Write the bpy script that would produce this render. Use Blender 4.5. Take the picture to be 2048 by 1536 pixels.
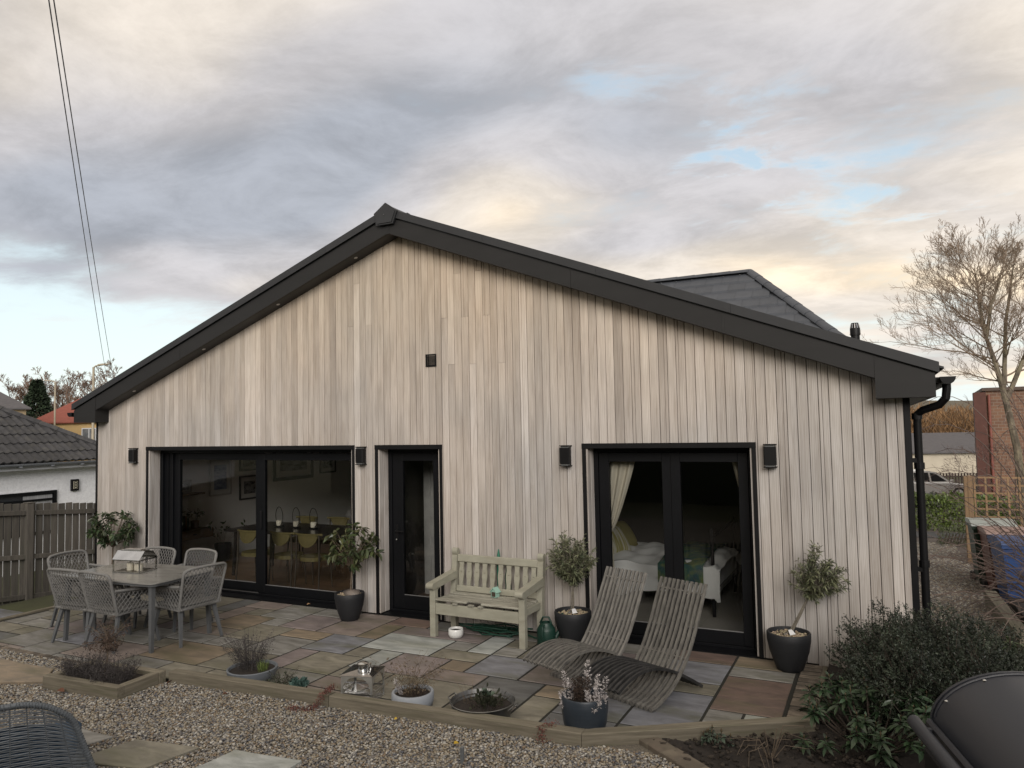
import bpy, math, random
import numpy as np
from mathutils import Vector, Matrix

for o in list(bpy.data.objects):
    bpy.data.objects.remove(o)
SC = bpy.context.scene
COL = SC.collection
R = math.radians

# ------------------------------------------------------------------ camera
cd = bpy.data.cameras.new("camera")
cam = bpy.data.objects.new("camera", cd)
COL.objects.link(cam)
cd.sensor_width = 36.0
cd.lens = 26.0
cd.clip_start = 0.05
cd.clip_end = 3000
cr = Vector((0.89697382, 0.44163249, -0.01996754))
cu = Vector((0.04252617, -0.04123878, 0.9982439))
cw = Vector((-0.44003351, 0.89624779, 0.05577105))
mw = Matrix(((cr.x, cu.x, -cw.x, 11.252), (cr.y, cu.y, -cw.y, -7.752), (cr.z, cu.z, -cw.z, 2.351), (0, 0, 0, 1)))
cam.matrix_world = mw
SC.camera = cam

# ------------------------------------------------------------------ world, sun, exposure
SUN_EL, SUN_AZ = 21.0, 152.0         # the low soft evening light comes from behind the camera (azimuth from +Y, clockwise)
world = bpy.data.worlds.new("World")
SC.world = world
world.use_nodes = True
wt = world.node_tree
wt.nodes.clear()
def wn(t, **k):
    n = wt.nodes.new(t)
    for a, b in k.items():
        setattr(n, a, b)
    return n
def wl(a, b):
    wt.links.new(a, b)
def wmath(op, a, b=None, clamp=False):
    n = wn('ShaderNodeMath', operation=op, use_clamp=clamp)
    for i, v in enumerate((a, b)):
        if v is None: continue
        if isinstance(v, (int, float)): n.inputs[i].default_value = v
        else: wl(v, n.inputs[i])
    return n.outputs[0]
def wramp(fac, stops, interp='EASE'):
    n = wn('ShaderNodeValToRGB')
    n.color_ramp.interpolation = interp
    els = n.color_ramp.elements
    while len(els) < len(stops): els.new(0.5)
    for e, (p, c) in zip(els, stops):
        e.position = p
        e.color = (c, c, c, 1) if isinstance(c, (int, float)) else (*c, 1)
    wl(fac, n.inputs[0])
    return n.outputs[0]
sky = wn('ShaderNodeTexSky', sky_type='NISHITA')
sky.sun_disc = False
sky.sun_elevation = R(SUN_EL)
sky.sun_rotation = R(SUN_AZ)
sky.air_density = 1.2
sky.dust_density = 1.5
tc = wn('ShaderNodeTexCoord')
sep = wn('ShaderNodeSeparateXYZ'); wl(tc.outputs['Generated'], sep.inputs[0])
dz = wmath('MAXIMUM', sep.outputs[2], 0.0)
den = wmath('ADD', dz, 0.14)
comb = wn('ShaderNodeCombineXYZ')
wl(wmath('DIVIDE', sep.outputs[0], den), comb.inputs[0])
wl(wmath('DIVIDE', sep.outputs[1], den), comb.inputs[1])
mp = wn('ShaderNodeMapping'); wl(comb.outputs[0], mp.inputs[0])
mp.inputs['Location'].default_value = (CLOUD_OFF := (3.1, 7.4, 0.0))
mp.inputs['Rotation'].default_value = (0, 0, R(-12))
mp.inputs['Scale'].default_value = (0.62, 0.8, 1.0)
def wnoise(vec, scale, detail, rough=0.55, dist=0.0):
    n = wn('ShaderNodeTexNoise')
    n.inputs['Scale'].default_value = scale
    n.inputs['Detail'].default_value = detail
    n.inputs['Roughness'].default_value = rough
    n.inputs['Distortion'].default_value = dist
    wl(vec, n.inputs['Vector'])
    return n.outputs[0]
n1 = wnoise(mp.outputs[0], 0.95, 9, 0.52, 0.25)
n2 = wnoise(mp.outputs[0], 0.55, 3, 0.5, 0.1)
n3 = wnoise(mp.outputs[0], 3.0, 9, 0.66, 0.35)
# direction of a spot in the sky (azimuth from +Y clockwise, elevation), used for the breaks and glows seen in the evening sky
def wspot(az, el, tight, squash=1.0):
    v = wn('ShaderNodeCombineXYZ')
    a_, e_ = R(az), R(el)
    v.inputs[0].default_value, v.inputs[1].default_value, v.inputs[2].default_value = math.sin(a_) * math.cos(e_), math.cos(a_) * math.cos(e_), math.sin(e_)
    dd = wn('ShaderNodeVectorMath', operation='SUBTRACT'); wl(tc.outputs['Generated'], dd.inputs[0]); wl(v.outputs[0], dd.inputs[1])
    sc = wn('ShaderNodeVectorMath', operation='MULTIPLY'); wl(dd.outputs[0], sc.inputs[0]); sc.inputs[1].default_value = (1, 1, squash)
    ln_ = wn('ShaderNodeVectorMath', operation='DOT_PRODUCT'); wl(sc.outputs[0], ln_.inputs[0]); wl(sc.outputs[0], ln_.inputs[1])
    return wmath('POWER', 2.718, wmath('MULTIPLY', ln_.outputs['Value'], -tight))
def wsum(base, terms):
    for t_, k_ in terms: base = wmath('ADD', base, wmath('MULTIPLY', t_, k_))
    return base
cover = wmath('ADD', wmath('MULTIPLY', n1, 0.66), wmath('MULTIPLY', n3, 0.40))
cover = wmath('ADD', cover, wramp(dz, [(0.0, 0.0), (0.06, 0.04), (0.14, 0.12), (0.24, 0.15), (1.0, 0.15)]))
n4 = wramp(wnoise(mp.outputs[0], 4.2, 10, 0.62, 0.45), [(0.44, 0.0), (0.72, 1.0)])
rag = lambda s_: wmath('MULTIPLY', s_, n4)
cover = wsum(cover, [(wspot(-59, 3.6, 10, 2.5), -0.36), (rag(wspot(-8.5, 18.5, 110, 1.0)), -0.30), (rag(wspot(-17.0, 26, 160)), -0.16), (rag(wspot(5, 30, 60)), -0.34), (rag(wspot(5, 14.5, 70, 2.2)), -0.24), (wspot(-42, 20, 14), 0.07)])
mask = wramp(cover, [(0.46, 0.0), (0.64, 1.0)])
n2b = wsum(n2, [(wspot(-27, 18.0, 60, 1.6), 0.21), (wspot(-56, 27, 26), 0.03), (wspot(-15, 7, 16, 1.6), 0.06), (wspot(-50, 14, 20, 1.3), -0.10), (wspot(-30, 25, 22), -0.06)])
# colour of the cloud: grey lilac body, peach where the low light reaches it
tone = wramp(n2b, [(0.36, (0.268, 0.284, 0.318)), (0.46, (0.386, 0.376, 0.386)), (0.55, (0.515, 0.47, 0.42)), (0.66, (0.76, 0.62, 0.44))])
tex = wramp(n3, [(0.28, 0.80), (0.72, 1.24)])
cm = wn('ShaderNodeMix', data_type='RGBA', blend_type='MULTIPLY')
cm.inputs[0].default_value = 0.9
wl(tone, cm.inputs[6]); wl(tex, cm.inputs[7])
edge = wramp(cover, [(0.48, (1.28, 1.25, 1.2)), (0.64, (1.0, 1.0, 1.0))])
ce = wn('ShaderNodeMix', data_type='RGBA', blend_type='MULTIPLY')
ce.inputs[0].default_value = 1.0
wl(cm.outputs[2], ce.inputs[6]); wl(edge, ce.inputs[7])
bg_sky = wn('ShaderNodeBackground'); bg_sky.inputs[1].default_value = 0.073
hz = wn('ShaderNodeMix', data_type='RGBA'); hz.inputs[7].default_value = (7.4, 8.3, 8.5, 1)
wl(wramp(dz, [(0.0, 0.8), (0.12, 0.66), (0.3, 0.34), (1.0, 0.2)]), hz.inputs[0])
wl(sky.outputs[0], hz.inputs[6]); wl(hz.outputs[2], bg_sky.inputs[0])
bg_cl = wn('ShaderNodeBackground'); bg_cl.inputs[1].default_value = 0.85
wl(ce.outputs[2], bg_cl.inputs[0])
ms = wn('ShaderNodeMixShader')
wl(mask, ms.inputs[0]); wl(bg_sky.outputs[0], ms.inputs[1]); wl(bg_cl.outputs[0], ms.inputs[2])
wo = wn('ShaderNodeOutputWorld'); wl(ms.outputs[0], wo.inputs[0])

sl = bpy.data.lights.new("sun", 'SUN')
sl.energy = 1.5
sl.angle = R(34)
sl.color = (1.0, 0.945, 0.89)
sun = bpy.data.objects.new("sun", sl)
COL.objects.link(sun)
_d = Vector((math.sin(R(SUN_AZ)) * math.cos(R(SUN_EL)), math.cos(R(SUN_AZ)) * math.cos(R(SUN_EL)), math.sin(R(SUN_EL))))
sun.rotation_euler = _d.to_track_quat('Z', 'Y').to_euler()

SC.view_settings.view_transform = 'Standard'
SC.view_settings.look = 'None'
SC.view_settings.gamma = 1.0
SC.view_settings.use_curve_mapping = False
SC.view_settings.exposure = 0.90
SC.render.engine = 'CYCLES'
SC.cycles.max_bounces = 8
SC.cycles.transparent_max_bounces = 16

# ------------------------------------------------------------------ helpers
random.seed(7)
RNG = np.random.default_rng(7)

class MB:
    """collects shapes; build() links them as one mesh object"""
    def __init__(s, M=None):
        s.v = []; s.f = []; s.M = M
    def add(s, vs, fs):
        o = len(s.v)
        if s.M is not None:
            vs = [tuple(s.M @ Vector(p)) for p in vs]
        s.v.extend(vs)
        s.f.extend([tuple(i + o for i in f) for f in fs])
        return s
    def box(s, x0, x1, y0, y1, z0, z1, c=0.0, M=None):
        if x1 < x0: x0, x1 = x1, x0
        if y1 < y0: y0, y1 = y1, y0
        if z1 < z0: z0, z1 = z1, z0
        if c <= 0:
            vs = [(x, y, z) for z in (z0, z1) for y in (y0, y1) for x in (x0, x1)]
            fs = [(0, 2, 3, 1), (4, 5, 7, 6), (0, 1, 5, 4), (2, 6, 7, 3), (0, 4, 6, 2), (1, 3, 7, 5)]
        else:
            c = min(c, (x1 - x0) * .45, (y1 - y0) * .45, (z1 - z0) * .45)
            vs = []; idx = {}
            for ix, x in enumerate((x0, x1)):
                for iy, y in enumerate((y0, y1)):
                    for iz, z in enumerate((z0, z1)):
                        sx, sy, sz = (c if ix == 0 else -c), (c if iy == 0 else -c), (c if iz == 0 else -c)
                        for a, p in enumerate(((x, y + sy, z + sz), (x + sx, y, z + sz), (x + sx, y + sy, z))):
                            idx[(ix, iy, iz, a)] = len(vs); vs.append(p)
            I = lambda *k: idx[k]
            fs = []
            for i in (0, 1):
                q = [I(i, 0, 0, 0), I(i, 1, 0, 0), I(i, 1, 1, 0), I(i, 0, 1, 0)]; fs.append(q[::-1] if i == 0 else q)
                q = [I(0, i, 0, 1), I(1, i, 0, 1), I(1, i, 1, 1), I(0, i, 1, 1)]; fs.append(q if i == 0 else q[::-1])
                q = [I(0, 0, i, 2), I(1, 0, i, 2), I(1, 1, i, 2), I(0, 1, i, 2)]; fs.append(q[::-1] if i == 0 else q)
            for i in (0, 1):
                for j in (0, 1):
                    fs.append((I(i, j, 0, 0), I(i, j, 1, 0), I(i, j, 1, 1), I(i, j, 0, 1)))
                    fs.append((I(i, 0, j, 0), I(i, 1, j, 0), I(i, 1, j, 2), I(i, 0, j, 2)))
                    fs.append((I(0, i, j, 1), I(1, i, j, 1), I(1, i, j, 2), I(0, i, j, 2)))
                    for k in (0, 1):
                        fs.append((I(i, j, k, 0), I(i, j, k, 1), I(i, j, k, 2)))
        if M is not None:
            vs = [tuple(M @ Vector(p)) for p in vs]
        return s.add(vs, fs)
    def bar(s, a, b, w, h, up=(0, 0, 1), c=0.0, w2=None, h2=None):
        """box beam from a to b, w across, h along up"""
        a = Vector(a); b = Vector(b); d = (b - a); L = d.length; d.normalize()
        u = Vector(up); x = d.cross(u)
        if x.length < 1e-5: x = d.cross(Vector((1, 0, 0)))
        x.normalize(); u = x.cross(d)
        w2 = w if w2 is None else w2; h2 = h if h2 is None else h2
        if c > 0 and w2 == w and h2 == h:
            Mx = Matrix((( x.x, d.x, u.x, a.x), (x.y, d.y, u.y, a.y), (x.z, d.z, u.z, a.z), (0, 0, 0, 1)))
            return s.box(-w / 2, w / 2, 0, L, -h / 2, h / 2, c, Mx)
        vs = []
        for p, ww, hh in ((a, w, h), (b, w2, h2)):
            for sx, su in ((-1, -1), (1, -1), (1, 1), (-1, 1)):
                vs.append(tuple(p + x * (sx * ww / 2) + u * (su * hh / 2)))
        return s.add(vs, [(3, 2, 1, 0), (4, 5, 6, 7), (0, 1, 5, 4), (1, 2, 6, 5), (2, 3, 7, 6), (3, 0, 4, 7)])
    def tube(s, pts, r, n=6, cap=True, closed=False):
        pts = [Vector(p) for p in pts]; m = len(pts)
        rs = r if isinstance(r, (list, tuple)) else [r] * m
        vs = []; fs = []
        prev = None
        for i, p in enumerate(pts):
            if closed: t = pts[(i + 1) % m] - pts[(i - 1) % m]
            else: t = pts[min(i + 1, m - 1)] - pts[max(i - 1, 0)]
            if t.length < 1e-9: t = Vector((0, 0, 1))
            t.normalize()
            if prev is None:
                x = t.cross(Vector((0, 0, 1)))
                if x.length < 1e-3: x = t.cross(Vector((1, 0, 0)))
            else:
                x = prev - t * prev.dot(t)
                if x.length < 1e-6: x = t.orthogonal()
            x.normalize(); prev = x; y = t.cross(x)
            for k in range(n):
                a = 2 * math.pi * k / n
                vs.append(tuple(p + x * (rs[i] * math.cos(a)) + y * (rs[i] * math.sin(a))))
        for i in range(m - (0 if closed else 1)):
            j = (i + 1) % m
            for k in range(n):
                fs.append((i * n + k, i * n + (k + 1) % n, j * n + (k + 1) % n, j * n + k))
        if cap and not closed:
            fs.append(tuple(range(n))[::-1]); fs.append(tuple(range((m - 1) * n, m * n)))
        return s.add(vs, fs)
    def lathe(s, prof, n=24, c=(0, 0, 0), close_top=False, close_bot=True):
        vs = []; fs = []; m = len(prof)
        for r, z in prof:
            for k in range(n):
                a = 2 * math.pi * k / n
                vs.append((c[0] + r * math.cos(a), c[1] + r * math.sin(a), c[2] + z))
        for i in range(m - 1):
            for k in range(n):
                fs.append((i * n + k, i * n + (k + 1) % n, (i + 1) * n + (k + 1) % n, (i + 1) * n + k))
        if close_bot: fs.append(tuple(range(n))[::-1])
        if close_top: fs.append(tuple(range((m - 1) * n, m * n)))
        return s.add(vs, fs)
    def prism(s, poly, a, b, axis='y'):
        """polygon in the two other axes, pushed from a to b along axis"""
        def P(p, d):
            return {'y': (p[0], d, p[1]), 'x': (d, p[0], p[1]), 'z': (p[0], p[1], d)}[axis]
        n = len(poly)
        vs = [P(p, a) for p in poly] + [P(p, b) for p in poly]
        fs = [tuple(range(n)), tuple(range(2 * n - 1, n - 1, -1))]
        fs += [(i, i + n, (i + 1) % n + n, (i + 1) % n) for i in range(n)]
        return s.add(vs, fs)
    def quad(s, *p):
        return s.add(list(p), [tuple(range(len(p)))])
    def build(s, name, mat, parent=None, smooth=30, loc=None, fix=True):
        me = bpy.data.meshes.new(name)
        me.from_pydata(s.v, [], s.f)
        if fix:
            import bmesh
            bm = bmesh.new(); bm.from_mesh(me)
            bmesh.ops.recalc_face_normals(bm, faces=bm.faces)
            bm.to_mesh(me); bm.free()
        return link(name, me, mat, parent, smooth, loc)

def link(name, me, mat, parent=None, smooth=30, loc=None):
    if smooth:
        me.shade_smooth()
        me.set_sharp_from_angle(angle=R(smooth))
    if mat is not None and not me.materials:
        me.materials.append(mat)
    o = bpy.data.objects.new(name, me)
    COL.objects.link(o)
    if parent is not None: o.parent = parent
    if loc is not None: o.location = loc
    return o

def inst(src, name=None, parent=None, loc=(0, 0, 0), rot=(0, 0, 0), scale=None):
    o = src.copy(); COL.objects.link(o)
    if name: o.name = name
    o.parent = parent
    o.location = loc; o.rotation_euler = rot
    if scale: o.scale = scale
    return o

def npmesh(name, V, F, mat, parent=None, smooth=False):
    """V (n,3), F (m,k) arrays -> one mesh object"""
    V = np.ascontiguousarray(V, dtype=np.float32); F = np.ascontiguousarray(F, dtype=np.int32)
    me = bpy.data.meshes.new(name)
    k = F.shape[1]
    me.vertices.add(len(V)); me.vertices.foreach_set('co', V.ravel())
    me.loops.add(F.size); me.loops.foreach_set('vertex_index', F.ravel())
    me.polygons.add(len(F)); me.polygons.foreach_set('loop_start', np.arange(0, F.size, k, dtype=np.int32))
    me.update(calc_edges=True); me.validate()
    if smooth: me.shade_smooth()
    return link(name, me, mat, parent, 0)

def thing(name, label, cat, loc=(0, 0, 0), rz=0.0, group=None):
    o = bpy.data.objects.new(name, None)
    o.empty_display_size = 0.1
    COL.objects.link(o)
    o.location = loc; o.rotation_euler = (0, 0, rz)
    return tag(o, label, cat, group)

def tag(o, label=None, cat=None, group=None, kind=None):
    if label: o['label'] = label
    if cat: o['category'] = cat
    if group: o['group'] = group
    if kind: o['kind'] = kind
    return o

def copy_tree(o, parent=None):
    c = o.copy(); COL.objects.link(c); c.parent = parent
    for ch in list(o.children):
        if ch is not c: copy_tree(ch, c)
    return c

def norm(a):
    return a / np.maximum(np.linalg.norm(a, axis=-1, keepdims=True), 1e-9)

def leaves(P, D, L, Wd, rng, fold=0.25, six=False, up=None, droop=0.0):
    """leaf blades: base points P, directions D, lengths L, widths Wd -> V, F (quads). six: folded blade of two quads"""
    n = len(P); D = norm(D)
    N = rng.normal(size=(n, 3)) * 0.7 + (np.array([0, 0, 1.0]) if up is None else up)
    S = norm(np.cross(D, N)); N = norm(np.cross(S, D))
    L = np.broadcast_to(np.asarray(L, float), (n,))[:, None]; Wd = np.broadcast_to(np.asarray(Wd, float), (n,))[:, None]
    dr = np.array([0, 0, -1.0]) * droop * L
    if not six:
        V = np.stack([P, P + D * L * .45 + S * Wd / 2 + N * L * .05, P + D * L + dr, P + D * L * .45 - S * Wd / 2 + N * L * .05], 1)
        F = np.arange(n * 4).reshape(n, 4)
    else:
        lift = N * Wd * fold
        V = np.stack([P, P + D * L * .3 + S * Wd * .42 + lift, P + D * L * .65 + S * Wd * .45 + lift + dr * .4, P + D * L + dr,
                      P + D * L * .65 - S * Wd * .45 + lift + dr * .4, P + D * L * .3 - S * Wd * .42 + lift, P + D * L * .5 + dr * .25], 1)
        b = np.arange(n)[:, None] * 7
        F = np.concatenate([b + np.array([[0, 1, 2, 6]]), b + np.array([[6, 2, 3, 4]]), b + np.array([[6, 4, 5, 0]])], 0)
    return V.reshape(-1, 3), F

def sph(n, rng):
    return norm(rng.normal(size=(n, 3)))

# ------------------------------------------------------------------ materials
MATS = {}
def mat(name, col, rough=0.6, col2=None, scale=6.0, stretch=(1, 1, 1), detail=6, contrast=(0.3, 0.7), bump=0.0, bscale=None, metal=0.0,
        obj_rand=0.0, isl_rand=0.0, hue_rand=0.0, big=0.0, spec=0.5, world_co=False, subsurf=0.0, rough_var=0.0, dist=0.0, stain=None, coat=0.0, transl=0.0, translucent_col=None):
    m = bpy.data.materials.new(name); m.use_nodes = True
    t = m.node_tree; N = t.nodes; Lk = t.links.new
    b = N['Principled BSDF']
    b.inputs['Metallic'].default_value = metal
    b.inputs['Roughness'].default_value = rough
    b.inputs['Specular IOR Level'].default_value = spec
    if coat: b.inputs['Coat Weight'].default_value = coat
    if world_co:
        g = N.new('ShaderNodeNewGeometry'); co = g.outputs['Position']
    else:
        tcn = N.new('ShaderNodeTexCoord'); co = tcn.outputs['Object']
    mpn = N.new('ShaderNodeMapping'); mpn.inputs['Scale'].default_value = stretch
    Lk(co, mpn.inputs[0])
    oi = None
    if obj_rand or world_co is False:
        oi = N.new('ShaderNodeObjectInfo')
        ml = N.new('ShaderNodeMath'); ml.operation = 'MULTIPLY'; ml.inputs[1].default_value = 37.0
        Lk(oi.outputs['Random'], ml.inputs[0])
        cx = N.new('ShaderNodeCombineXYZ')
        for i in range(3): Lk(ml.outputs[0], cx.inputs[i])
        Lk(cx.outputs[0], mpn.inputs['Location'])
    nz = N.new('ShaderNodeTexNoise')
    nz.inputs['Scale'].default_value = scale; nz.inputs['Detail'].default_value = detail
    nz.inputs['Roughness'].default_value = 0.6; nz.inputs['Distortion'].default_value = dist
    Lk(mpn.outputs[0], nz.inputs['Vector'])
    rp = N.new('ShaderNodeValToRGB')
    rp.color_ramp.elements[0].position, rp.color_ramp.elements[1].position = contrast
    if col2 is None: col2 = tuple(c * 0.72 for c in col)
    rp.color_ramp.elements[0].color = (*col2, 1); rp.color_ramp.elements[1].color = (*col, 1)
    Lk(nz.outputs[0], rp.inputs[0])
    cur = rp.outputs[0]
    def mul(fac_socket, lo, hi):
        nonlocal cur
        mr = N.new('ShaderNodeMapRange'); mr.inputs[3].default_value = lo; mr.inputs[4].default_value = hi
        Lk(fac_socket, mr.inputs[0])
        mx = N.new('ShaderNodeMix'); mx.data_type = 'RGBA'; mx.blend_type = 'MULTIPLY'; mx.inputs[0].default_value = 1
        Lk(cur, mx.inputs[6]); Lk(mr.outputs[0], mx.inputs[7]); cur = mx.outputs[2]
    if big:
        nb = N.new('ShaderNodeTexNoise'); nb.inputs['Scale'].default_value = scale * 0.17; nb.inputs['Detail'].default_value = 4
        Lk(mpn.outputs[0], nb.inputs['Vector']); mul(nb.outputs[0], 1 - big, 1 + big)
    if stain is not None:                       # (colour, amount, scale)
        ns = N.new('ShaderNodeTexNoise'); ns.inputs['Scale'].default_value = stain[2]; ns.inputs['Detail'].default_value = 5
        Lk(mpn.outputs[0], ns.inputs['Vector'])
        rs = N.new('ShaderNodeValToRGB'); rs.color_ramp.elements[0].position = 0.5; rs.color_ramp.elements[1].position = 0.72
        rs.color_ramp.elements[1].color = (stain[1],) * 3 + (1,)
        Lk(ns.outputs[0], rs.inputs[0])
        mx = N.new('ShaderNodeMix'); mx.data_type = 'RGBA'; mx.inputs[7].default_value = (*stain[0], 1)
        Lk(rs.outputs[0], mx.inputs[0]); Lk(cur, mx.inputs[6]); cur = mx.outputs[2]
    if obj_rand: mul(oi.outputs['Random'], 1 - obj_rand, 1 + obj_rand)
    if isl_rand or hue_rand:
        gi = N.new('ShaderNodeNewGeometry')
        if isl_rand: mul(gi.outputs['Random Per Island'], 1 - isl_rand, 1 + isl_rand)
        if hue_rand:
            hs = N.new('ShaderNodeHueSaturation')
            mr = N.new('ShaderNodeMapRange'); mr.inputs[3].default_value = 0.5 - hue_rand; mr.inputs[4].default_value = 0.5 + hue_rand
            wnz = N.new('ShaderNodeTexWhiteNoise'); wnz.noise_dimensions = '1D'
            Lk(gi.outputs['Random Per Island'], wnz.inputs['W']); Lk(wnz.outputs['Value'], mr.inputs[0])
            Lk(mr.outputs[0], hs.inputs['Hue']); Lk(cur, hs.inputs['Color']); cur = hs.outputs[0]
    Lk(cur, b.inputs['Base Color'])
    if rough_var:
        mr = N.new('ShaderNodeMapRange'); mr.inputs[3].default_value = rough - rough_var; mr.inputs[4].default_value = min(1, rough + rough_var)
        Lk(nz.outputs[0], mr.inputs[0]); Lk(mr.outputs[0], b.inputs['Roughness'])
    if bump:
        src = nz.outputs[0]
        if bscale:
            n2 = N.new('ShaderNodeTexNoise'); n2.inputs['Scale'].default_value = bscale; n2.inputs['Detail'].default_value = 4
            Lk(mpn.outputs[0], n2.inputs['Vector']); src = n2.outputs[0]
        bp = N.new('ShaderNodeBump'); bp.inputs['Strength'].default_value = min(1.0, bump); bp.inputs['Distance'].default_value = 0.004 * max(1.0, bump)
        Lk(src, bp.inputs['Height']); Lk(bp.outputs[0], b.inputs['Normal'])
    if transl:
        tr = N.new('ShaderNodeBsdfTranslucent'); Lk(cur, tr.inputs[0])
        mxs = N.new('ShaderNodeMixShader'); mxs.inputs[0].default_value = transl
        Lk(b.outputs[0], mxs.inputs[1]); Lk(tr.outputs[0], mxs.inputs[2])
        Lk(mxs.outputs[0], N['Material Output'].inputs[0])
    MATS[name] = m
    return m

def glass_mat(name, tint=(0.96, 0.975, 0.97), ior=1.5, gain=1.6):
    m = bpy.data.materials.new(name); m.use_nodes = True
    t = m.node_tree; N = t.nodes; Lk = t.links.new; N.clear()
    fr = N.new('ShaderNodeFresnel'); fr.inputs[0].default_value = ior
    ml = N.new('ShaderNodeMath'); ml.operation = 'MULTIPLY'; ml.inputs[1].default_value = gain; ml.use_clamp = True
    Lk(fr.outputs[0], ml.inputs[0])
    tr = N.new('ShaderNodeBsdfTransparent'); tr.inputs[0].default_value = (*tint, 1)
    gl = N.new('ShaderNodeBsdfGlossy'); gl.inputs['Roughness'].default_value = 0.0
    mx = N.new('ShaderNodeMixShader'); Lk(ml.outputs[0], mx.inputs[0]); Lk(tr.outputs[0], mx.inputs[1]); Lk(gl.outputs[0], mx.inputs[2])
    o = N.new('ShaderNodeOutputMaterial'); Lk(mx.outputs[0], o.inputs[0])
    return m

# larch-like cladding: long vertical grain, tone differs from board to board, grey drifts and paler runs
def cladding_mat(name):
    m = bpy.data.materials.new(name); m.use_nodes = True
    t = m.node_tree; N = t.nodes; Lk = t.links.new
    b = N['Principled BSDF']; b.inputs['Roughness'].default_value = 0.72; b.inputs['Specular IOR Level'].default_value = 0.3
    g = N.new('ShaderNodeNewGeometry'); oi = N.new('ShaderNodeObjectInfo')
    off = N.new('ShaderNodeMath'); off.operation = 'MULTIPLY'; off.inputs[1].default_value = 61.0; Lk(oi.outputs['Random'], off.inputs[0])
    cx = N.new('ShaderNodeCombineXYZ'); Lk(off.outputs[0], cx.inputs[2]); Lk(off.outputs[0], cx.inputs[0])
    def noise(sc, scale, detail, dist=0.0, shift=True):
        mp_ = N.new('ShaderNodeMapping'); mp_.inputs['Scale'].default_value = sc
        Lk(g.outputs['Position'], mp_.inputs[0])
        if shift: Lk(cx.outputs[0], mp_.inputs['Location'])
        n = N.new('ShaderNodeTexNoise'); n.inputs['Scale'].default_value = scale; n.inputs['Detail'].default_value = detail
        n.inputs['Roughness'].default_value = 0.62; n.inputs['Distortion'].default_value = dist
        Lk(mp_.outputs[0], n.inputs['Vector']); return n.outputs[0]
    fine = noise((60, 60, 1.6), 1.0, 6, 0.3)
    flame = noise((16, 16, 1.1), 1.0, 3, 1.6)
    drift = noise((2.2, 2.2, 0.55), 1.0, 4)
    wash = noise((0.5, 0.5, 0.32), 1.0, 3, 0.0, False)
    def ramp(s, stops):
        r = N.new('ShaderNodeValToRGB'); e = r.color_ramp.elements
        while len(e) < len(stops): e.new(0.5)
        for el, (p, c) in zip(e, stops): el.position = p; el.color = (*c, 1)
        Lk(s, r.inputs[0]); return r.outputs[0]
    def mix(a, b_, f, mode='MIX'):
        x = N.new('ShaderNodeMix'); x.data_type = 'RGBA'; x.blend_type = mode
        if isinstance(f, float): x.inputs[0].default_value = f
        else: Lk(f, x.inputs[0])
        Lk(a, x.inputs[6]); Lk(b_, x.inputs[7]); return x.outputs[2]
    base = ramp(drift, [(0.28, (0.36, 0.336, 0.316)), (0.5, (0.47, 0.443, 0.42)), (0.72, (0.57, 0.553, 0.54))])
    gr = ramp(fine, [(0.3, (0.74, 0.72, 0.70)), (0.55, (1.0, 1.0, 1.0)), (0.8, (1.06, 1.06, 1.06))])
    fl = ramp(flame, [(0.40, (0.80, 0.775, 0.74)), (0.5, (1.0, 1.0, 1.0)), (0.62, (0.93, 0.92, 0.9))])
    c = mix(base, gr, 0.8, 'MULTIPLY'); c = mix(c, fl, 0.45, 'MULTIPLY')
    wmp = N.new('ShaderNodeMapping'); wmp.inputs['Scale'].default_value = (9, 9, 0.75); Lk(g.outputs['Position'], wmp.inputs[0]); Lk(cx.outputs[0], wmp.inputs['Location'])
    wv_ = N.new('ShaderNodeTexWave'); wv_.bands_direction = 'X'; wv_.inputs['Scale'].default_value = 2.2; wv_.inputs['Distortion'].default_value = 9.0; wv_.inputs['Detail'].default_value = 2.0; wv_.inputs['Detail Scale'].default_value = 0.6
    Lk(wmp.outputs[0], wv_.inputs['Vector'])
    wr_ = ramp(wv_.outputs['Fac'], [(0.0, (0.74, 0.71, 0.68)), (0.4, (1.0, 1.0, 1.0)), (1.0, (1.05, 1.05, 1.05))]); c = mix(c, wr_, 0.6, 'MULTIPLY')
    ws = ramp(wash, [(0.35, (0.90, 0.92, 0.94)), (0.65, (1.06, 1.02, 0.98))]); c = mix(c, ws, 1.0, 'MULTIPLY')
    # tone of each board
    tn = ramp(oi.outputs['Random'], [(0.0, (0.80, 0.785, 0.77)), (0.2, (0.94, 0.93, 0.92)), (0.6, (1.0, 0.99, 0.975)), (0.88, (1.06, 1.06, 1.06)), (1.0, (1.2, 1.21, 1.22))])
    c = mix(c, tn, 1.0, 'MULTIPLY')
    # the timber turns towards a honey colour higher up the gable
    sx = N.new('ShaderNodeSeparateXYZ'); Lk(g.outputs['Position'], sx.inputs[0])
    ad = N.new('ShaderNodeMath'); ad.operation = 'MULTIPLY_ADD'; ad.inputs[1].default_value = 1.3; Lk(drift, ad.inputs[0]); Lk(sx.outputs[2], ad.inputs[2])
    wr = N.new('ShaderNodeMapRange'); wr.inputs[1].default_value = 2.6; wr.inputs[2].default_value = 5.2; wr.inputs[3].default_value = 0; wr.inputs[4].default_value = 0.8; wr.interpolation_type = 'SMOOTHSTEP'
    Lk(ad.outputs[0], wr.inputs[0])
    hon = N.new('ShaderNodeRGB'); hon.outputs[0].default_value = (1.12, 0.99, 0.80, 1)
    hm = mix(c, hon.outputs[0], 1.0, 'MULTIPLY'); c = mix(c, hm, wr.outputs[0])
    Lk(c, b.inputs['Base Color'])
    bp = N.new('ShaderNodeBump'); bp.inputs['Strength'].default_value = 0.35; bp.inputs['Distance'].default_value = 0.002
    Lk(fine, bp.inputs['Height']); Lk(bp.outputs[0], b.inputs['Normal'])
    return m

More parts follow.
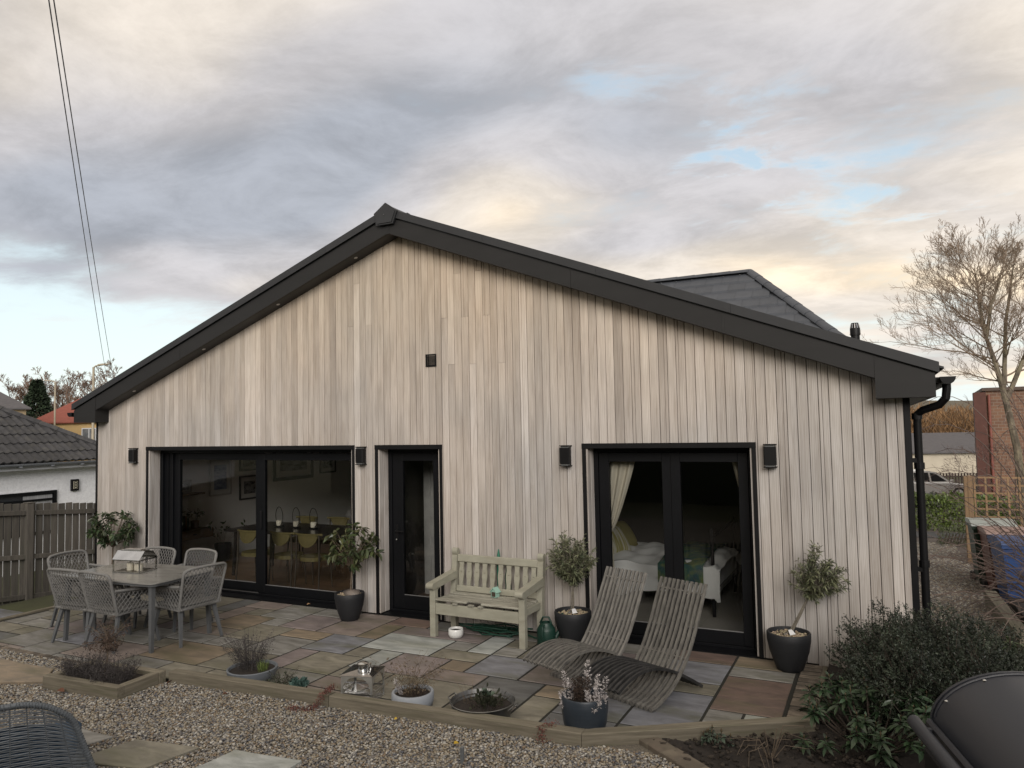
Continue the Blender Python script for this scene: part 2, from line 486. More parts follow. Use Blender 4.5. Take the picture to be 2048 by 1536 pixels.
CLAD = cladding_mat('weathered_cladding')
BLACK = mat('black_powder_coat', (0.006, 0.006, 0.007), 0.5, (0.0045, 0.0045, 0.005), scale=3, rough_var=0.06, spec=0.25)
FRAME = mat('window_aluminium', (0.004, 0.0045, 0.006), 0.5, (0.003, 0.0035, 0.0045), scale=3, rough_var=0.05, spec=0.22)
FASCIA = mat('anthracite_fascia', (0.0195, 0.019, 0.0188), 0.55, (0.015, 0.0147, 0.0145), scale=2.0, stretch=(1, 1, 4), bump=0.05, rough_var=0.08, big=0.2, spec=0.3)
VERGE = mat('anthracite_verge', (0.030, 0.031, 0.033), 0.55, (0.023, 0.024, 0.026), scale=3, rough_var=0.1, spec=0.35)
GLASS = glass_mat('clear_glass')
GLASS2 = glass_mat('thin_glass', (0.98, 0.98, 0.98), 1.45, 1.0)
# ================================================================== the timber-clad house
W_R = 11.49                     # gable runs from x = 0 to x = 11.49 on the plane y = 0
XA, ZA = 5.87, 4.78             # apex of the soffit line
SLL, SLR = 0.3685, 0.383
OV = -0.22                      # overhang of the verge
def soff(x): return ZA - (XA - x) * SLL if x < XA else ZA - (x - XA) * SLR
OPEN = [(1.17, 5.144), (5.479, 6.475), (8.304, 10.15)]
ZH = 2.13
house = thing('timber_clad_house', 'single storey house with silvered vertical timber gable and black roof trim', 'house')
DARKWALL = mat('breather_membrane', (0.05, 0.044, 0.038), 0.9)
PLASTER = mat('interior_plaster', (0.80, 0.80, 0.78), 0.85, (0.76, 0.76, 0.74), scale=2, big=0.05)
CEIL = mat('interior_ceiling', (0.85, 0.85, 0.83), 0.9, (0.66, 0.66, 0.64), scale=2)
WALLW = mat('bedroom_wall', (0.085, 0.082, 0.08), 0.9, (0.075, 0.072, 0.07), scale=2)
OAK = mat('oak_floor', (0.24, 0.14, 0.075), 0.35, (0.16, 0.09, 0.045), scale=4, stretch=(1, 8, 1), obj_rand=0.18, bump=0.1)
CARPET = mat('carpet', (0.32, 0.30, 0.26), 0.95, (0.27, 0.25, 0.22), scale=60, bump=0.3)

# gable wall: dark membrane behind the boards, with the three openings cut out
m = MB()
zt = lambda x: soff(x) + 0.05
xs = [0.02] + [v for o in OPEN for v in o] + [W_R - 0.02]
for i in range(0, len(xs) - 1):
    a, b_ = xs[i], xs[i + 1]
    z0 = 0.02 if i % 2 == 0 else ZH
    pts = [(a, z0), (b_, z0), (b_, zt(b_))]
    if a < XA < b_: pts.append((XA, zt(XA)))
    pts.append((a, zt(a)))
    m.prism(pts, 0.026, 0.19)
wall = m.build('gable_wall', DARKWALL, house)

# cladding boards, one by one; a few columns are two lengths end to end
SPLICE = [(5.225, 4.246), (5.133, 3.688), (5.426, 3.689), (6.509, 3.684), (6.703, 4.217), (6.792, 3.675), (6.998, 4.22), (7.083, 3.672), (6.6, 3.107), (6.887, 3.098), (7.276, 3.091)]
rb = random.Random(3)
PITCH = 0.0965
nb = int(W_R / PITCH)
xe = 0.012
k = 0
while xe < W_R - 0.02:
    w = PITCH + rb.uniform(-0.006, 0.006)
    x0, x1 = xe, min(xe + w, W_R - 0.012)
    if W_R - 0.012 - x1 < 0.05: x1 = W_R - 0.012
    xe = x1
    g = 0.0024
    # clip against openings
    segs = []
    pieces = [(x0 + g, x1 - g, None)]
    for (oa, ob) in OPEN:
        nx = []
        for (p, q, o_) in pieces:
            if q <= oa or p >= ob or o_ is not None: nx.append((p, q, o_)); continue
            if p < oa: nx.append((p, oa, None))
            nx.append((max(p, oa), min(q, ob), 1))
            if q > ob: nx.append((ob, q, None))
        pieces = nx
    base = 0.012 if x0 < 10.62 else -0.09
    for (p, q, o_) in pieces:
        if q - p < 0.008: continue
        zb = base if o_ is None else ZH + 0.002
        if o_ is None or True:
            ztop = min(soff(p), soff(q)) + 0.04
            cuts = [zb, ztop]
            for (sx, sz) in SPLICE:
                if p <= sx <= q and zb + 0.3 < sz < ztop - 0.1: cuts.insert(1, sz)
            for z0, z1 in zip(cuts[:-1], cuts[1:]):
                yo = rb.uniform(-0.0018, 0.0018)
                b = MB()
                grooved = rb.random() < 0.16 and q - p > 0.08
                if grooved:
                    xm = p + (q - p) * rb.choice((0.28, 0.34, 0.66))
                    b.prism([(p, .0235), (p, .004 + yo), (p + .0035, yo), (xm - .0045, yo), (xm, .010), (xm + .0045, yo), (q - .0035, yo), (q, .004 + yo), (q, .0235)], z0 + 0.001, z1 - 0.001, 'z')
                else:
                    b.prism([(p, .0235), (p, .004 + yo), (p + .0035, yo), (q - .0035, yo), (q, .004 + yo), (q, .0235)], z0 + 0.001, z1 - 0.001, 'z')
                b.build('cladding_board', CLAD, wall, smooth=0, fix=True)
                k += 1
# reveal boards on the left jambs (the camera side of each opening)
for (oa, ob) in OPEN:
    for y0, y1 in ((0.004, 0.098), (0.102, 0.196)):
        MB().box(oa + 0.036, oa + 0.056, y0, y1, 0.015, ZH - 0.052, 0.003).build('cladding_board', CLAD, wall, smooth=0)
        MB().box(ob - 0.056, ob - 0.036, y0, y1, 0.015, ZH - 0.052, 0.003).build('cladding_board', CLAD, wall, smooth=0)

# black flashings round the openings
for (oa, ob) in OPEN:
    m = MB()
    m.box(oa - 0.004, oa + 0.036, -0.012, 0.19, 0.004, ZH, 0.002)
    m.box(ob - 0.036, ob + 0.004, -0.012, 0.19, 0.004, ZH, 0.002)
    m.box(oa - 0.006, ob + 0.006, -0.015, 0.20, ZH - 0.052, ZH + 0.004, 0.002)
    m.build('opening_trim', BLACK, house, smooth=0)
# corner trims
MB().box(-0.03, 0.010, -0.006, 0.10, -0.25, soff(0) + .03, 0.003).build('corner_trim', BLACK, house, smooth=0)
MB().box(W_R - 0.010, W_R + 0.045, -0.006, 0.10, -0.25, soff(W_R) + .03, 0.003).build('corner_trim', BLACK, house, smooth=0)
MB().box(0.0, W_R, 0.03, 0.18, -0.3, 0.0).build('plinth', DARKWALL, house, smooth=0)

# other outside walls, floors, ceilings, partitions
m = MB()
m.box(-0.0, 0.2, 0.19, 9.0, -0.6, 2.6); m.box(W_R - 0.2, W_R, 0.19, 9.0, -0.6, 2.6); m.box(0.0, W_R, 9.0, 9.2, -0.6, 2.6)
m.build('outer_wall', mat('render_white', (0.6, 0.6, 0.58), 0.9), house, smooth=0)
MB().box(0.2, 1.6, 0.19, 8.98, 2.36, 2.44).box(3.4, 5.3, 0.19, 8.98, 2.36, 2.44).box(1.6, 3.4, 0.19, 2.2, 2.36, 2.44).box(1.6, 3.4, 4.4, 8.98, 2.36, 2.44).box(5.4, 6.95, 0.19, 8.98, 2.36, 2.44).box(7.05, W_R - .2, 0.19, 8.98, 2.36, 2.44).build('ceiling', CEIL, house, smooth=0)
m = MB(); m.box(0.204, 0.225, 0.20, 8.98, 0.0, 2.36); m.box(5.3, 5.4, 0.20, 8.98, 0.0, 2.36); m.box(0.226, 5.3, 6.5, 6.6, 0.0, 2.36)
m.build('interior_wall', PLASTER, house, smooth=0)
m = MB(); m.box(6.95, 7.05, 0.20, 8.98, 0.0, 2.36); m.box(7.05, W_R - .2, 4.2, 4.3, 0.0, 2.36)
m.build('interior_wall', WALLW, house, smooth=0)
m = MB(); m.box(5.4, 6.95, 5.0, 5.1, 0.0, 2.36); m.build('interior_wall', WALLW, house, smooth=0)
MB().box(5.401, 5.415, 0.29, 4.99, 0.02, 2.35).build('hall_shade_sheet', mat('hall_shade_tone', (.035, .03, .026), .6), house, smooth=0)  # shade put in as a dark sheet over the hall side of the partition
fl = MB().box(0.225, 6.95, 0.27, 6.5, -0.25, 0.015).build('interior_floor', mat('floor_base', (0.1, 0.06, 0.03), 0.6), house, smooth=0)
for i in range(24):
    for j in range(3):
        y0 = 0.28 + i * 0.16
        off = (i * 0.37) % 1.0
        xa_, xb_ = 0.24 + (j - off) * 2.4, 0.24 + (j + 1 - off) * 2.4
        xa_, xb_ = max(xa_, 0.24), min(xb_, 5.29)
        if xb_ - xa_ < 0.1: continue
        MB().box(xa_ + .002, xb_ - .002, y0 + .0015, y0 + .1585, 0.016, 0.026).build('plank', OAK, fl, smooth=0)
MB().box(7.06, W_R - 0.2, 0.27, 4.2, -0.25, 0.02).build('carpet_floor', CARPET, house, smooth=0)
# threshold slab under the glazing
for xa_, xb_ in ((1.2, 5.12), (5.5, 6.45), (8.33, 10.12)): MB().box(xa_, xb_, 0.02, 0.30, -0.2, 0.006).build('threshold', FRAME, house, smooth=0)

# ---- glazing
def leaf(parent, x0, x1, z0, z1, yb, st=0.10, bot=0.115, top=0.10, d=0.06):
    f = MB()
    f.box(x0, x0 + st, yb, yb + d, z0, z1, 0.003); f.box(x1 - st, x1, yb, yb + d, z0, z1, 0.003)
    f.box(x0 + st, x1 - st, yb + .001, yb + d - .001, z0, z0 + bot, 0.003); f.box(x0 + st, x1 - st, yb + .001, yb + d - .001, z1 - top, z1, 0.003)
    o = f.build('door_leaf', FRAME, parent, smooth=0)
    MB().quad((x0 + st - .005, yb + d * .5, z0 + bot - .005), (x1 - st + .005, yb + d * .5, z0 + bot - .005), (x1 - st + .005, yb + d * .5, z1 - top + .005), (x0 + st - .005, yb + d * .5, z1 - top + .005)).build('pane', GLASS, o, smooth=0, fix=False)
    MB().box(x0 + st, x1 - st, yb + d * .5 - .012, yb + d * .5 - .004, z0 + bot, z0 + bot + .008).build('spacer_bar', mat('spacer', (0.2, 0.2, 0.2), 0.4) if 'spacer' not in MATS else MATS['spacer'], o, smooth=0)
    return o
def outer_frame(parent, x0, x1, z1, yb, w=0.05, d=0.13):
    f = MB(); f.box(x0, x0 + w, yb, yb + d, 0.006, z1, .003); f.box(x1 - w, x1, yb, yb + d, 0.006, z1, .003)
    f.box(x0 + w, x1 - w, yb + .002, yb + d, z1 - w, z1, .003); f.box(x0 + w, x1 - w, yb + .002, yb + d, 0.006, 0.04, .003)
    return f.build('door_frame', FRAME, parent, smooth=0)
Z1 = ZH - 0.052
fr = outer_frame(house, 1.226, 5.088, Z1, 0.196)
leaf(house, 1.45, 3.26, 0.045, Z1 - .055, 0.27, st=0.115)
leaf(house, 3.255, 5.04, 0.045, Z1 - .055, 0.205, st=0.125)
MB().box(1.27, 1.45, 0.24, 0.32, 0.04, Z1 - .05, .003).box(1.36, 1.375, 0.228, 0.245, 0.04, Z1 - .05).build('fixed_jamb', FRAME, house, smooth=0)
MB().box(1.3, 3.26, 0.205, 0.212, 0.040, 0.052).build('slide_rail', mat('rail_alu', (0.45, 0.45, 0.46), 0.35, metal=1.0), house, smooth=0)
hd = MB().box(3.3, 3.335, 0.185, 0.205, 0.95, 1.2, .004).build('pull_handle', BLACK, house)
fr2 = outer_frame(house, 5.535, 6.42, Z1, 0.196)
lf = leaf(house, 5.59, 6.365, 0.045, Z1 - .055, 0.21, st=0.155, bot=0.17)
h = MB(); h.box(5.64, 5.675, 0.198, 0.21, 0.88, 1.10, .003); h.tube([(5.657, 0.20, 1.03), (5.657, 0.165, 1.03), (5.675, 0.155, 1.03), (5.79, 0.155, 1.025)], 0.009, 8); h.build('lever_handle', BLACK, lf)
MB().lathe([(0.008, 0), (0.008, 0.006)], 10).build('key_cylinder', mat('steel_key', (0.6, 0.6, 0.58), 0.3, metal=1.0), lf, loc=(5.657, 0.196, 0.92)).rotation_euler = (R(90), 0, 0)
fr3 = outer_frame(house, 8.36, 10.094, Z1, 0.196)
leaf(house, 8.415, 9.25, 0.045, Z1 - .055, 0.21, st=0.115, bot=0.13)
lf = leaf(house, 9.236, 10.04, 0.045, Z1 - .055, 0.195, st=0.10, bot=0.13)

# ---- roof
YB = 9.3
XL, XR_ = -0.25, 11.74
def band(sgn, off0, off1, y0, y1, xin=None, xout=None):
    """sloping strip between two heights above the soffit line on one side of the ridge"""
    xo = (XL if sgn < 0 else XR_) if xout is None else xout
    xi = XA if xin is None else xin
    return [(xo, soff(xo) + off0), (xi, soff(xi) + off0), (xi, soff(xi) + off1), (xo, soff(xo) + off1)], y0, y1
SOFF = mat('black_soffit', (0.011, 0.011, 0.012), 0.55, (0.016, 0.016, 0.017), scale=4)
for s in (-1, 1):
    # soffit under the verge
    p, a, b_ = band(s, 0.0, 0.02, OV + 0.03, 0.03, xout=(0.27 if s < 0 else 11.26)); MB().prism(p, a, b_).build('soffit', SOFF, house, smooth=0)
    # barge board in two lengths, with a strap over the joint
    xo = 0.275 if s < 0 else 11.255
    joints = [xo, 2.15, XA] if s < 0 else [XA, 8.3, 9.92, xo]
    for q0, q1 in zip(joints[:-1], joints[1:]):
        q0, q1 = (q0 + .0015, q1 - .0015)
        MB().prism([(q0, soff(q0)), (q1, soff(q1)), (q1, soff(q1) + .20), (q0, soff(q0) + .20)], OV - 0.008, OV + 0.03).build('barge_board', FASCIA, house, smooth=0)
    for jx in (joints[1:-1] if s > 0 else joints[1:-1]):
        if jx == 8.3: continue
        MB().prism([(jx - .012, soff(jx) - .004), (jx + .012, soff(jx) - .004), (jx + .012, soff(jx) + .19), (jx - .012, soff(jx) + .19)], OV - 0.011, OV).build('joint_strap', FASCIA, house, smooth=0)
    # recessed shadow strip, then the dry verge on top
    xo = XL if s < 0 else XR_
    p, a, b_ = band(s, 0.20, 0.235, OV + 0.004, OV + 0.05); MB().prism(p, a, b_).build('underlay_strip', SOFF, house, smooth=0)
    vj = [xo, 1.2, 2.55, 3.75, 4.9, XA] if s < 0 else [XA, 7.22, 8.6, 10.0, xo]
    ve = 0.03
    vj[0 if s < 0 else -1] = xo + (-ve if s < 0 else ve)
    for q0, q1 in zip(vj[:-1], vj[1:]):
        m = MB(); q1b = q1 - .002
        m.prism([(q0, soff(q0) + .225), (q1b, soff(q1b) + .225), (q1b, soff(q1b) + .315), (q0, soff(q0) + .315)], OV - 0.034, OV + 0.05)
        m.prism([(q0, soff(q0) + .221), (q1b, soff(q1b) + .221), (q1b, soff(q1b) + .231), (q0, soff(q0) + .231)], OV - 0.036, OV - .02)
        m.build('dry_verge', VERGE, house, smooth=0)
    # roof body and tile courses
    m = MB()
    if s < 0:       # an unseen rooflight, added to brighten the dining room, is cut out here
        for args in ((OV + .06, 2.2, None, None), (4.4, YB, None, None), (2.2, 4.4, None, 1.6), (2.2, 4.4, 3.4, None)):
            p, a, b_ = band(s, 0.06, 0.26, args[0], args[1], xin=args[3], xout=args[2]); m.prism(p, a, b_)
        for q in (1.6, 3.36): MB().prism([(q, 2.44), (q + .04, 2.44), (q + .04, soff(q) + .06), (q, soff(q) + .06)], 2.2, 4.4).build('added_light_shaft', CEIL, house, smooth=0)
        for yq in (2.16, 4.4): MB().prism([(1.6, 2.44), (3.4, 2.44), (3.4, soff(3.4) + .06), (1.6, soff(1.6) + .06)], yq, yq + .04).build('added_light_shaft', CEIL, house, smooth=0)
        rl = MB().quad((1.6, 2.2, soff(1.6) + .22), (3.4, 2.2, soff(3.4) + .22), (3.4, 4.4, soff(3.4) + .22), (1.6, 4.4, soff(1.6) + .22)).build('added_rooflight_pane', GLASS, house, smooth=0, fix=False)
    else:
        p, a, b_ = band(s, 0.06, 0.26, OV + 0.06, YB); m.prism(p, a, b_)
    m.build('roof_slope', SOFF, house, smooth=0)
    m = MB(); ncs = 17
    run = abs(XA - xo) + .04
    for i in range(ncs):
        u0 = i / ncs * run; u1 = (i + 1) / ncs * run + .03
        q0, q1 = XA + s * u0, XA + s * u1
        yr = [(OV + .052, 2.2), (4.4, YB + .02)] if (s < 0 and q1 < 3.55 and q0 > 1.45) else [(OV + .052, YB + .02)]
        for ya_, yb_ in yr: m.prism([(q0, soff(q0) + .262), (q1, soff(q1) + .272), (q1, soff(q1) + .292), (q0, soff(q0) + .282)], ya_, yb_)
    m.build('roof_tiles', VERGE, house, smooth=0)
    # boxed eave end
    bx0, bx1 = (-0.25, 0.275) if s < 0 else (11.255, 11.735)
    m = MB(); m.prism([(bx0, 2.53), (bx1, 2.53), (bx1, soff(bx1) + .2), (bx0, soff(bx0) + .2)], OV - 0.012, 0.05); m.build('box_end', FASCIA, house, smooth=0)
    # fascia board and soffit along the eaves
    xf = XL if s < 0 else 11.735
    m = MB(); m.box(min(xf, xf - s * .03), max(xf, xf - s * .03), 0.052, YB, 2.53, soff(xf) + .2)
    xw = 0.0 if s < 0 else W_R
    m.box(min(xf - s * .03, xw), max(xf - s * .03, xw), 0.052, YB, 2.535, 2.55); m.build('eaves_fascia', SOFF, house, smooth=0)
    # half-round gutter
    gx = -0.335 if s < 0 else 11.83
    gz0 = soff(xf) + 0.17
    m = MB(); prof = []
    for i in range(9):
        t_ = math.pi + math.pi * i / 8; prof.append((gx + .062 * math.cos(t_), gz0 + .068 * math.sin(t_)))
    inner = [(gx + .056 * math.cos(math.pi + math.pi * i / 8), gz0 + .062 * math.sin(math.pi + math.pi * i / 8)) for i in range(8, -1, -1)]
    for i in range(8):
        a_, b1 = prof[i], prof[i + 1]; c_, d_ = inner[8 - i], inner[7 - i]
        m.prism([a_, b1, d_, c_], OV - 0.02, YB)
    m.prism(prof, OV - 0.028, OV - 0.02)
    gut = m.build('gutter', BLACK, house, smooth=0)
    MB().box(min(gx + .06, xf) if s < 0 else xf, xf if s < 0 else max(xf, gx - .04), OV + .05, OV + .07, gz0 - .05, gz0 + .0).build('gutter_bracket', BLACK, house, smooth=0)
# ridge: capping run plus five-sided end cap
m = MB(); zr = ZA + 0.30
ridge = [(XA - .14, zr - .045), (XA, zr + .06), (XA + .14, zr - .045), (XA + .12, zr - .075), (XA, zr + .02), (XA - .12, zr - .075)]
m.prism(ridge[:3] + [(XA + .13, zr - .06), (XA - .13, zr - .06)], OV + .0, YB)
for i in range(22):
    y = OV + 0.42 + i * .42
    m.prism([(XA - .15, zr - .045), (XA, zr + .072), (XA + .15, zr - .045), (XA + .14, zr - .07), (XA - .14, zr - .07)], y, y + .05)
m.build('ridge_capping', VERGE, house, smooth=0)
m = MB(); ec = [(XA - .175, zr - .045), (XA, zr + .075), (XA + .175, zr - .045), (XA + .11, zr - .20), (XA - .14, zr - .20)]
m.prism(ec, OV - .06, OV - .03); ei = [(XA + (p[0] - XA) * .86, zr - .07 + (p[1] - zr + .07) * .86) for p in ec]; m.prism(ei, OV - .072, OV - .055)
ecap = m.build('ridge_end_cap', VERGE, house, smooth=0)
MB().lathe([(.006, 0), (.006, .004)], 8).build('screw', MATS['spacer'], ecap, loc=(XA - .01, OV - .078, zr - .08))
MB().box(XA - .02, XA + .02, OV - .012, OV, ZA - .01, ZA + .19).build('joint_strap', FASCIA, house, smooth=0)
# soffit downlights
STEEL = mat('brushed_steel', (0.62, 0.62, 0.62), 0.3, (0.5, 0.5, 0.5), metal=1.0, scale=30, stretch=(1, 1, 8))
for x in (5.28, 3.95, 2.52, 1.02):
    o = MB().lathe([(0.018, 0), (0.024, 0.003), (0.024, .010)], 16).build('downlight', STEEL, house, loc=(x, -.11, soff(x) - .004)); o.rotation_euler = (0, -math.atan(SLL), 0)
    MB().lathe([(0.015, 0), (0.015, 0.003)], 12).build('lens', mat('lens', (.5, .5, .48), .3) if 'lens' not in MATS else MATS['lens'], o, loc=(0, 0, -.003))
# louvred vent
v = MB(); x0, x1, z0, z1 = 6.262, 6.414, 3.094, 3.251
v.box(x0, x1, -.012, .01, z0, z0 + .016); v.box(x0, x1, -.012, .01, z1 - .016, z1); v.box(x0, x0 + .016, -.0115, .01, z0 + .016, z1 - .016); v.box(x1 - .016, x1, -.0115, .01, z0 + .016, z1 - .016); v.box(x0, x1, .002, .008, z0, z1)
vent = v.build('air_vent', BLACK, house, smooth=0)
for i in range(9):
    zc = z0 + .022 + i * .0135
    MB().bar((x0 + .016, -.004, zc), (x1 - .016, -.004, zc), .014, .002, up=(0, -.7, .7)).build('louvre', BLACK, vent, smooth=0)
# rainwater pipe on the right corner
p = MB()
p.tube([(11.83, -.06, soff(11.735) + .12), (11.83, -.06, 2.60), (11.82, -.055, 2.52), (11.77, -.01, 2.46), (11.64, 0.08, 2.415), (11.598, .11, 2.38), (11.592, .12, 2.30), (11.592, .12, -.2)], .036, 12)
for z in (2.36, 1.9, 1.0, .25): p.tube([(11.592, .12, z - .03), (11.592, .12, z + .03)], .045, 12)
for z in (1.95, .95): p.box(11.5, 11.6, .09, .15, z - .02, z + .02)
p.build('downpipe', BLACK, house)
# black flue behind the eaves
fl_ = thing('roof_flue', 'short black metal flue pipe with slotted cowl behind the right eaves', 'flue', (10.99, 6.0, 3.15))
MB().lathe([(.07, 0), (.07, .66)], 16).build('pipe', BLACK, fl_)
c_ = MB().lathe([(.07, .60), (.08, .605), (.08, .72), (.055, .815), (.0, .82)], 16).build('cowl', BLACK, fl_)
for i in range(12):
    a = 2 * math.pi * i / 12
    MB().bar((.079 * math.cos(a), .079 * math.sin(a), .725), (.062 * math.cos(a), .062 * math.sin(a), .80), .010, .004, up=(math.cos(a), math.sin(a), 0)).build('slot', STEEL, c_, smooth=0)

# ---- wall lights
def wall_light(x, label):
    t = thing('wall_light', label, 'light', (x, -.002, 1.885), 0, 'black up-and-down wall lights')
    m = MB(); m.prism([(-.048, -.095), (.048, -.095), (.058, -.085), (.058, -.03), (.048, -.02), (-.048, -.02), (-.058, -.03), (-.058, -.085)], .025, .205, 'z'); m.build('body', BLACK, t, smooth=0)
    for z in (0.0, .222):
        m = MB(); m.prism([(-.05, -.1), (.05, -.1), (.06, -.09), (.06, -.0), (-.06, -.0), (-.06, -.09)], z, z + .009, 'z'); m.build('end_plate', BLACK, t, smooth=0)
        m = MB(); m.box(-.044, .044, -.085, -.03, min(z, .205) + (.009 if z == 0 else 0), (.025 if z == 0 else z)); m.build('lens', mat('light_lens', (.14, .145, .145), .35) if 'light_lens' not in MATS else MATS['light_lens'], t, smooth=0)
    m = MB(); m.box(-.045, .045, -.02, 0, .01, .22); m.build('back_plate', BLACK, t, smooth=0)
wall_light(0.925, 'black cylinder wall light left of the wide sliding door')
wall_light(5.285, 'black wall light on the strip between sliding door and narrow door')
wall_light(8.12, 'black wall light above the olive tree, left of the bedroom doors')
wall_light(10.295, 'black wall light right of the bedroom doors')
# ================================================================== ground, patio, gravel
def sst(a, b, x):
    t = np.clip((x - a) / (b - a), 0, 1); return t * t * (3 - 2 * t)
def gh(x, y):
    """height of the ground"""
    x = np.asarray(x, float); y = np.asarray(y, float)
    z = -0.045 - 2.35 * sst(4.0, 40.0, y) - 0.33 * sst(0.4, -2.5, x) * sst(-9, -2, y) - 0.9 * sst(-6.0, -40.0, x)
    z = z + 5.0 * sst(70, 260, np.hypot(x, y)) * 0
    return z
ax = np.concatenate([-np.geomspace(2000, 14, 30), np.linspace(-12, 26, 77), np.geomspace(28, 2000, 30)])
ay = np.concatenate([-np.geomspace(2000, 22, 26), np.linspace(-20, 50, 141), np.geomspace(54, 2000, 30)])
GX, GY = np.meshgrid(ax, ay); GZ = gh(GX, GY)
V = np.stack([GX.ravel(), GY.ravel(), GZ.ravel()], 1); nx, ny = len(ax), len(ay)
I = (np.arange(ny - 1)[:, None] * nx + np.arange(nx - 1)[None]).ravel()
F = np.stack([I, I + 1, I + nx + 1, I + nx], 1)
GRASS = mat('rough_ground', (0.075, 0.085, 0.035), 0.95, (0.05, 0.05, 0.028), scale=1.4, world_co=True, big=0.3, bump=0.5, bscale=30)
tag(npmesh('ground', V, F, GRASS, smooth=True), kind='structure')

# ---- patio: bed of dark jointing and slabs laid on a 29 cm module, parallel to the house
JOINT = mat('patio_joint', (0.022, 0.020, 0.016), 0.95, (0.012, 0.013, 0.009), scale=40, world_co=True)
FRONT = [(1.16, -2.715), (5.10, -2.745), (9.20, -2.50), (10.66, -1.62)]     # front line of the patio (inner face of the sleepers)
bed = MB(); bed.prism([(1.14, 0.19), (1.14, -2.72)] + FRONT[1:] + [(10.72, -1.6), (10.72, 0.19)], -0.05, -0.0045, 'z')
patio = tag(bed.build('patio', JOINT, smooth=0), kind='structure')
def stone(name, c, c2, stain=None):
    return mat(name, c, 0.62, tuple(v * .82 for v in c2), scale=3.4, stretch=(1, 2.6, 1), detail=10, contrast=(0.36, 0.62), bump=0.45, bscale=18, big=0.30, obj_rand=0.12, rough_var=0.2, dist=.7, stain=stain or ((0.085, 0.085, 0.045), 0.7, 1.7))
ST = {
 'g': stone('slab_grey', (0.252, 0.246, 0.230), (0.174, 0.168, 0.151)),
 'b': stone('slab_blue_grey', (0.224, 0.230, 0.252), (0.168, 0.170, 0.185)),
 'o': stone('slab_olive', (0.218, 0.202, 0.160), (0.151, 0.140, 0.110)),
 't': stone('slab_tan', (0.252, 0.199, 0.140), (0.185, 0.153, 0.112)),
 'p': stone('slab_plum', (0.241, 0.202, 0.196), (0.185, 0.157, 0.151)),
 'r': stone('slab_rust', (0.185, 0.129, 0.106), (0.140, 0.103, 0.087)),
 'w': stone('slab_pale', (0.370, 0.386, 0.370), (0.280, 0.297, 0.280), ((0.168, 0.168, 0.101), 0.35, 1.6)),
 'd': stone('slab_slate', (0.151, 0.153, 0.151), (0.112, 0.112, 0.110)),
 'k': stone('slab_pink', (0.263, 0.218, 0.193), (0.202, 0.168, 0.149)),
}
def clip_poly(poly, a, b):
    """keep the part on the house side (left) of the line a->b"""
    out = []
    def sd(p): return (b[0] - a[0]) * (p[1] - a[1]) - (b[1] - a[1]) * (p[0] - a[0])
    for i in range(len(poly)):
        p, q = poly[i], poly[(i + 1) % len(poly)]; sp, sq = sd(p), sd(q)
        if sp >= 0: out.append(p)
        if sp * sq < 0:
            t = sp / (sp - sq); out.append((p[0] + t * (q[0] - p[0]), p[1] + t * (q[1] - p[1])))
    return out
def area(poly):
    return 0.5 * sum(poly[i][0] * poly[(i + 1) % len(poly)][1] - poly[(i + 1) % len(poly)][0] * poly[i][1] for i in range(len(poly)))
def slab_mesh(mb, poly, z, h, ins=0.006, jag=0.0, rng=None):
    """flagstone: riven edge, slightly rounded arris"""
    if area(poly) < 0: poly = poly[::-1]
    pts = []
    for i in range(len(poly)):
        p, q = poly[i], poly[(i + 1) % len(poly)]
        L = math.hypot(q[0] - p[0], q[1] - p[1]); n = max(1, int(L / 0.15)) if jag else 1
        for k in range(n):
            t = k / n; jx = jag * (rng.uniform(-1, 1) if k else 0.3 * rng.uniform(-1, 1)) if jag else 0
            nx_, ny_ = (q[1] - p[1]) / L, -(q[0] - p[0]) / L
            pts.append((p[0] + t * (q[0] - p[0]) - nx_ * abs(jx), p[1] + t * (q[1] - p[1]) - ny_ * abs(jx)))
    n = len(pts); cx = sum(p[0] for p in pts) / n; cy = sum(p[1] for p in pts) / n
    def shrink(p, d):
        vx, vy = cx - p[0], cy - p[1]; l = math.hypot(vx, vy) or 1
        return (p[0] + vx / l * d * 1.3, p[1] + vy / l * d * 1.3)
    vs = [(p[0], p[1], z - h) for p in pts] + [(p[0], p[1], z - ins * .8) for p in pts] + [(*shrink(p, ins), z) for p in pts]
    fs = [tuple(range(2 * n, 3 * n))]
    for i in range(n):
        j = (i + 1) % n
        fs.append((i, j, n + j, n + i)); fs.append((n + i, n + j, 2 * n + j, 2 * n + i))
    mb.add(vs, fs)
rs_ = random.Random(11)
def add_slab(poly, key, parent=patio, name='paving_slab', z=None):
    gap = 0.006
    m = MB(); slab_mesh(m, poly, rs_.uniform(-.0010, .0026) if z is None else z, 0.035, 0.005, 0.0035, rs_)
    o = m.build(name, ST[key], parent, smooth=0)
    return o
U = 0.29; X0 = 6.14; Y0 = -0.04
occ = set()
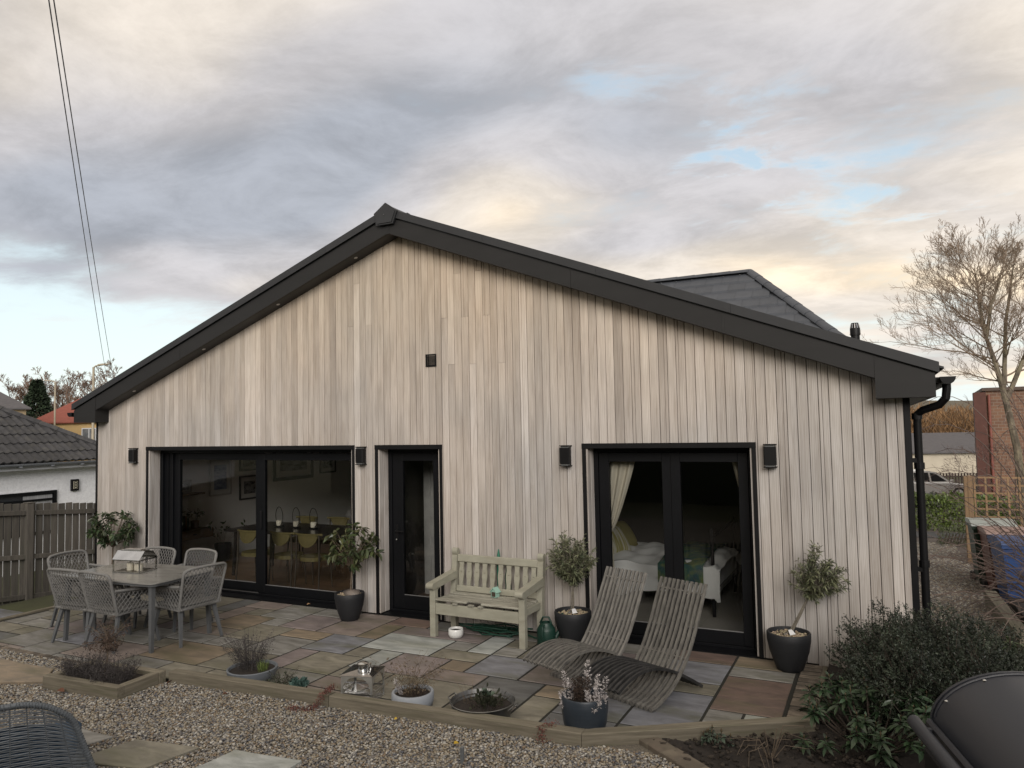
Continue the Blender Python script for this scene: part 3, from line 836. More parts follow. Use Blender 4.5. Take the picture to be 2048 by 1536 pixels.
traced = [  # (i, j, w, h, colour)   i: module from x = 6.14, j: module from y = -0.04 towards the camera
 (0, 2, 3, 2, 'w'), (2, 4, 2, 2, 'p'), (-2, 3, 2, 2, 'b'), (-1, 5, 2, 2, 'o'), (4, 4, 1, 1, 't'), (5, 3, 2, 2, 'b'), (6, 5, 2, 2, 'd'), (8, 6, 1, 2, 'o'),
 (3, 3, 2, 1, 'o'), (4, 5, 2, 1, 'k'), (3, 6, 3, 2, 'o'), (-3, 0, 2, 3, 'k'), (-1, 0, 2, 1, 'r'), (3, 2, 1, 1, 'g'), (4, 1, 1, 2, 'w'), (11, 4, 2, 3, 'b'), (13, 2, 2, 3, 'r'),
 (-1, 1, 1, 2, 't'), (0, 1, 4, 1, 'p'), (0, 4, 1, 1, 'o'), (1, 4, 1, 2, 'w'), (-2, 5, 1, 2, 'p'), (1, 6, 2, 1, 'o'), (1, 7, 2, 1, 'k'), (-4, 3, 2, 1, 't'), (-5, 1, 2, 2, 'p'), (-4, 4, 2, 2, 'g'),
 (7, 2, 2, 1, 'd'), (7, 3, 2, 2, 'p'), (9, 5, 2, 2, 'b'), (9, 7, 2, 2, 'd'), (8, 5, 1, 1, 't'), (13, 0, 2, 1, 't'), (13, 1, 2, 1, 'g'), (11, 1, 2, 2, 'b'), (11, 0, 2, 1, 'r'), (11, 3, 2, 1, 'o'), (13, 5, 1, 1, 'g'), (14, 5, 1, 1, 'w'),
 (-7, 0, 2, 2, 'g'), (-9, 0, 2, 1, 'k'), (-6, 3, 2, 2, 'o'), (-8, 2, 2, 2, 't'), (-7, 6, 3, 2, 't'), (-4, 6, 2, 2, 'o'), (-2, 7, 1, 1, 'b'), (-12, 6, 2, 2, 'b'), (-10, 7, 3, 2, 'k'), (-14, 7, 2, 2, 'g')]
slabs = []
def put(i, j, w, h, c):
    for a in range(w):
        for b_ in range(h): occ.add((i + a, j + b_))
    slabs.append((i, j, w, h, c))
for t_ in traced:
    cells = [(t_[0] + a, t_[1] + b_) for a in range(t_[2]) for b_ in range(t_[3])]
    if any(c in occ for c in cells): continue
    put(*t_)
for j in range(0, 10):
    for i in range(-18, 16):
        if (i, j) in occ: continue
        opts = [(3, 2), (2, 2), (2, 2), (2, 1), (2, 1), (1, 2), (1, 1), (2, 3)]; rs_.shuffle(opts); opts.append((1, 1))
        for w, h in opts:
            if all((i + a, j + b_) not in occ and -18 <= i + a < 16 and j + b_ < 10 for a in range(w) for b_ in range(h)):
                put(i, j, w, h, rs_.choice('ggoopbkgdogb')); break
for (i, j, w, h, c) in slabs:
    x0, x1 = X0 + i * U, X0 + (i + w) * U; y1, y0 = Y0 - j * U, Y0 - (j + h) * U
    g = 0.0112
    x0 += g; x1 -= g; y0 += g; y1 -= g
    if j == 0: y1 = Y0 + 0.03 - 0.004
    poly = [(max(x0, 1.18), y0), (min(x1, 10.495), y0), (min(x1, 10.495), y1), (max(x0, 1.18), y1)]
    if poly[1][0] - poly[0][0] < 0.05: continue
    for a, b_ in zip(FRONT[:-1], FRONT[1:]):
        if poly: poly = clip_poly(poly, a, b_)
    if len(poly) < 3 or abs(area(poly)) < 0.006: continue
    add_slab(poly, c)
# slab beyond the left edging and the stepping stones in the gravel
BRICK = mat('sett_brick', (0.17, 0.135, 0.105), 0.85, (0.10, 0.085, 0.065), scale=9, bump=0.6, obj_rand=0.42, stain=((0.30, 0.265, 0.21), 0.6, 9.0))
BRICK2 = mat('edging_brick', (0.15, 0.12, 0.09), 0.85, (0.095, 0.08, 0.06), scale=9, bump=0.6, obj_rand=0.2, stain=((0.24, 0.21, 0.15), 0.35, 7.0))
def brick(x, y, w, l, rz, z, parent, m_=None):
    o = MB().box(-w / 2, w / 2, -l / 2, l / 2, -.06, 0, .006).build('brick', m_ or BRICK, parent, smooth=0)
    o.location = (x, y, z + rs_.uniform(-.005, .004)); o.rotation_euler = (rs_.uniform(-.02, .02), rs_.uniform(-.02, .02), rz + rs_.uniform(-.03, .03)); return o
# soldier course along the front of the left half
e = thing('brick_edging', 'row of small worn bricks edging the patio front near the dining table', 'edging')
MB().box(1.17, 4.98, -2.855, -2.725, -.04, -.003).build('mortar', JOINT, e, smooth=0)
for i in range(36):
    brick(1.22 + i * .105, -2.79, .098, .13, 0, 0.002, e)
# worn bricks down the right edge
e = thing('brick_edging', 'column of chipped bricks down the right patio edge beside the shrub', 'edging')
MB().box(10.512, 10.698, -1.60, -.03, -.04, .0045).build('mortar', JOINT, e, smooth=0)
yy = -0.08
while yy > -1.62:
    brick(10.605, yy, .18, .084, 0, 0.012, e); yy -= 0.106
# bricks between gravel and soil
e = thing('brick_edging', 'diagonal run of bricks dividing the gravel from the dark soil bed', 'edging')
for i in range(9):
    t_ = i * 0.155
    brick(9.66 + t_ * .80, -2.36 - t_ * .62, .145, .165, R(-38) + R(90), 0.055, e, BRICK2)

# ---- timber sleepers
TIMBER = mat('treated_timber', (0.225, 0.198, 0.148), 0.8, (0.115, 0.10, 0.072), scale=3.2, stretch=(1.0, 16, 16), dist=0.6, bump=0.35, obj_rand=0.12, stain=((0.10, 0.10, 0.055), 0.6, 2.0))
TIMBERY = mat('treated_timber_y', (0.225, 0.198, 0.148), 0.8, (0.115, 0.10, 0.072), scale=3.2, stretch=(16, 1, 16), dist=0.6, bump=0.35, obj_rand=0.12, stain=((0.10, 0.10, 0.055), 0.6, 2.0))
def sleeper(a, b_, z0, z1, w, label):
    dx, dy = b_[0] - a[0], b_[1] - a[1]; L = math.hypot(dx, dy)
    m = MB()
    # slightly uneven arrises along the length
    n = max(2, int(L / 0.25)); rr = random.Random(int(a[0] * 100))
    ring = []
    for k in range(n + 1):
        x = L * k / n
        e_ = [rr.uniform(-.003, .003) for _ in range(6)]
        c = .006
        ring.append([(x, 0 + e_[0], z0), (x, 0 + e_[1], z1 - c), (x, c, z1 + e_[2]), (x, w - c, z1 + e_[3]), (x, w + e_[4], z1 - c), (x, w + e_[5], z0)])
    vs = [p for r_ in ring for p in r_]; fs = []
    for k in range(n):
        for q in range(5): fs.append((k * 6 + q, k * 6 + q + 1, (k + 1) * 6 + q + 1, (k + 1) * 6 + q))
    fs.append(tuple(range(6))); fs.append(tuple(range(n * 6 + 5, n * 6 - 1, -1)))
    m.add(vs, fs)
    o = m.build('timber_sleeper', TIMBER, None, smooth=0)
    o.location = (a[0], a[1], 0); o.rotation_euler = (0, 0, math.atan2(dy, dx))
    return tag(o, label, 'sleeper', 'timber sleepers round the patio')
sleeper((5.222, -2.864), (7.02, -2.758), -.04, .118, .10, 'sleeper behind the lavender pot, running from the square planter to a trailing red plant')
sleeper((7.03, -2.757), (9.235, -2.625), -.04, .112, .10, 'long sleeper in front of the steel lantern and metal tub')
sleeper((9.24, -2.625), (10.75, -1.70), -.04, .108, .10, 'sleeper between the soil bed and the right end of the patio')
sleeper((10.722, -1.62), (10.742, -0.02), -.05, .004, .05, 'thin timber edge beside the column of chipped bricks')
sleeper((1.15, -2.86), (1.07, -0.1), -.1, .012, .07, 'timber edge along the left side of the patio below the fence') 

# square planter
pl = thing('square_planter', 'low square timber planter with lavender and a dead brown shrub', 'planter', (4.25, -3.44, 0), R(3))
PW, PD, PH = 0.97, 0.52, 0.135
MB().box(0, PW, 0, .075, -.05, PH, .005).build('front_board', TIMBER, pl, smooth=0)
MB().box(0, PW, PD - .075, PD, -.05, PH - .004, .005).build('back_board', TIMBER, pl, smooth=0)
MB().box(0.002, .075, .077, PD - .077, -.05, PH - .006, .005).build('side_board', TIMBERY, pl, smooth=0)
MB().box(PW - .075, PW - .002, .077, PD - .077, -.05, PH - .002, .005).build('side_board', TIMBERY, pl, smooth=0)
SOIL = mat('dark_soil', (0.028, 0.021, 0.016), 0.95, (0.014, 0.011, 0.009), scale=30, bump=1.0, bscale=40)
MB().box(.07, PW - .07, .07, PD - .07, -.03, PH - .045).build('soil', SOIL, pl, smooth=0)

# stepping stones
def step(poly, key, label, z=0.046):
    m = MB(); slab_mesh(m, poly, z, .05, .006, .008, rs_)
    tag(m.build('stepping_stone', ST[key], None, smooth=0), label, 'stepping stone', 'stepping stones in the gravel')
step([(2.55, -3.55), (3.75, -3.56), (4.17, -3.36), (3.86, -3.09), (3.06, -3.10), (2.5, -3.2)], 't', 'broad tan stepping stone left of the square planter')
step([(5.25, -4.32), (5.85, -4.25), (5.93, -3.93), (5.42, -3.92)], 'g', 'grey stepping stone half hidden by the rattan chair')
step([(6.02, -4.35), (6.62, -4.20), (6.70, -3.80), (6.14, -3.89)], 'o', 'cracked buff stepping stone right of the rattan chair')
step([(6.92, -4.2), (7.56, -4.1), (7.55, -3.66), (6.98, -3.72)], 'w', 'pale blue-grey stepping stone at the bottom edge')
step([(0.35, -2.2), (1.03, -2.2), (1.03, -1.62), (0.35, -1.62)], 'b', 'blue-grey slab beyond the left patio edge, by the fence', -.02)

# ---- gravel: a base sheet and the stones
GB = mat('gravel_base', (0.19, 0.165, 0.125), 0.95, (0.05, 0.045, 0.04), scale=70, world_co=True, bump=1.0)
gb = MB(); gb.prism([(1.0, -2.85), (1.0, -9.5), (14, -9.5), (14, -3.4), (10.6, -3.12), (9.6, -2.4), (9.24, -2.6), (5.2, -2.85)], -.03, .014, 'z')
gravel = tag(gb.build('gravel_ground', GB, smooth=0), kind='structure')
PEB = mat('pebble', (0.40, 0.345, 0.265), 0.75, (0.26, 0.22, 0.17), scale=40, world_co=True, isl_rand=0.35, hue_rand=0.05)
def pebble_ramp(m):
    """each stone takes its own colour: grey, buff, brown, white, slate"""
    t = m.node_tree; N = t.nodes; b = N['Principled BSDF']
    gi = N.new('ShaderNodeNewGeometry'); r = N.new('ShaderNodeValToRGB'); r.color_ramp.interpolation = 'CONSTANT'
    cols = [(0.0, (.12, .115, .112)), (.12, (.245, .205, .145)), (.28, (.19, .172, .150)), (.45, (.31, .275, .215)), (.58, (.20, .150, .10)), (.68, (.265, .255, .235)), (.84, (.44, .42, .375)), (.94, (.085, .088, .10))]
    e = r.color_ramp.elements
    while len(e) < len(cols): e.new(.5)
    for el, (p, c) in zip(e, cols): el.position = p; el.color = (*c, 1)
    t.links.new(gi.outputs['Random Per Island'], r.inputs[0])
    mx = N.new('ShaderNodeMix'); mx.data_type = 'RGBA'; mx.blend_type = 'MULTIPLY'; mx.inputs[0].default_value = 1
    nz = N.new('ShaderNodeTexNoise'); nz.inputs['Scale'].default_value = 90
    mr = N.new('ShaderNodeMapRange'); mr.inputs[3].default_value = .75; mr.inputs[4].default_value = 1.25
    t.links.new(gi.outputs['Position'], nz.inputs['Vector']); t.links.new(nz.outputs[0], mr.inputs[0])
    t.links.new(r.outputs[0], mx.inputs[6]); t.links.new(mr.outputs[0], mx.inputs[7]); t.links.new(mx.outputs[2], b.inputs['Base Color'])
pebble_ramp(PEB)
ico = None
def ico_mesh():
    import bmesh
    bm = bmesh.new(); bmesh.ops.create_icosphere(bm, subdivisions=1, radius=1.0)
    v = np.array([p.co[:] for p in bm.verts]); f = np.array([[q.index for q in p.verts] for p in bm.faces]); bm.free(); return v, f
ICV, ICF = ico_mesh()
def stones(P, size, rng, flat=0.6):
    n = len(P); k = len(ICV)
    s = size * rng.uniform(.6, 1.25, n)
    a = rng.uniform(0, 2 * np.pi, n); el = rng.uniform(.75, 1.5, n)
    base = ICV[None] * (1 + rng.normal(0, .13, (n, k, 1)))
    base = base * np.stack([s * el, s / np.sqrt(el), s * flat * rng.uniform(.7, 1.2, n)], 1)[:, None, :]
    tilt = rng.normal(0, .35, n)
    y = base[..., 1] * np.cos(tilt)[:, None] - base[..., 2] * np.sin(tilt)[:, None]; z = base[..., 1] * np.sin(tilt)[:, None] + base[..., 2] * np.cos(tilt)[:, None]
    x = base[..., 0] * np.cos(a)[:, None] - y * np.sin(a)[:, None]; y2 = base[..., 0] * np.sin(a)[:, None] + y * np.cos(a)[:, None]
    V = np.stack([x, y2, z], -1) + P[:, None, :]
    F = ICF[None] + (np.arange(n) * k)[:, None, None]
    return V.reshape(-1, 3), F.reshape(-1, 3)
def inpoly(x, y, poly):
    r = np.zeros(len(x), bool); n = len(poly)
    for i in range(n):
        x1, y1 = poly[i]; x2, y2 = poly[(i + 1) % n]
        c = ((y1 > y) != (y2 > y)) & (x < (x2 - x1) * (y - y1) / (y2 - y1 + 1e-12) + x1); r ^= c
    return r
sp = 0.0166
gx_, gy_ = np.meshgrid(np.arange(1.0, 10.7, sp), np.arange(-5.4, -2.55, sp)); gx_ = gx_.ravel() + RNG.normal(0, .006, gx_.size); gy_ = gy_.ravel() + RNG.normal(0, .006, gy_.size)
keep = inpoly(gx_, gy_, [(1.0, -2.86), (4.95, -2.86), (5.2, -2.87), (9.24, -2.63), (9.6, -2.41), (10.62, -3.2), (9.0, -3.6), (8.2, -4.1), (6.9, -4.8), (5.4, -5.3), (2.6, -4.6), (1.0, -3.9)])
for q in ([(4.24, -3.45), (5.24, -3.39), (5.2, -2.86), (4.2, -2.9)], [(2.55, -3.55), (3.75, -3.56), (4.17, -3.36), (3.86, -3.09), (3.06, -3.10), (2.5, -3.2)], [(5.25, -4.32), (5.85, -4.25), (5.93, -3.93), (5.42, -3.92)],
          [(6.02, -4.35), (6.62, -4.20), (6.70, -3.80), (6.14, -3.89)], [(6.92, -4.2), (7.56, -4.1), (7.55, -3.66), (6.98, -3.72)]):
    keep &= ~inpoly(gx_, gy_, q)
gx_, gy_ = gx_[keep], gy_[keep]
hz_ = 0.008 * np.sin(gx_ * 3.1 + 1) * np.sin(gy_ * 4.3) + RNG.uniform(-.004, .007, len(gx_))
V, F = stones(np.stack([gx_, gy_, hz_ + .024], 1), 0.0106, RNG)
tag(npmesh('gravel', V, F, PEB, smooth=True), 'loose multicoloured pebbles covering the foreground', 'gravel', kind='stuff')
# small gravel by the right corner of the house and over the side path
PATHM = mat('side_path_gravel', (0.17, 0.135, 0.115), 0.95, (0.055, 0.046, 0.04), scale=45, world_co=True, contrast=(.4, .62), bump=1.0, detail=3)
ys = np.linspace(-0.6, 13.5, 30); xl = np.where(ys < 9.5, 11.45, 11.45); xr = np.interp(ys, [-.6, 3, 7, 13.5], [12.3, 12.45, 12.62, 12.9])
V = np.concatenate([np.stack([xl, ys, gh(xl, ys) + .02], 1), np.stack([xr, ys, gh(xr, ys) + .02], 1)]); n = len(ys)
F = np.array([[i, i + n, i + n + 1, i + 1] for i in range(n - 1)])
tag(npmesh('side_path', V, F, PATHM), kind='structure')
n = 15000; py = RNG.uniform(-.2, 9.5, n) ; px_ = RNG.uniform(11.5, 12.5, n)
n1_ = 500; px_ = np.concatenate([px_, RNG.uniform(10.8, 11.4, n1_)]); py = np.concatenate([py, RNG.uniform(-.5, -.02, n1_)])
V, F = stones(np.stack([px_, py, np.where(py < 0, .0, gh(px_, py) + .018)], 1), 0.0135, RNG)
tag(npmesh('side_path_stones', V, F, PEB, smooth=True), 'loose stones on the narrow path along the right side of the house', 'gravel', kind='stuff')
# soil bed with clods
sx_, sy_ = np.meshgrid(np.linspace(9.5, 13.2, 75), np.linspace(-4.2, -0.05, 84))
sz_ = .0 + .02 * np.sin(sx_ * 7 + sy_ * 3) * np.sin(sy_ * 6) + RNG.normal(0, .009, sx_.shape) + .022
poly = [(9.68, -2.36), (10.74, -1.72), (10.76, -.02), (12.2, -.02), (12.4, -3.6), (10.75, -3.2)]
V = np.stack([sx_.ravel(), sy_.ravel(), sz_.ravel()], 1); I = (np.arange(83)[:, None] * 75 + np.arange(74)[None]).ravel(); F = np.stack([I, I + 1, I + 76, I + 75], 1)
cen = V[F].mean(1); F = F[inpoly(cen[:, 0], cen[:, 1], poly)]
tag(npmesh('soil_bed', V, F, SOIL, smooth=True), kind='structure')
n = 900; cx_ = RNG.uniform(9.7, 11.3, n); cy_ = RNG.uniform(-3.1, -1.5, n); kp = inpoly(cx_, cy_, poly); cx_, cy_ = cx_[kp], cy_[kp]
V, F = stones(np.stack([cx_, cy_, RNG.uniform(.03, .055, len(cx_))], 1), .016, RNG, .8)
CLOD = mat('soil_clod', (0.04, 0.03, 0.022), 0.95, (0.02, 0.016, 0.012), scale=30, world_co=True, isl_rand=.6)
tag(npmesh('soil_crumbs', V, F, CLOD), 'crumbs and small stones on the dark soil bed', 'soil', kind='stuff')
# ================================================================== things on the patio
# ---- rope dining chairs
ROPE = mat('grey_rope', (0.215, 0.212, 0.205), 0.85, (0.15, 0.148, 0.142), scale=60, bump=0.5, bscale=200)
LEGM = mat('chair_leg_metal', (0.115, 0.12, 0.125), 0.45, (0.09, 0.095, 0.10), scale=8)
def grid_ropes(mb, S, n_u, n_v, r=0.0042, slant=1.0):
    """two families of slanting ropes over the surface S(u, v), u and v in 0..1"""
    for sgn in (1, -1):
        k0 = -n_v
        for k in range(-int(n_v * slant), n_u + int(n_v * slant) + 1):
            pts = []
            for q in range(13):
                v = q / 12; u = (k + sgn * v * n_v * slant) / n_u
                if -1e-6 <= u <= 1 + 1e-6: pts.append(S(min(max(u, 0), 1), v))
            if len(pts) > 1: mb.tube(pts, r, 4, cap=False)
def make_chair():
    t = thing('rope_chair', 'x', 'chair')
    # back: faces +y (sitter looks along +y); back panel lies at y < 0
    def SB(u, v):
        w0, w1 = .50, .555; w = w0 + (w1 - w0) * v
        x = (u - .5) * w
        y = -.235 - .115 * v - .035 * (1 - (2 * u - 1) ** 2)
        return (x, y, .395 + .455 * v - .016 * (2 * u - 1) ** 2 * v)
    m = MB(); grid_ropes(m, SB, 12, 8, .0040, .85); bk = m.build('woven_back', ROPE, t, smooth=40)
    rim = [SB(0, v) for v in np.linspace(0, .88, 8)] + [SB(.02, .96), SB(.09, 1.0)] + [SB(u, 1.0) for u in np.linspace(.2, .8, 7)] + [SB(.91, 1.0), SB(.98, .96)] + [SB(1, v) for v in np.linspace(.88, 0, 8)]
    m = MB(); m.tube(rim, .0165, 8); m.build('back_frame', ROPE, t, smooth=60)
    for s in (-1, 1):
        def SA(u, v, s=s):                  # arm panel, u from back to front, v from seat to rail
            yb = -.235 - .115 * .45; y = yb + u * (.47 - .03 * (1 - v)) ; top = .655 - .035 * u - .06 * max(0, u - .8) / .2
            x = s * (.255 + .028 * v + .012 * math.sin(math.pi * u))
            return (x, y, .395 + (top - .395) * v)
        m = MB(); grid_ropes(m, SA, 9, 4, .0040, .9); m.build('woven_arm', ROPE, t, smooth=40)
        m = MB(); m.tube([SA(u, 1) for u in np.linspace(0, .93, 9)] + [SA(1, .85), SA(1, .4), SA(1, 0)], .0155, 8); m.build('arm_rail', ROPE, t, smooth=60)
    m = MB(); ring = []
    for a, b_ in ((-.255, -.245), (.255, -.245), (.268, .225), (-.268, .225)): ring.append((a, b_, .392))
    m.tube(ring, .016, 6, closed=True)
    m.prism([(-.25, -.235), (.25, -.235), (.262, .225), (-.262, .225)], .385, .402, 'z'); m.build('seat_frame', ROPE, t, smooth=40)
    m = MB(); m.box(-.235, .235, -.21, .215, .402, .44, .015); m.build('seat_pad', mat('seat_pad', (.19, .185, .175), .9, bump=.2, scale=80) if 'seat_pad' not in MATS else MATS['seat_pad'], t)
    for sx in (-1, 1):
        for sy in (-1, 1):
            m = MB(); m.bar((sx * .21, sy * .19 - .01, .395), (sx * .265, sy * .255 - .03 * (sy < 0), 0.0), .05, .028, up=(0, 1, 0), w2=.026, h2=.022)
            m.build('leg', LEGM, t, smooth=0)
    return t
ch = make_chair()
CH = [((3.03, -2.13), 4, 'rope chair with its back to the gravel, left of the two nearest'), ((3.58, -2.13), -3, 'rope chair with its back to the gravel, behind the dead shrub'),
      ((2.32, -1.70), -82, 'rope chair at the left end of the dining table, by the fence'), ((2.85, -1.42), 184, 'rope chair behind the glass lantern, by the left window jamb'),
      ((3.48, -1.33), 178, 'rope chair on the house side nearest the yellow indoor chairs'), ((4.08, -1.72), 86, 'rope chair at the right end of the dining table')]
for i, ((x, y), a, lab) in enumerate(CH):
    o = ch if i == 0 else copy_tree(ch)
    o.location = (x, y, 0); o.rotation_euler = (0, 0, R(a)); tag(o, lab, 'chair', 'grey rope dining chairs')

# ---- garden dining table
TOPM = mat('ceramic_table_top', (0.30, 0.295, 0.275), 0.16, (0.20, 0.197, 0.183), scale=2.4, stretch=(1, 3, 1), detail=8, big=.2, rough_var=.12)
tb = thing('garden_table', 'rectangular garden table with stone-look top and rounded corners', 'table', (3.5, -1.885, 0), R(2.5))
def rrect(w, d, r, n=6):
    pts = []
    for cx, cy, a0 in ((w / 2 - r, d / 2 - r, 0), (-w / 2 + r, d / 2 - r, 90), (-w / 2 + r, -d / 2 + r, 180), (w / 2 - r, -d / 2 + r, 270)):
        for k in range(n + 1): a = R(a0 + 90 * k / n); pts.append((cx + r * math.cos(a), cy + r * math.sin(a)))
    return pts
MB().prism(rrect(1.5, .92, .09), .728, .742, 'z').build('table_top', TOPM, tb, smooth=0)
MB().prism(rrect(1.46, .88, .08), .70, .727, 'z').build('top_frame', LEGM, tb, smooth=0)
for sx in (-1, 1):
    for sy in (-1, 1):
        MB().bar((sx * .66, sy * .38, .70), (sx * .68, sy * .40, 0), .05, .05, up=(0, 1, 0), w2=.036, h2=.036).build('leg', LEGM, tb, smooth=0)

# ---- glass lantern shaped like a little greenhouse, with candles
CHROME = mat('polished_steel', (0.62, 0.62, 0.61), 0.16, (0.5, 0.5, 0.49), metal=1.0, scale=10)
CANDLE = mat('candle_wax', (0.72, 0.68, 0.56), 0.5, (0.66, 0.62, 0.5), scale=10)
gl = thing('greenhouse_lantern', 'house-shaped glass and steel lantern holding candles on the garden table', 'lantern', (3.40, -1.86, .743), R(8))
lw, ld, lh = .19, .125, .135
m = MB()
for sx in (-1, 1):
    for sy in (-1, 1): m.box(sx * lw - .006, sx * lw + .006, sy * ld - .006, sy * ld + .006, .012, lh)
for z in (.0, lh):
    for s in (-1, 1):
        m.box(-lw - .008, lw + .008, s * ld - .008, s * ld + .008, z, z + .012); m.box(s * lw - .008, s * lw + .008, -ld - .007, ld + .007, z + .0005, z + .0115)
m.build('frame', CHROME, gl, smooth=0)
MB().box(-lw, lw, -ld, ld, .002, .006).build('base_plate', mat('lantern_base', (.1, .085, .06), .5), gl, smooth=0)
roof = MB()
for s in (-1, 1):
    roof.prism([(s * (ld + .012), lh + .012), (s * .058, lh + .105), (s * .055, lh + .098), (s * (ld + .006), lh + .012)], -lw - .008, lw + .008, 'x')
rf = roof.build('roof', CHROME, gl, smooth=0)
MB().box(-lw * .8, lw * .8, -.062, .062, lh + .105, lh + .112, .002).build('ridge_plate', CHROME, rf, smooth=0)
MB().box(-lw * .62, lw * .62, -.045, .045, lh + .112, lh + .119, .002).build('vent_plate', CHROME, rf, smooth=0)
for s in (-1, 1):
    MB().quad((-lw, s * ld, .01), (lw, s * ld, .01), (lw, s * ld, lh), (-lw, s * ld, lh)).build('pane', GLASS2, gl, smooth=0, fix=False)
    MB().quad((s * lw, -ld, .01), (s * lw, ld, .01), (s * lw, ld, lh), (s * lw, -ld, lh)).build('pane', GLASS2, gl, smooth=0, fix=False)
    MB().quad((s * lw, -ld, lh + .01), (s * lw, ld, lh + .01), (s * lw, .058, lh + .1), (s * lw, -.058, lh + .1)).build('pane', GLASS2, gl, smooth=0, fix=False)
for i, (x, y, h, lab) in enumerate(((-.055, -.02, .085, 'leftmost cream candle inside the greenhouse lantern'), (.02, .02, .075, 'middle cream candle inside the greenhouse lantern'), (.10, -.01, .08, 'rightmost cream candle inside the greenhouse lantern'))):
    c = thing('candle', lab, 'candle', (3.40 + x, -1.86 + y, .750), 0, 'candles in the greenhouse lantern')
    MB().lathe([(.036, 0), (.037, .004), (.037, h - .006), (.033, h), (.028, h - .004), (0, h - .008)], 18).build('wax', CANDLE, c)
    MB().tube([(0, 0, h - .009), (.001, 0, h + .008)], .0016, 5).build('wick', BLACK, c)

# ---- painted bench
PAINT = mat('cream_paint', (0.345, 0.335, 0.268), 0.62, (0.275, 0.268, 0.212), scale=5, stretch=(1, 1, 3), big=.1, stain=((.22, .20, .15), .4, 6), bump=.1)
WORN = mat('worn_cream_paint', (0.33, 0.32, 0.265), 0.8, (0.15, 0.14, 0.115), scale=4, stretch=(1.2, 18, 10), contrast=(.36, .56), bump=.5, obj_rand=.12)
bn = thing('garden_bench', 'weathered cream painted wooden bench with shaped back slats and broken seat', 'bench', (7.26, -.36, 0), R(-2))
bw, bd = 1.20, .52
for sx in (-1, 1):
    x = sx * (bw / 2 - .035)
    MB().box(x - .036, x + .036, -bd / 2 + .0, -bd / 2 + .068, 0.0, .535, .005).build('leg', PAINT, bn, smooth=0)
    m = MB(); yb = bd / 2 - .06
    m.prism([(yb - .03, 0), (yb + .03, 0), (yb + .032, .40), (yb + .075, .83), (yb + .018, .83), (yb - .032, .40)], x - .034, x + .034, 'x')
    post = m.build('leg', PAINT, bn, smooth=0)
    prof = [(yb + .047 + .034 * math.cos(a), .875 + .042 * math.sin(a)) for a in np.linspace(-.9, math.pi + .9, 15)]
    MB().prism(prof + [(yb + .03, .828), (yb + .065, .828)], x - .036, x + .036, 'x').build('finial', PAINT, post, smooth=35)
    # arm with a rolled front and a curved brace
    ax_ = [(-bd / 2 - .03, .535), (bd / 2 - .055, .60), (bd / 2 - .055, .665), (-bd / 2 + .03, .60)] 
    arc = [(-bd / 2 - .022 + .038 * math.cos(a), .567 + .036 * math.sin(a)) for a in np.linspace(math.pi * .45, math.pi * 1.45, 9)]
    MB().prism([(bd / 2 - .055, .575), (bd / 2 - .05, .665)] + arc, x - .046, x + .046, 'x').build('arm_rest', PAINT, bn, smooth=30)
    MB().prism([(-bd / 2 + .07, .54), (-bd / 2 + .20, .548), (-bd / 2 + .10, .515), (-bd / 2 + .07, .48)], x - .02, x + .02, 'x').build('arm_brace', PAINT, bn, smooth=0)
    MB().box(x - .018, x + .018, -bd / 2 + .069, bd / 2 - .092, .325, .40, .003).build('side_rail', PAINT, bn, smooth=0)
iw = bw / 2 - .07
MB().box(-iw, iw, -bd / 2 + .012, -bd / 2 + .045, .255, .375, .004).build('front_apron', PAINT, bn, smooth=0)
def tilt(y0, z0): return y0 + (z0 - .40) * .10
m = MB(); m.bar((-iw, tilt(bd / 2 - .055, .80) , .80), (iw, tilt(bd / 2 - .055, .80), .80), .045, .085, up=(0, .1, 1), c=.008); m.build('top_rail', PAINT, bn, smooth=0)
m = MB(); m.bar((-iw, tilt(bd / 2 - .055, .455), .455), (iw, tilt(bd / 2 - .055, .455), .455), .04, .07, up=(0, .1, 1), c=.006); m.build('lower_rail', PAINT, bn, smooth=0)
for i in range(10):
    xc = -iw + .055 + i * (2 * iw - .11) / 9
    zs = [.485, .535, .60, .645, .70, .762]; hw = [.024, .024, .033, .035, .026, .031]
    poly = [(xc - h_, z) for h_, z in zip(hw, zs)] + [(xc + h_, z) for h_, z in reversed(list(zip(hw, zs)))]
    M_ = Matrix.Translation((0, tilt(bd / 2 - .055, .40) - .009, 0)) @ Matrix(((1, 0, 0, 0), (0, 1, .10, -.04), (0, 0, 1, 0), (0, 0, 0, 1)))
    s_ = MB(M_); s_.prism(poly, 0, .018); so = s_.build('back_slat', PAINT, bn, smooth=0)
    # small carved notch shape on each slat
    q = MB(M_); q.box(xc - .011, xc + .011, -.0015, .0, .648, .652); q.build('carved_notch', mat('notch', (.12, .11, .08), .8) if 'notch' not in MATS else MATS['notch'], so, smooth=0)
for i in range(5):
    y0 = -bd / 2 + .01 + i * .09
    z = .402 - .012 * math.sin(math.pi * (i + .5) / 5) + (.006 if i == 0 else 0)
    if i == 0:     # the front slat has rotted through in the middle
        MB().box(-iw - .02, -.12, y0, y0 + .07, z, z + .022, .004).build('seat_slat', WORN, bn, smooth=0)
        MB().box(.06, iw + .02, y0 + .002, y0 + .072, z - .002, z + .02, .004).build('seat_slat', WORN, bn, smooth=0)
        for (xa, xb, dz_) in ((-.30, -.24, -.03), (-.10, -.035, -.03), (.03, .09, -.032)):
            MB().box(xa, xb, y0 - .012, y0 + .03, z + dz_, z + dz_ + .024, .004).build('broken_piece', WORN, bn, smooth=0)
    else:
        MB().box(-iw - .02, iw + .02, y0, y0 + .078, z + rs_.uniform(-.002, .002), z + .02, .004).build('seat_slat', WORN, bn, smooth=0)

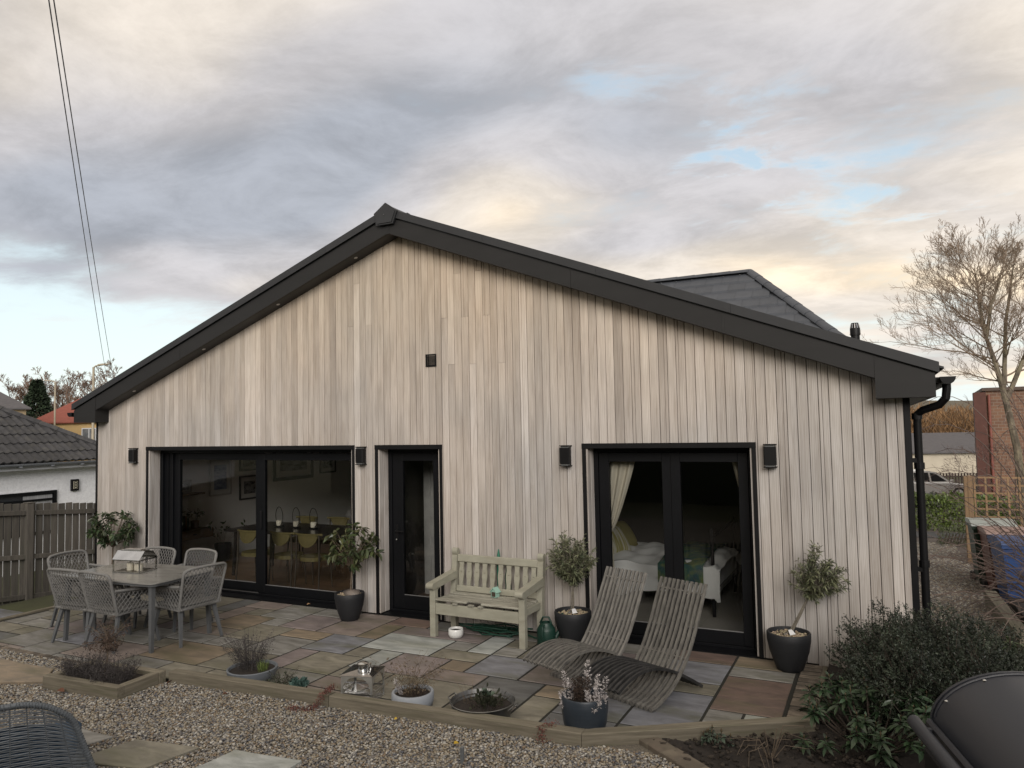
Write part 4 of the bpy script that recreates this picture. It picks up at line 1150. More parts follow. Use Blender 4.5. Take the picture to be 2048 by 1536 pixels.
# little mint bird house on the bench
MINT = mat('mint_paint', (0.32, 0.52, 0.44), 0.6, (0.27, 0.44, 0.37), scale=8)
bh = thing('bird_house', 'tiny mint green wooden bird house on the bench seat', 'bird house', (7.30, -.24, .418), R(-12))
m = MB(); m.prism([(-.036, 0), (.036, 0), (.036, .062), (0, .10), (-.036, .062)], -.03, .03); m.build('box', MINT, bh, smooth=0)
for s in (-1, 1):
    m = MB(); m.bar((s * .050, 0, .052), (-s * .002, 0, .108), .085, .006, up=(s * .72, 0, .7)); m.build('roof_board', MINT, bh, smooth=0)
MB().box(-.026, .026, -.034, -.029, .008, .058).build('opening', mat('dark_opening', (.06, .045, .03), .9), bh, smooth=0)

# white bowl pot under the bench
CER = mat('white_ceramic', (0.72, 0.72, 0.70), 0.25, (0.68, 0.68, 0.66), scale=5)
bo = thing('bowl_pot', 'small white glazed bowl pot of soil under the bench', 'pot', (6.93, -.50, 0))
MB().lathe([(.05, 0), (.075, .006), (.086, .04), (.083, .092), (.079, .096), (.075, .092), (.075, .07)], 24).build('bowl', CER, bo, smooth=60)
MB().lathe([(.0, .078), (.03, .083), (.075, .07)], 16, close_bot=False).build('soil', SOIL, bo)
# green watering can
CAN = mat('green_plastic', (0.009, 0.040, 0.028), 0.45, (0.007, 0.032, 0.022), scale=5)
wc = thing('watering_can', 'dark green plastic watering can beside the right front bench leg', 'watering can', (8.00, -.42, 0), R(20))
MB().lathe([(.095, 0), (.10, .008), (.10, .17), (.095, .185), (.082, .205), (.065, .228), (.06, .25), (.056, .25), (.056, .225)], 24).build('body', CAN, wc, smooth=40)
MB().tube([(-.02, -.075, .235), (-.03, -.135, .225), (-.03, -.15, .15), (-.02, -.13, .09), (-.01, -.10, .075)], .012, 8).build('side_handle', CAN, wc)
MB().tube([(.06, -.02, .235), (.03, 0, .30), (-.03, 0, .305), (-.065, .02, .235)], .011, 8).build('top_handle', CAN, wc)
MB().tube([(.08, .03, .06), (.13, .05, .14), (.165, .065, .26), (.175, .07, .33)], [.028, .02, .015, .013], 10).build('spout', CAN, wc)
# hose
HOSE = mat('green_hose', (0.010, 0.060, 0.038), 0.5, (0.008, 0.048, 0.03), scale=12)
pts = []
for i in range(150):
    a = i * .21; r_ = .20 + .05 * math.sin(i * .37) + .02 * math.sin(i * 1.3)
    pts.append((7.28 + 1.55 * r_ * math.cos(a) + .10 * math.sin(i * .11), -.22 + .42 * r_ * math.sin(a), .012 + .018 * (i // 30) + .008 * math.sin(i * .9)))
pts += [(7.33, -.12, .16), (7.36, -.075, .4), (7.345, -.062, .62), (7.37, -.06, .74), (7.40, -.06, .70), (7.41, -.06, .45), (7.45, -.07, .2), (7.62, -.16, .02), (7.80, -.24, .012), (7.9, -.2, .012)]
ho = MB().tube(pts, .0085, 7).build('garden_hose', HOSE, None, smooth=60)
tag(ho, 'green garden hose coiled on the ground under and behind the bench', 'hose')
# folded green parasol cover hanging behind the bench slats
pc = MB(); pc.lathe([(.004, .9), (.02, .82), (.026, .62), (.02, .46), (.004, .40)], 8)
o = pc.build('folded_umbrella', mat('green_nylon', (.02, .16, .10), .6, (.014, .11, .07), scale=14, stretch=(6, 6, 1)), None, loc=(7.25, -.045, .02)); tag(o, 'slim folded green umbrella hanging behind the bench back', 'umbrella')

# ---- slatted loungers: two curved slat rafts pushed through each other
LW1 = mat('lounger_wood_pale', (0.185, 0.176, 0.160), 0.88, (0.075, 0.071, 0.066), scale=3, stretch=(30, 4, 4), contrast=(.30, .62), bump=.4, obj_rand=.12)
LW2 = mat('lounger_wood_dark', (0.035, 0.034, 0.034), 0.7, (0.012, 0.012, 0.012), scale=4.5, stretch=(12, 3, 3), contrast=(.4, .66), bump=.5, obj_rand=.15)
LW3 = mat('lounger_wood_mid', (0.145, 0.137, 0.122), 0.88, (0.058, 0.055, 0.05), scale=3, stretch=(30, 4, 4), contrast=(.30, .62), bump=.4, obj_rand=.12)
def bez(P, n):
    """Catmull-Rom through P"""
    P = [Vector((p[0], p[1])) for p in P]; out = []
    for i in range(len(P) - 1):
        p0 = P[max(i - 1, 0)]; p1 = P[i]; p2 = P[i + 1]; p3 = P[min(i + 2, len(P) - 1)]
        for k in range(n):
            t = k / n
            out.append(.5 * ((2 * p1) + (-p0 + p2) * t + (2 * p0 - 5 * p1 + 4 * p2 - p3) * t * t + (-p0 + 3 * p1 - 3 * p2 + p3) * t ** 3))
    out.append(P[-1]); return out
BACKP = bez([(0.0, .90), (.10, .70), (.22, .47), (.36, .27), (.53, .125), (.70, .045), (.80, .022)], 4)     # (forward, height)
SEATP = bez([(1.20, .235), (1.10, .285), (.95, .325), (.78, .325), (.60, .285), (.42, .21), (.24, .115), (.08, .022)], 4)
def slat(prof, x, w, th):
    m = MB(); vs = []; n = len(prof)
    for i, p in enumerate(prof):
        a = prof[max(i - 1, 0)]; b_ = prof[min(i + 1, n - 1)]; t = (b_ - a).normalized(); nn = Vector((-t.y, t.x))
        for sx, sn in ((-1, -1), (1, -1), (1, 1), (-1, 1)):
            q = p + nn * (sn * th / 2); vs.append((x + sx * w / 2, q.x, q.y))
    fs = [(3, 2, 1, 0), tuple(range(4 * n - 4, 4 * n))]
    for i in range(n - 1):
        for k in range(4): fs.append((i * 4 + k, i * 4 + (k + 1) % 4, (i + 1) * 4 + (k + 1) % 4, (i + 1) * 4 + k))
    m.add(vs, fs); return m
def lounger(label, top, rz, mb_, ms_):
    t = thing('slatted_lounger', label, 'lounger', (top[0], top[1], 0), rz, 'curved slatted loungers')
    n = 11; pit = .0485
    b = bpy.data.objects.new('backrest', None); COL.objects.link(b); b.parent = t
    s_ = bpy.data.objects.new('seat', None); COL.objects.link(s_); s_.parent = t
    for i in range(n):
        x = (i - (n - 1) / 2) * pit
        slat(BACKP, x, .0255, .020).build('slat', mb_, b, smooth=50)
    for i in range(n - 1):
        x = (i - (n - 2) / 2) * pit
        slat(SEATP, x, .021, .024).build('slat', ms_, s_, smooth=50)
    for k in (2, 11, 19):
        p = BACKP[k]; MB().tube([(-.255, p.x, p.y), (.255, p.x, p.y)], .009, 6).build('dowel', mb_, b)
    for k in (1, 12):
        p = SEATP[k]; MB().tube([(-.235, p.x, p.y), (.235, p.x, p.y)], .009, 6).build('dowel', ms_, s_)
    # feet: rounded ends of the rafts
    for i in range(n):
        x = (i - (n - 1) / 2) * pit; MB().tube([(x, .775, .022), (x, .835, .018)], .0205, 8).build('foot', mb_, b)
    return t
ang = math.atan2(-.39, -.92) + math.pi / 2     # local +y = forward
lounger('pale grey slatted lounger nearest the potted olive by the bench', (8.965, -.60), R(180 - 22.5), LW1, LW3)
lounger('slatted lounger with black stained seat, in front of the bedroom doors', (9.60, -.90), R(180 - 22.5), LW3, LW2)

# ---- pots
POTD = mat('charcoal_pot', (0.015, 0.016, 0.019), 0.6, (0.011, 0.012, 0.014), scale=12, stretch=(1, 1, 6), bump=.08)
def egg_pot(t, h=.35, r=.20, mt=None):
    k = r / .2
    prof = [(.112 * k, 0), (.122 * k, .012), (.150 * k, h * .25), (.180 * k, h * .52), (.198 * k, h * .80), (r, h * .97), (r - .006, h), (r - .020, h), (r - .024, h * .95), (r - .03, h * .86)]
    MB().lathe(prof, 36).build('pot', mt or POTD, t, smooth=50)
    MB().lathe([(0, h * .9), (r - .026, h * .88)], 20, close_bot=False).build('soil', SOIL, t)
    n = 220; a = RNG.uniform(0, 6.283, n); rr = np.sqrt(RNG.uniform(0, 1, n)) * (r - .035)
    V, F = stones(np.stack([rr * np.cos(a), rr * np.sin(a), h * .895 + RNG.uniform(0, .012, n)], 1), .0125, RNG)
    tag(npmesh('gravel_mulch', V, F, PEB2, t, smooth=True), kind='stuff')
PEB2 = mat('pale_mulch', (0.42, 0.35, 0.24), 0.8, (0.26, 0.21, 0.14), scale=40, world_co=True, isl_rand=.4, hue_rand=.03)
BARK = mat('young_bark', (0.16, 0.12, 0.085), 0.85, (0.09, 0.07, 0.05), scale=14, stretch=(1, 1, 3), bump=.4)
BARKG = mat('grey_bark', (0.20, 0.18, 0.14), 0.85, (0.12, 0.105, 0.085), scale=14, stretch=(1, 1, 3), bump=.4)
OLIVE = mat('olive_leaf', (0.19, 0.20, 0.115), 0.5, (0.075, 0.09, 0.052), scale=9, isl_rand=.5, hue_rand=.02, contrast=(.35, .6), transl=.15)
RHOD = mat('rhododendron_leaf', (0.06, 0.085, 0.035), 0.38, (0.03, 0.05, 0.022), scale=6, isl_rand=.45, hue_rand=.035, transl=.12)
PHOT = mat('photinia_leaf', (0.085, 0.105, 0.04), 0.36, (0.05, 0.06, 0.028), scale=6, isl_rand=.45, hue_rand=.045, transl=.12)
REDTIP = mat('red_tip_leaf', (0.22, 0.10, 0.07), 0.4, (0.15, 0.08, 0.05), scale=6, isl_rand=.4, transl=.15)
def twigs(mb, root, tips, r0, r1, rng, mid=.35, n=5):
    for tp in tips:
        a = Vector(root); b_ = Vector(tp); c = a.lerp(b_, mid) + Vector((rng.uniform(-.02, .02), rng.uniform(-.02, .02), .05))
        pts = [a.lerp(c, k / n).lerp(c.lerp(b_, k / n), k / n) for k in range(n + 1)]
        mb.tube(pts, [r0 + (r1 - r0) * k / n for k in range(n + 1)], 5)
def broadleaf_standard(loc, label, hc, stem_top, rx, rz_, nshoot, seed, lm, kink=(0, 0), pot=True, group=None, leafL=.085, name='potted_tree', xmin=-9):
    rng = np.random.default_rng(seed); rr = random.Random(seed)
    t = thing(name, label, 'potted plant', (*loc, 0), 0, group)
    egg_pot(t, .33, .185)
    m = MB(); m.tube([(0, 0, .25), (kink[0] * .4, kink[1] * .4, stem_top * .5), (kink[0], kink[1], stem_top)], [.014, .012, .011], 8)
    tips = []
    for i in range(nshoot):
        d = sph(1, rng)[0]; rad = rng.uniform(.55, 1.0)
        tips.append((kink[0] + d[0] * rx * rad, max(kink[1] + d[1] * rx * rad * .8, -9) , hc + d[2] * rz_ * rad))
    tips = [(x, min(y, -loc[1] - .06), z) for x, y, z in tips]
    twigs(m, (kink[0], kink[1], stem_top - .02), tips, .006, .003, rr)
    m.build('trunk', BARK, t)
    P = []; D = []; Ls = []
    for tp in tips:
        out = np.array(tp) - np.array([kink[0], kink[1], hc - .12]); out = out / (np.linalg.norm(out) + 1e-6)
        for w in range(rng.integers(9, 15)):
            a = rng.uniform(0, 6.283); s = norm(np.cross(out, sph(1, rng)[0]))
            back = rng.uniform(0, .07)
            P.append(np.array(tp) - out * back); D.append(out * rng.uniform(.15, .8) + s * 1.0 + np.array([0, 0, -.15 - rng.uniform(0, .5)])); Ls.append(leafL * rng.uniform(.65, 1.2))
    P = np.array(P); D = np.array(D); Ls = np.array(Ls)
    V, F = leaves(P, D, Ls, Ls * .34, rng, six=True, droop=.18)
    npmesh('crown', V, F, lm, t, smooth=True)
    return t, tips
broadleaf_standard((.86, -.34), 'bushy evergreen standard tree behind the dining chairs, left of the sliding door', .95, .66, .46, .30, 78, 21, RHOD, (0.02, 0), name='potted_evergreen')
pt, tips = broadleaf_standard((5.32, -.34), 'sparse evergreen standard in a charcoal pot between sliding door and narrow door', .92, .64, .41, .28, 46, 8, PHOT, (0.04, -.0), name='potted_evergreen', leafL=.10)
# pale rock on its gravel
V, F = stones(np.array([[.05, -.02, .325]]), .075, np.random.default_rng(4), .5); tag(npmesh('rock', V, F, ST['k'], None), 'pale pink rock lying in the charcoal pot by the sliding door', 'rock'); bpy.data.objects['rock'].location = (5.32, -.34, 0)
def olive(loc, label, base_z, top, ctr, rx, rz_, nsh, seed, pr=.20, ph=.35):
    rng = np.random.default_rng(seed); rr = random.Random(seed)
    t = thing('potted_olive', label, 'potted plant', (*loc, 0), 0, 'potted olive trees against the cladding')
    egg_pot(t, ph, pr)
    m = MB(); top = Vector(top)
    m.tube([(0, 0, ph * .85), tuple(Vector((0, 0, ph * .85)).lerp(top, .5) + Vector((.008, 0, 0))), tuple(top)], [.012, .0105, .010], 8)
    m.tube([(-.02, -.01, ph * .85), tuple(Vector((-.02, -.01, ph * .85)).lerp(top, .8))], .006, 6)
    tips = []
    for i in range(nsh):
        d = sph(1, rng)[0]; q = rng.uniform(.35, 1.0) ** .6 * rng.uniform(.8, 1.15)
        tips.append((ctr[0] + d[0] * rx * q, min(ctr[1] + d[1] * rx * q * .8, -loc[1] - .05), ctr[2] + d[2] * rz_ * q))
    for i in range(4): tips.append((ctr[0] + rng.uniform(-.7, .7) * rx, ctr[1] - .02, ctr[2] + rz_ * rng.uniform(1.05, 1.3)))
    twigs(m, tuple(top - Vector((0, 0, .02))), tips, .005, .0018, rr, .5, 6)
    m.build('trunk', BARKG, t)
    P = []; D = []
    for tp in tips:
        tp = np.array(tp); ax_ = tp - np.array(top); ax_ = ax_ / (np.linalg.norm(ax_) + 1e-6)
        k = rng.integers(16, 26)
        for w in range(k):
            P.append(tp - ax_ * rng.uniform(0, .17)); D.append(ax_ * .9 + sph(1, rng)[0] * .75 + np.array([0, 0, -.25 - .3 * rng.random()]))
    P = np.array(P); D = np.array(D); Ls = rng.uniform(.04, .07, len(P))
    V, F = leaves(P, D, Ls, Ls * .21, rng, six=True, droop=.12)
    npmesh('crown', V, F, OLIVE, t, smooth=True)
    # crumpled white plant tag
    m = MB(); z = ph * .92
    m.add([(-.055, -.03, z), (-.02, -.05, z + .035), (.0, -.02, z + .045), (-.03, 0, z + .012)], [(0, 1, 2, 3)]); m.add([(0, -.03, z + .05), (.02, -.06, z + .01), (.065, -.03, z + .018), (.03, -.005, z + .055)], [(0, 1, 2, 3)]); m.add([(-.04, -.06, z + .01), (-.02, -.075, z + .03), (.0, -.06, z + .034), (-.015, -.04, z + .01)], [(0, 1, 2, 3)])
    m.build('plant_tag', mat('tag_paper', (.75, .75, .76), .5) if 'tag_paper' not in MATS else MATS['tag_paper'], t, smooth=0)
olive((8.235, -.235), 'upright potted olive between the bench and the bedroom doors', 0, (.01, -.01, .66), (-.01, -.02, .89), .31, .24, 120, 31)
olive((10.42, -.225), 'leaning potted olive at the right end of the house front', 0, (.20, -.01, .72), (.29, -.03, .90), .25, .23, 105, 32)

# blue pot with silvered heather
BLUEP = mat('blue_glaze', (0.026, 0.035, 0.047), 0.42, (0.020, 0.028, 0.038), scale=5, stretch=(1, 1, 14), bump=.12, rough_var=.08)
bp_ = thing('blue_pot', 'slate blue glazed pot with silver and brown dried heather in front of the loungers', 'potted plant', (9.17, -2.37, 0))
MB().lathe([(.125, 0), (.135, .01), (.165, .10), (.178, .2), (.178, .285), (.172, .298), (.160, .296), (.156, .27), (.156, .24)], 36).build('pot', BLUEP, bp_, smooth=50)
MB().lathe([(0, .25), (.157, .245)], 20, close_bot=False).build('soil', SOIL, bp_)
SILV = mat('silver_heather', (0.52, 0.49, 0.47), 0.85, (0.33, 0.30, 0.30), scale=20, isl_rand=.35)
BROWN = mat('brown_heather', (0.055, 0.034, 0.022), 0.9, (0.03, 0.02, 0.014), scale=20, isl_rand=.4)
rng = np.random.default_rng(5)
def spikes(tips_, root_, thick, n, L, mt, name, parent, wd=.5, spread=.5):
    P = []; D = []
    for tp, rt in zip(tips_, root_):
        a = np.array(rt, float); b_ = np.array(tp, float); ax_ = norm(b_ - a)
        for k in range(n):
            s = rng.uniform(.15, 1.0); base = a + (b_ - a) * s; o_ = sph(1, rng)[0]; o_ = norm(o_ - ax_ * o_.dot(ax_))
            P.append(base + o_ * thick * rng.uniform(0, 1) * (1.15 - .6 * s)); D.append(ax_ * spread + o_)
    P = np.array(P); D = np.array(D); Ls = L * rng.uniform(.6, 1.3, len(P))
    V, F = leaves(P, D, Ls, Ls * wd, rng)
    return npmesh(name, V, F, mt, parent)
tp_ = [(-.14, -.06, .47), (-.11, -.02, .40), (-.16, -.09, .33), (-.13, -.13, .24), (.02, .03, .545), (.0, .05, .46), (.13, -.05, .47), (.10, -.02, .40), (.17, .02, .44), (.16, -.11, .30), (.12, -.14, .24), (.19, -.04, .33), (.06, -.10, .36)]
rt_ = [(-.12, -.05, .22), (-.1, 0, .22), (-.12, -.07, .22), (-.12, -.07, .27), (.02, .03, .25), (.0, .04, .24), (.1, -.04, .22), (.1, 0, .22), (.12, .02, .22), (.12, -.07, .24), (.12, -.07, .27), (.13, -.03, .22), (.07, -.06, .22)]
spikes(tp_, rt_, .022, 130, .017, SILV, 'silver_spikes', bp_)
bt = [(rng.uniform(-.09, .06), rng.uniform(-.08, .1), rng.uniform(.34, .43)) for _ in range(26)]; br = [(x * .5, y * .5, .24) for x, y, z in bt]
spikes(bt, br, .012, 50, .016, BROWN, 'brown_spikes', bp_)

# grey bowls, tub and steel lantern along the sleepers
CONC = mat('pale_concrete', (0.33, 0.355, 0.385), 0.7, (0.28, 0.30, 0.33), scale=9, bump=.12)
CONCD = mat('grey_concrete', (0.16, 0.175, 0.195), 0.7, (0.13, 0.145, 0.16), scale=9, bump=.12)
LAVD = mat('dead_lavender', (0.085, 0.075, 0.072), 0.9, (0.045, 0.04, 0.04), scale=20, isl_rand=.4)
def stalks(mb, n, c, r, h, rng, lean=.35, rad=.0018, seg=3):
    tips = []
    for i in range(n):
        a = rng.uniform(0, 6.283); q = math.sqrt(rng.uniform(0, 1)) * r
        x0, y0 = c[0] + q * math.cos(a), c[1] + q * math.sin(a); hh = h * rng.uniform(.5, 1.0)
        dx, dy = lean * hh * (q / r) * math.cos(a) + rng.uniform(-.1, .1) * hh, lean * hh * (q / r) * math.sin(a) + rng.uniform(-.1, .1) * hh
        pts = [(x0 + dx * t * t + rng.uniform(-.004, .004), y0 + dy * t * t + rng.uniform(-.004, .004), c[2] + hh * t) for t in np.linspace(0, 1, seg + 1)]
        mb.tube(pts, [rad * (1 - .5 * t) for t in np.linspace(0, 1, seg + 1)], 3, cap=False); tips.append((pts[-1], (x0, y0, c[2])))
    return tips
g1 = thing('grey_bowl_planter', 'wide grey bowl planter with dead lavender and a tuft of grass', 'potted plant', (5.86, -2.46, 0))
MB().lathe([(.16, 0), (.20, .02), (.225, .08), (.232, .115), (.226, .12), (.215, .118), (.205, .09)], 32).build('pot', CONCD, g1, smooth=50)
MB().lathe([(0, .10), (.21, .095)], 20, close_bot=False).build('soil', SOIL, g1)
m = MB(); tp = stalks(m, 120, (-.06, .02, .09), .11, .33, rng, .6); m.build('stems', LAVD, g1, smooth=0)
spikes([t_[0] for t_ in tp], [t_[1] for t_ in tp], .006, 20, .014, LAVD, 'dry_flowers', g1, .5, 1.0)
P = np.array([(.13 + rng.normal(0, .02), -.0 + rng.normal(0, .02), .09) for _ in range(70)]); D = np.array([(rng.normal(0, .25), rng.normal(0, .25), 1) for _ in range(70)]); V, F = leaves(P, D, rng.uniform(.07, .14, 70), .005, rng); npmesh('grass_tuft', V, F, mat('grass_blade', (.14, .19, .045), .6, isl_rand=.4), g1)
g2 = thing('pale_pot', 'pale grey round pot with a dry spindly plant, right of the steel lantern', 'potted plant', (7.65, -2.43, 0))
MB().lathe([(.13, 0), (.165, .02), (.178, .07), (.178, .125), (.172, .135), (.155, .134), (.150, .11)], 32).build('pot', CONC, g2, smooth=50)
MB().lathe([(0, .105), (.155, .10)], 20, close_bot=False).build('soil', SOIL, g2)
DRY = mat('dry_leaf', (0.155, 0.115, 0.07), 0.85, (0.09, 0.068, 0.045), scale=20, isl_rand=.4)
m = MB(); tp = stalks(m, 26, (-.02, .0, .10), .06, .32, rng, 1.3, .002, 5); m.build('stems', DRY, g2, smooth=0)
spikes([t_[0] for t_ in tp], [t_[1] for t_ in tp], .02, 26, .03, DRY, 'dry_leaves', g2, .25, .3)
sv = [(-.11 + rng.uniform(-.02, .03), -.05 + rng.uniform(-.05, .05), rng.uniform(.16, .25)) for _ in range(7)]; spikes(sv, [(-.10, -.02, .08)] * 7, .014, 60, .013, SILV, 'silver_spikes', g2)
m = MB(); stalks(m, 60, (.04, -.02, .10), .07, .07, rng, 1.2, .002); m.build('cut_stems', BROWN, g2, smooth=0)
g3 = thing('metal_tub', 'round galvanised metal tub with handles and a low green plant', 'potted plant', (8.28, -2.36, 0))
GALV = mat('galvanised_metal', (0.26, 0.26, 0.255), 0.45, (0.15, 0.15, 0.145), metal=1.0, scale=14)
MB().lathe([(.20, 0), (.225, .01), (.262, .12), (.268, .124), (.262, .128), (.257, .122), (.222, .03)], 36).build('tub', GALV, g3, smooth=40)
m = MB(); ring = [(.245 * math.cos(a), .245 * math.sin(a), .095) for a in np.linspace(0, 6.283, 30)[:-1]]; m.tube(ring, .004, 5, closed=True); m.build('rim_bead', GALV, g3)
for s in (-1, 1): MB().tube([(s * .262, -.06, .10), (s * .295, -.05, .125), (s * .295, .05, .125), (s * .262, .06, .10)], .006, 6).build('handle', GALV, g3)
MB().lathe([(0, .085), (.24, .075)], 20, close_bot=False).build('soil', SOIL, g3)
KALE = mat('grey_green_leaf', (0.075, 0.105, 0.075), 0.6, (0.05, 0.075, 0.05), scale=8, isl_rand=.4, transl=.1)
P = np.array([(.06 + rng.normal(0, .06), -.02 + rng.normal(0, .05), .09 + abs(rng.normal(0, .05))) for _ in range(170)]); D = P - np.array([.05, 0, .02]) + sph(170, rng) * .05; Ls = rng.uniform(.02, .05, 170)
V, F = leaves(P, D, Ls, Ls * .5, rng, six=True); npmesh('leaves', V, F, mat('thyme_leaf', (.045, .05, .026), .7, isl_rand=.5), g3, smooth=True)
P = np.array([(.05, -.0, .17)] * 16) + rng.normal(0, .012, (16, 3)); D = np.array([(math.cos(a), math.sin(a), .7) for a in rng.uniform(0, 6.28, 16)]); V, F = leaves(P, D, rng.uniform(.04, .065, 16), .04, rng, six=True); npmesh('kale_rosette', V, F, KALE, g3, smooth=True)
m = MB(); stalks(m, 40, (.05, -.01, .05), .13, .13, rng, .6, .002); m.build('stems', BROWN, g3, smooth=0)
m = MB(); stalks(m, 12, (-.14, .05, .05), .06, .24, rng, .4, .0016); m.build('dead_stems', DRY, g3, smooth=0)

# steel lantern with arched sides
ln = thing('steel_lantern', 'square steel lantern with arched sides and chimney cap behind the sleepers', 'lantern', (7.14, -2.44, 0), R(14)); ln.scale = (1, 1, 1.12)
w = .14
def arch_panel():
    out = [(-w, 0), (-w, .215), (w, .215), (w, 0), (w - .016, 0)]
    inn = [((w - .016) * math.cos(a), .115 + (w - .016) * .72 * math.sin(a)) for a in np.linspace(0, math.pi, 13)]
    return out + inn + [(-w + .016, 0)]
STEELM = mat('satin_steel', (.62, .62, .60), .42, (.5, .5, .48), metal=.85, scale=30)
for k in range(4):
    M_ = Matrix.Rotation(R(90 * k), 4, 'Z') @ Matrix.Translation((0, -w, 0))
    # arch plate as strips (outline is concave)
    m = MB(M_); inn = [((w - .016) * math.cos(a), .115 + (w - .016) * .72 * math.sin(a)) for a in np.linspace(0, math.pi, 13)]
    for p, q in zip(inn[:-1], inn[1:]): m.prism([p, (p[0], .215), (q[0], .215), q], -.002, .002)
    m.prism([(w - .016, 0), (w, 0), (w, .215), (w - .016, .215)], -.0022, .0022); m.prism([(-w, 0), (-w + .016, 0), (-w + .016, .215), (-w, .215)], -.0022, .0022)
    pn = m.build('arch_panel', STEELM, ln, smooth=0)
    m = MB(M_); m.quad((-w, .004, .0), (w, .004, .0), (w, .004, .215), (-w, .004, .215)); m.build('pane', GLASS2, ln, smooth=0, fix=False)
    m = MB(M_); m.box(-w, w, -.006, .004, .07, .082); m.build('cross_bar', STEEL, ln, smooth=0)
    m = MB(M_); m.tube([(-w + .02, -.004, .0), (w - .02, -.004, .07)], .0025, 5); m.tube([(w - .02, -.0035, .0), (-w + .02, -.0035, .07)], .0025, 5); m.build('cross_wire', STEEL, ln)
MB().box(-w, w, -w, w, 0, .008).build('base_plate', STEEL, ln, smooth=0)
m = MB(); m.add([(-w - .012, -w - .012, .215), (w + .012, -w - .012, .215), (w + .012, w + .012, .215), (-w - .012, w + .012, .215), (-.045, -.045, .232), (.045, -.045, .232), (.045, .045, .232), (-.045, .045, .232)], [(0, 1, 5, 4), (1, 2, 6, 5), (2, 3, 7, 6), (3, 0, 4, 7), (4, 5, 6, 7), (3, 2, 1, 0)]); lid = m.build('lid', CHROME, ln, smooth=0)
MB().lathe([(.042, .232), (.042, .262), (.05, .264), (.05, .274), (.03, .284), (0, .287)], 20).build('chimney_cap', CHROME, lid, smooth=40)
MB().tube([(.06, -.03, .228), (.06, -.03, .268), (.06, .03, .268), (.06, .03, .228)], .006, 6).build('carry_ring', CHROME, lid)

# blue-green succulents and trailing sedum by the sleeper
sc = thing('succulent_plant', 'low blue-green succulent clump behind the sleeper, left of the steel lantern', 'plant', (6.50, -2.58, 0))
P = []; D = []
for c in [(0, 0), (.06, .03), (-.05, .04), (.09, -.02), (.03, .07)]:
    for k in range(22):
        a = rng.uniform(0, 6.283); e_ = rng.uniform(.1, 1.2); P.append((c[0], c[1], .06 + .02 * rng.random())); D.append((math.cos(a) * math.cos(e_), math.sin(a) * math.cos(e_), math.sin(e_)))
V, F = leaves(np.array(P), np.array(D), .06, .035, rng, six=True); npmesh('rosettes', V, F, mat('succulent_leaf', (.07, .13, .11), .5, (.05, .09, .08), isl_rand=.3), sc, smooth=True)
m = MB(); stalks(m, 30, (0, 0, 0), .1, .09, rng, .3, .004); m.build('stems', BROWN, sc, smooth=0)
sh = thing('small_twiggy_plant', 'small dark twiggy plant between the lavender bowl and the succulents', 'plant', (6.30, -2.55, 0))
m = MB(); tp = stalks(m, 34, (0, 0, 0), .06, .17, rng, .8, .002); m.build('stems', BROWN, sh, smooth=0)
spikes([t_[0] for t_ in tp], [t_[1] for t_ in tp], .012, 14, .02, mat('dull_leaf', (.05, .06, .035), .7, isl_rand=.5), 'leaves', sh, .5, .5)
SED = mat('red_sedum', (0.16, 0.055, 0.04), 0.7, (0.09, 0.035, 0.028), scale=20, isl_rand=.5, hue_rand=.02)
def sedum(path, label, n, spread):
    P = []; D = []
    for k in range(n):
        s = rng.uniform(0, len(path) - 1.001); i = int(s); a = Vector(path[i]).lerp(Vector(path[i + 1]), s - i)
        P.append(np.array(a) + rng.normal(0, spread, 3) * np.array([1, 1, .6])); D.append(sph(1, rng)[0] + np.array([0, 0, .4]))
    V, F = leaves(np.array(P), np.array(D), rng.uniform(.008, .02, n), .009, rng)
    o = npmesh('trailing_plant', V, F, SED); tag(o, label, 'plant')
sedum([(6.95, -2.60, .13), (6.98, -2.70, .14), (7.0, -2.80, .135), (7.0, -2.86, .07), (6.96, -2.91, .045), (6.84, -2.93, .04), (6.75, -2.93, .04)], 'red trailing plant spilling over the sleeper joint onto the gravel', 700, .018)
sedum([(9.0, -2.55, .12), (8.95, -2.63, .125), (8.93, -2.68, .07), (8.97, -2.70, .045)], 'red trailing plant over the sleeper left of the blue pot', 260, .02)

# grey marker post and odd fallen leaves
o = MB().box(-.012, .012, -.012, .012, -.05, .13, .003).build('marker_peg', mat('grey_peg', (.13, .14, .145), .5), None, smooth=0, loc=(8.575, -3.2, 0)); tag(o, 'short grey plastic peg standing in the gravel at the bottom edge', 'peg')
LEAFY = mat('yellow_fallen_leaf', (.50, .34, .03), .6, (.4, .26, .02)); LEAFB = mat('brown_fallen_leaf', (.14, .055, .025), .7, (.09, .035, .018))
def fallen(x, y, z, s, mt, label):
    V, F = leaves(np.array([[0, 0, 0]]), np.array([[rng.normal(), rng.normal(), .25]]), s, s * .8, rng, six=True)
    o = npmesh('fallen_leaf', V, F, mt, smooth=True); o.location = (x, y, z); tag(o, label, 'leaf', 'fallen leaves')
fallen(8.42, -2.98, .045, .05, LEAFY, 'bright yellow leaf on the gravel right of centre')
fallen(7.72, -2.80, .045, .03, LEAFY, 'small yellow leaf at the foot of the long sleeper')
fallen(4.62, -3.47, .05, .07, LEAFB, 'brown leaf against the front of the square planter')
fallen(5.32, -2.97, .05, .06, LEAFB, 'brown leaf in the corner between planter and sleeper')
fallen(6.05, -2.93, .05, .05, LEAFB, 'brown leaf on the gravel below the lavender bowl')
fallen(4.35, -.02, .02, .06, mat('tan_fallen_leaf', (.36, .22, .12), .7), 'tan leaf on the sill of the sliding door')
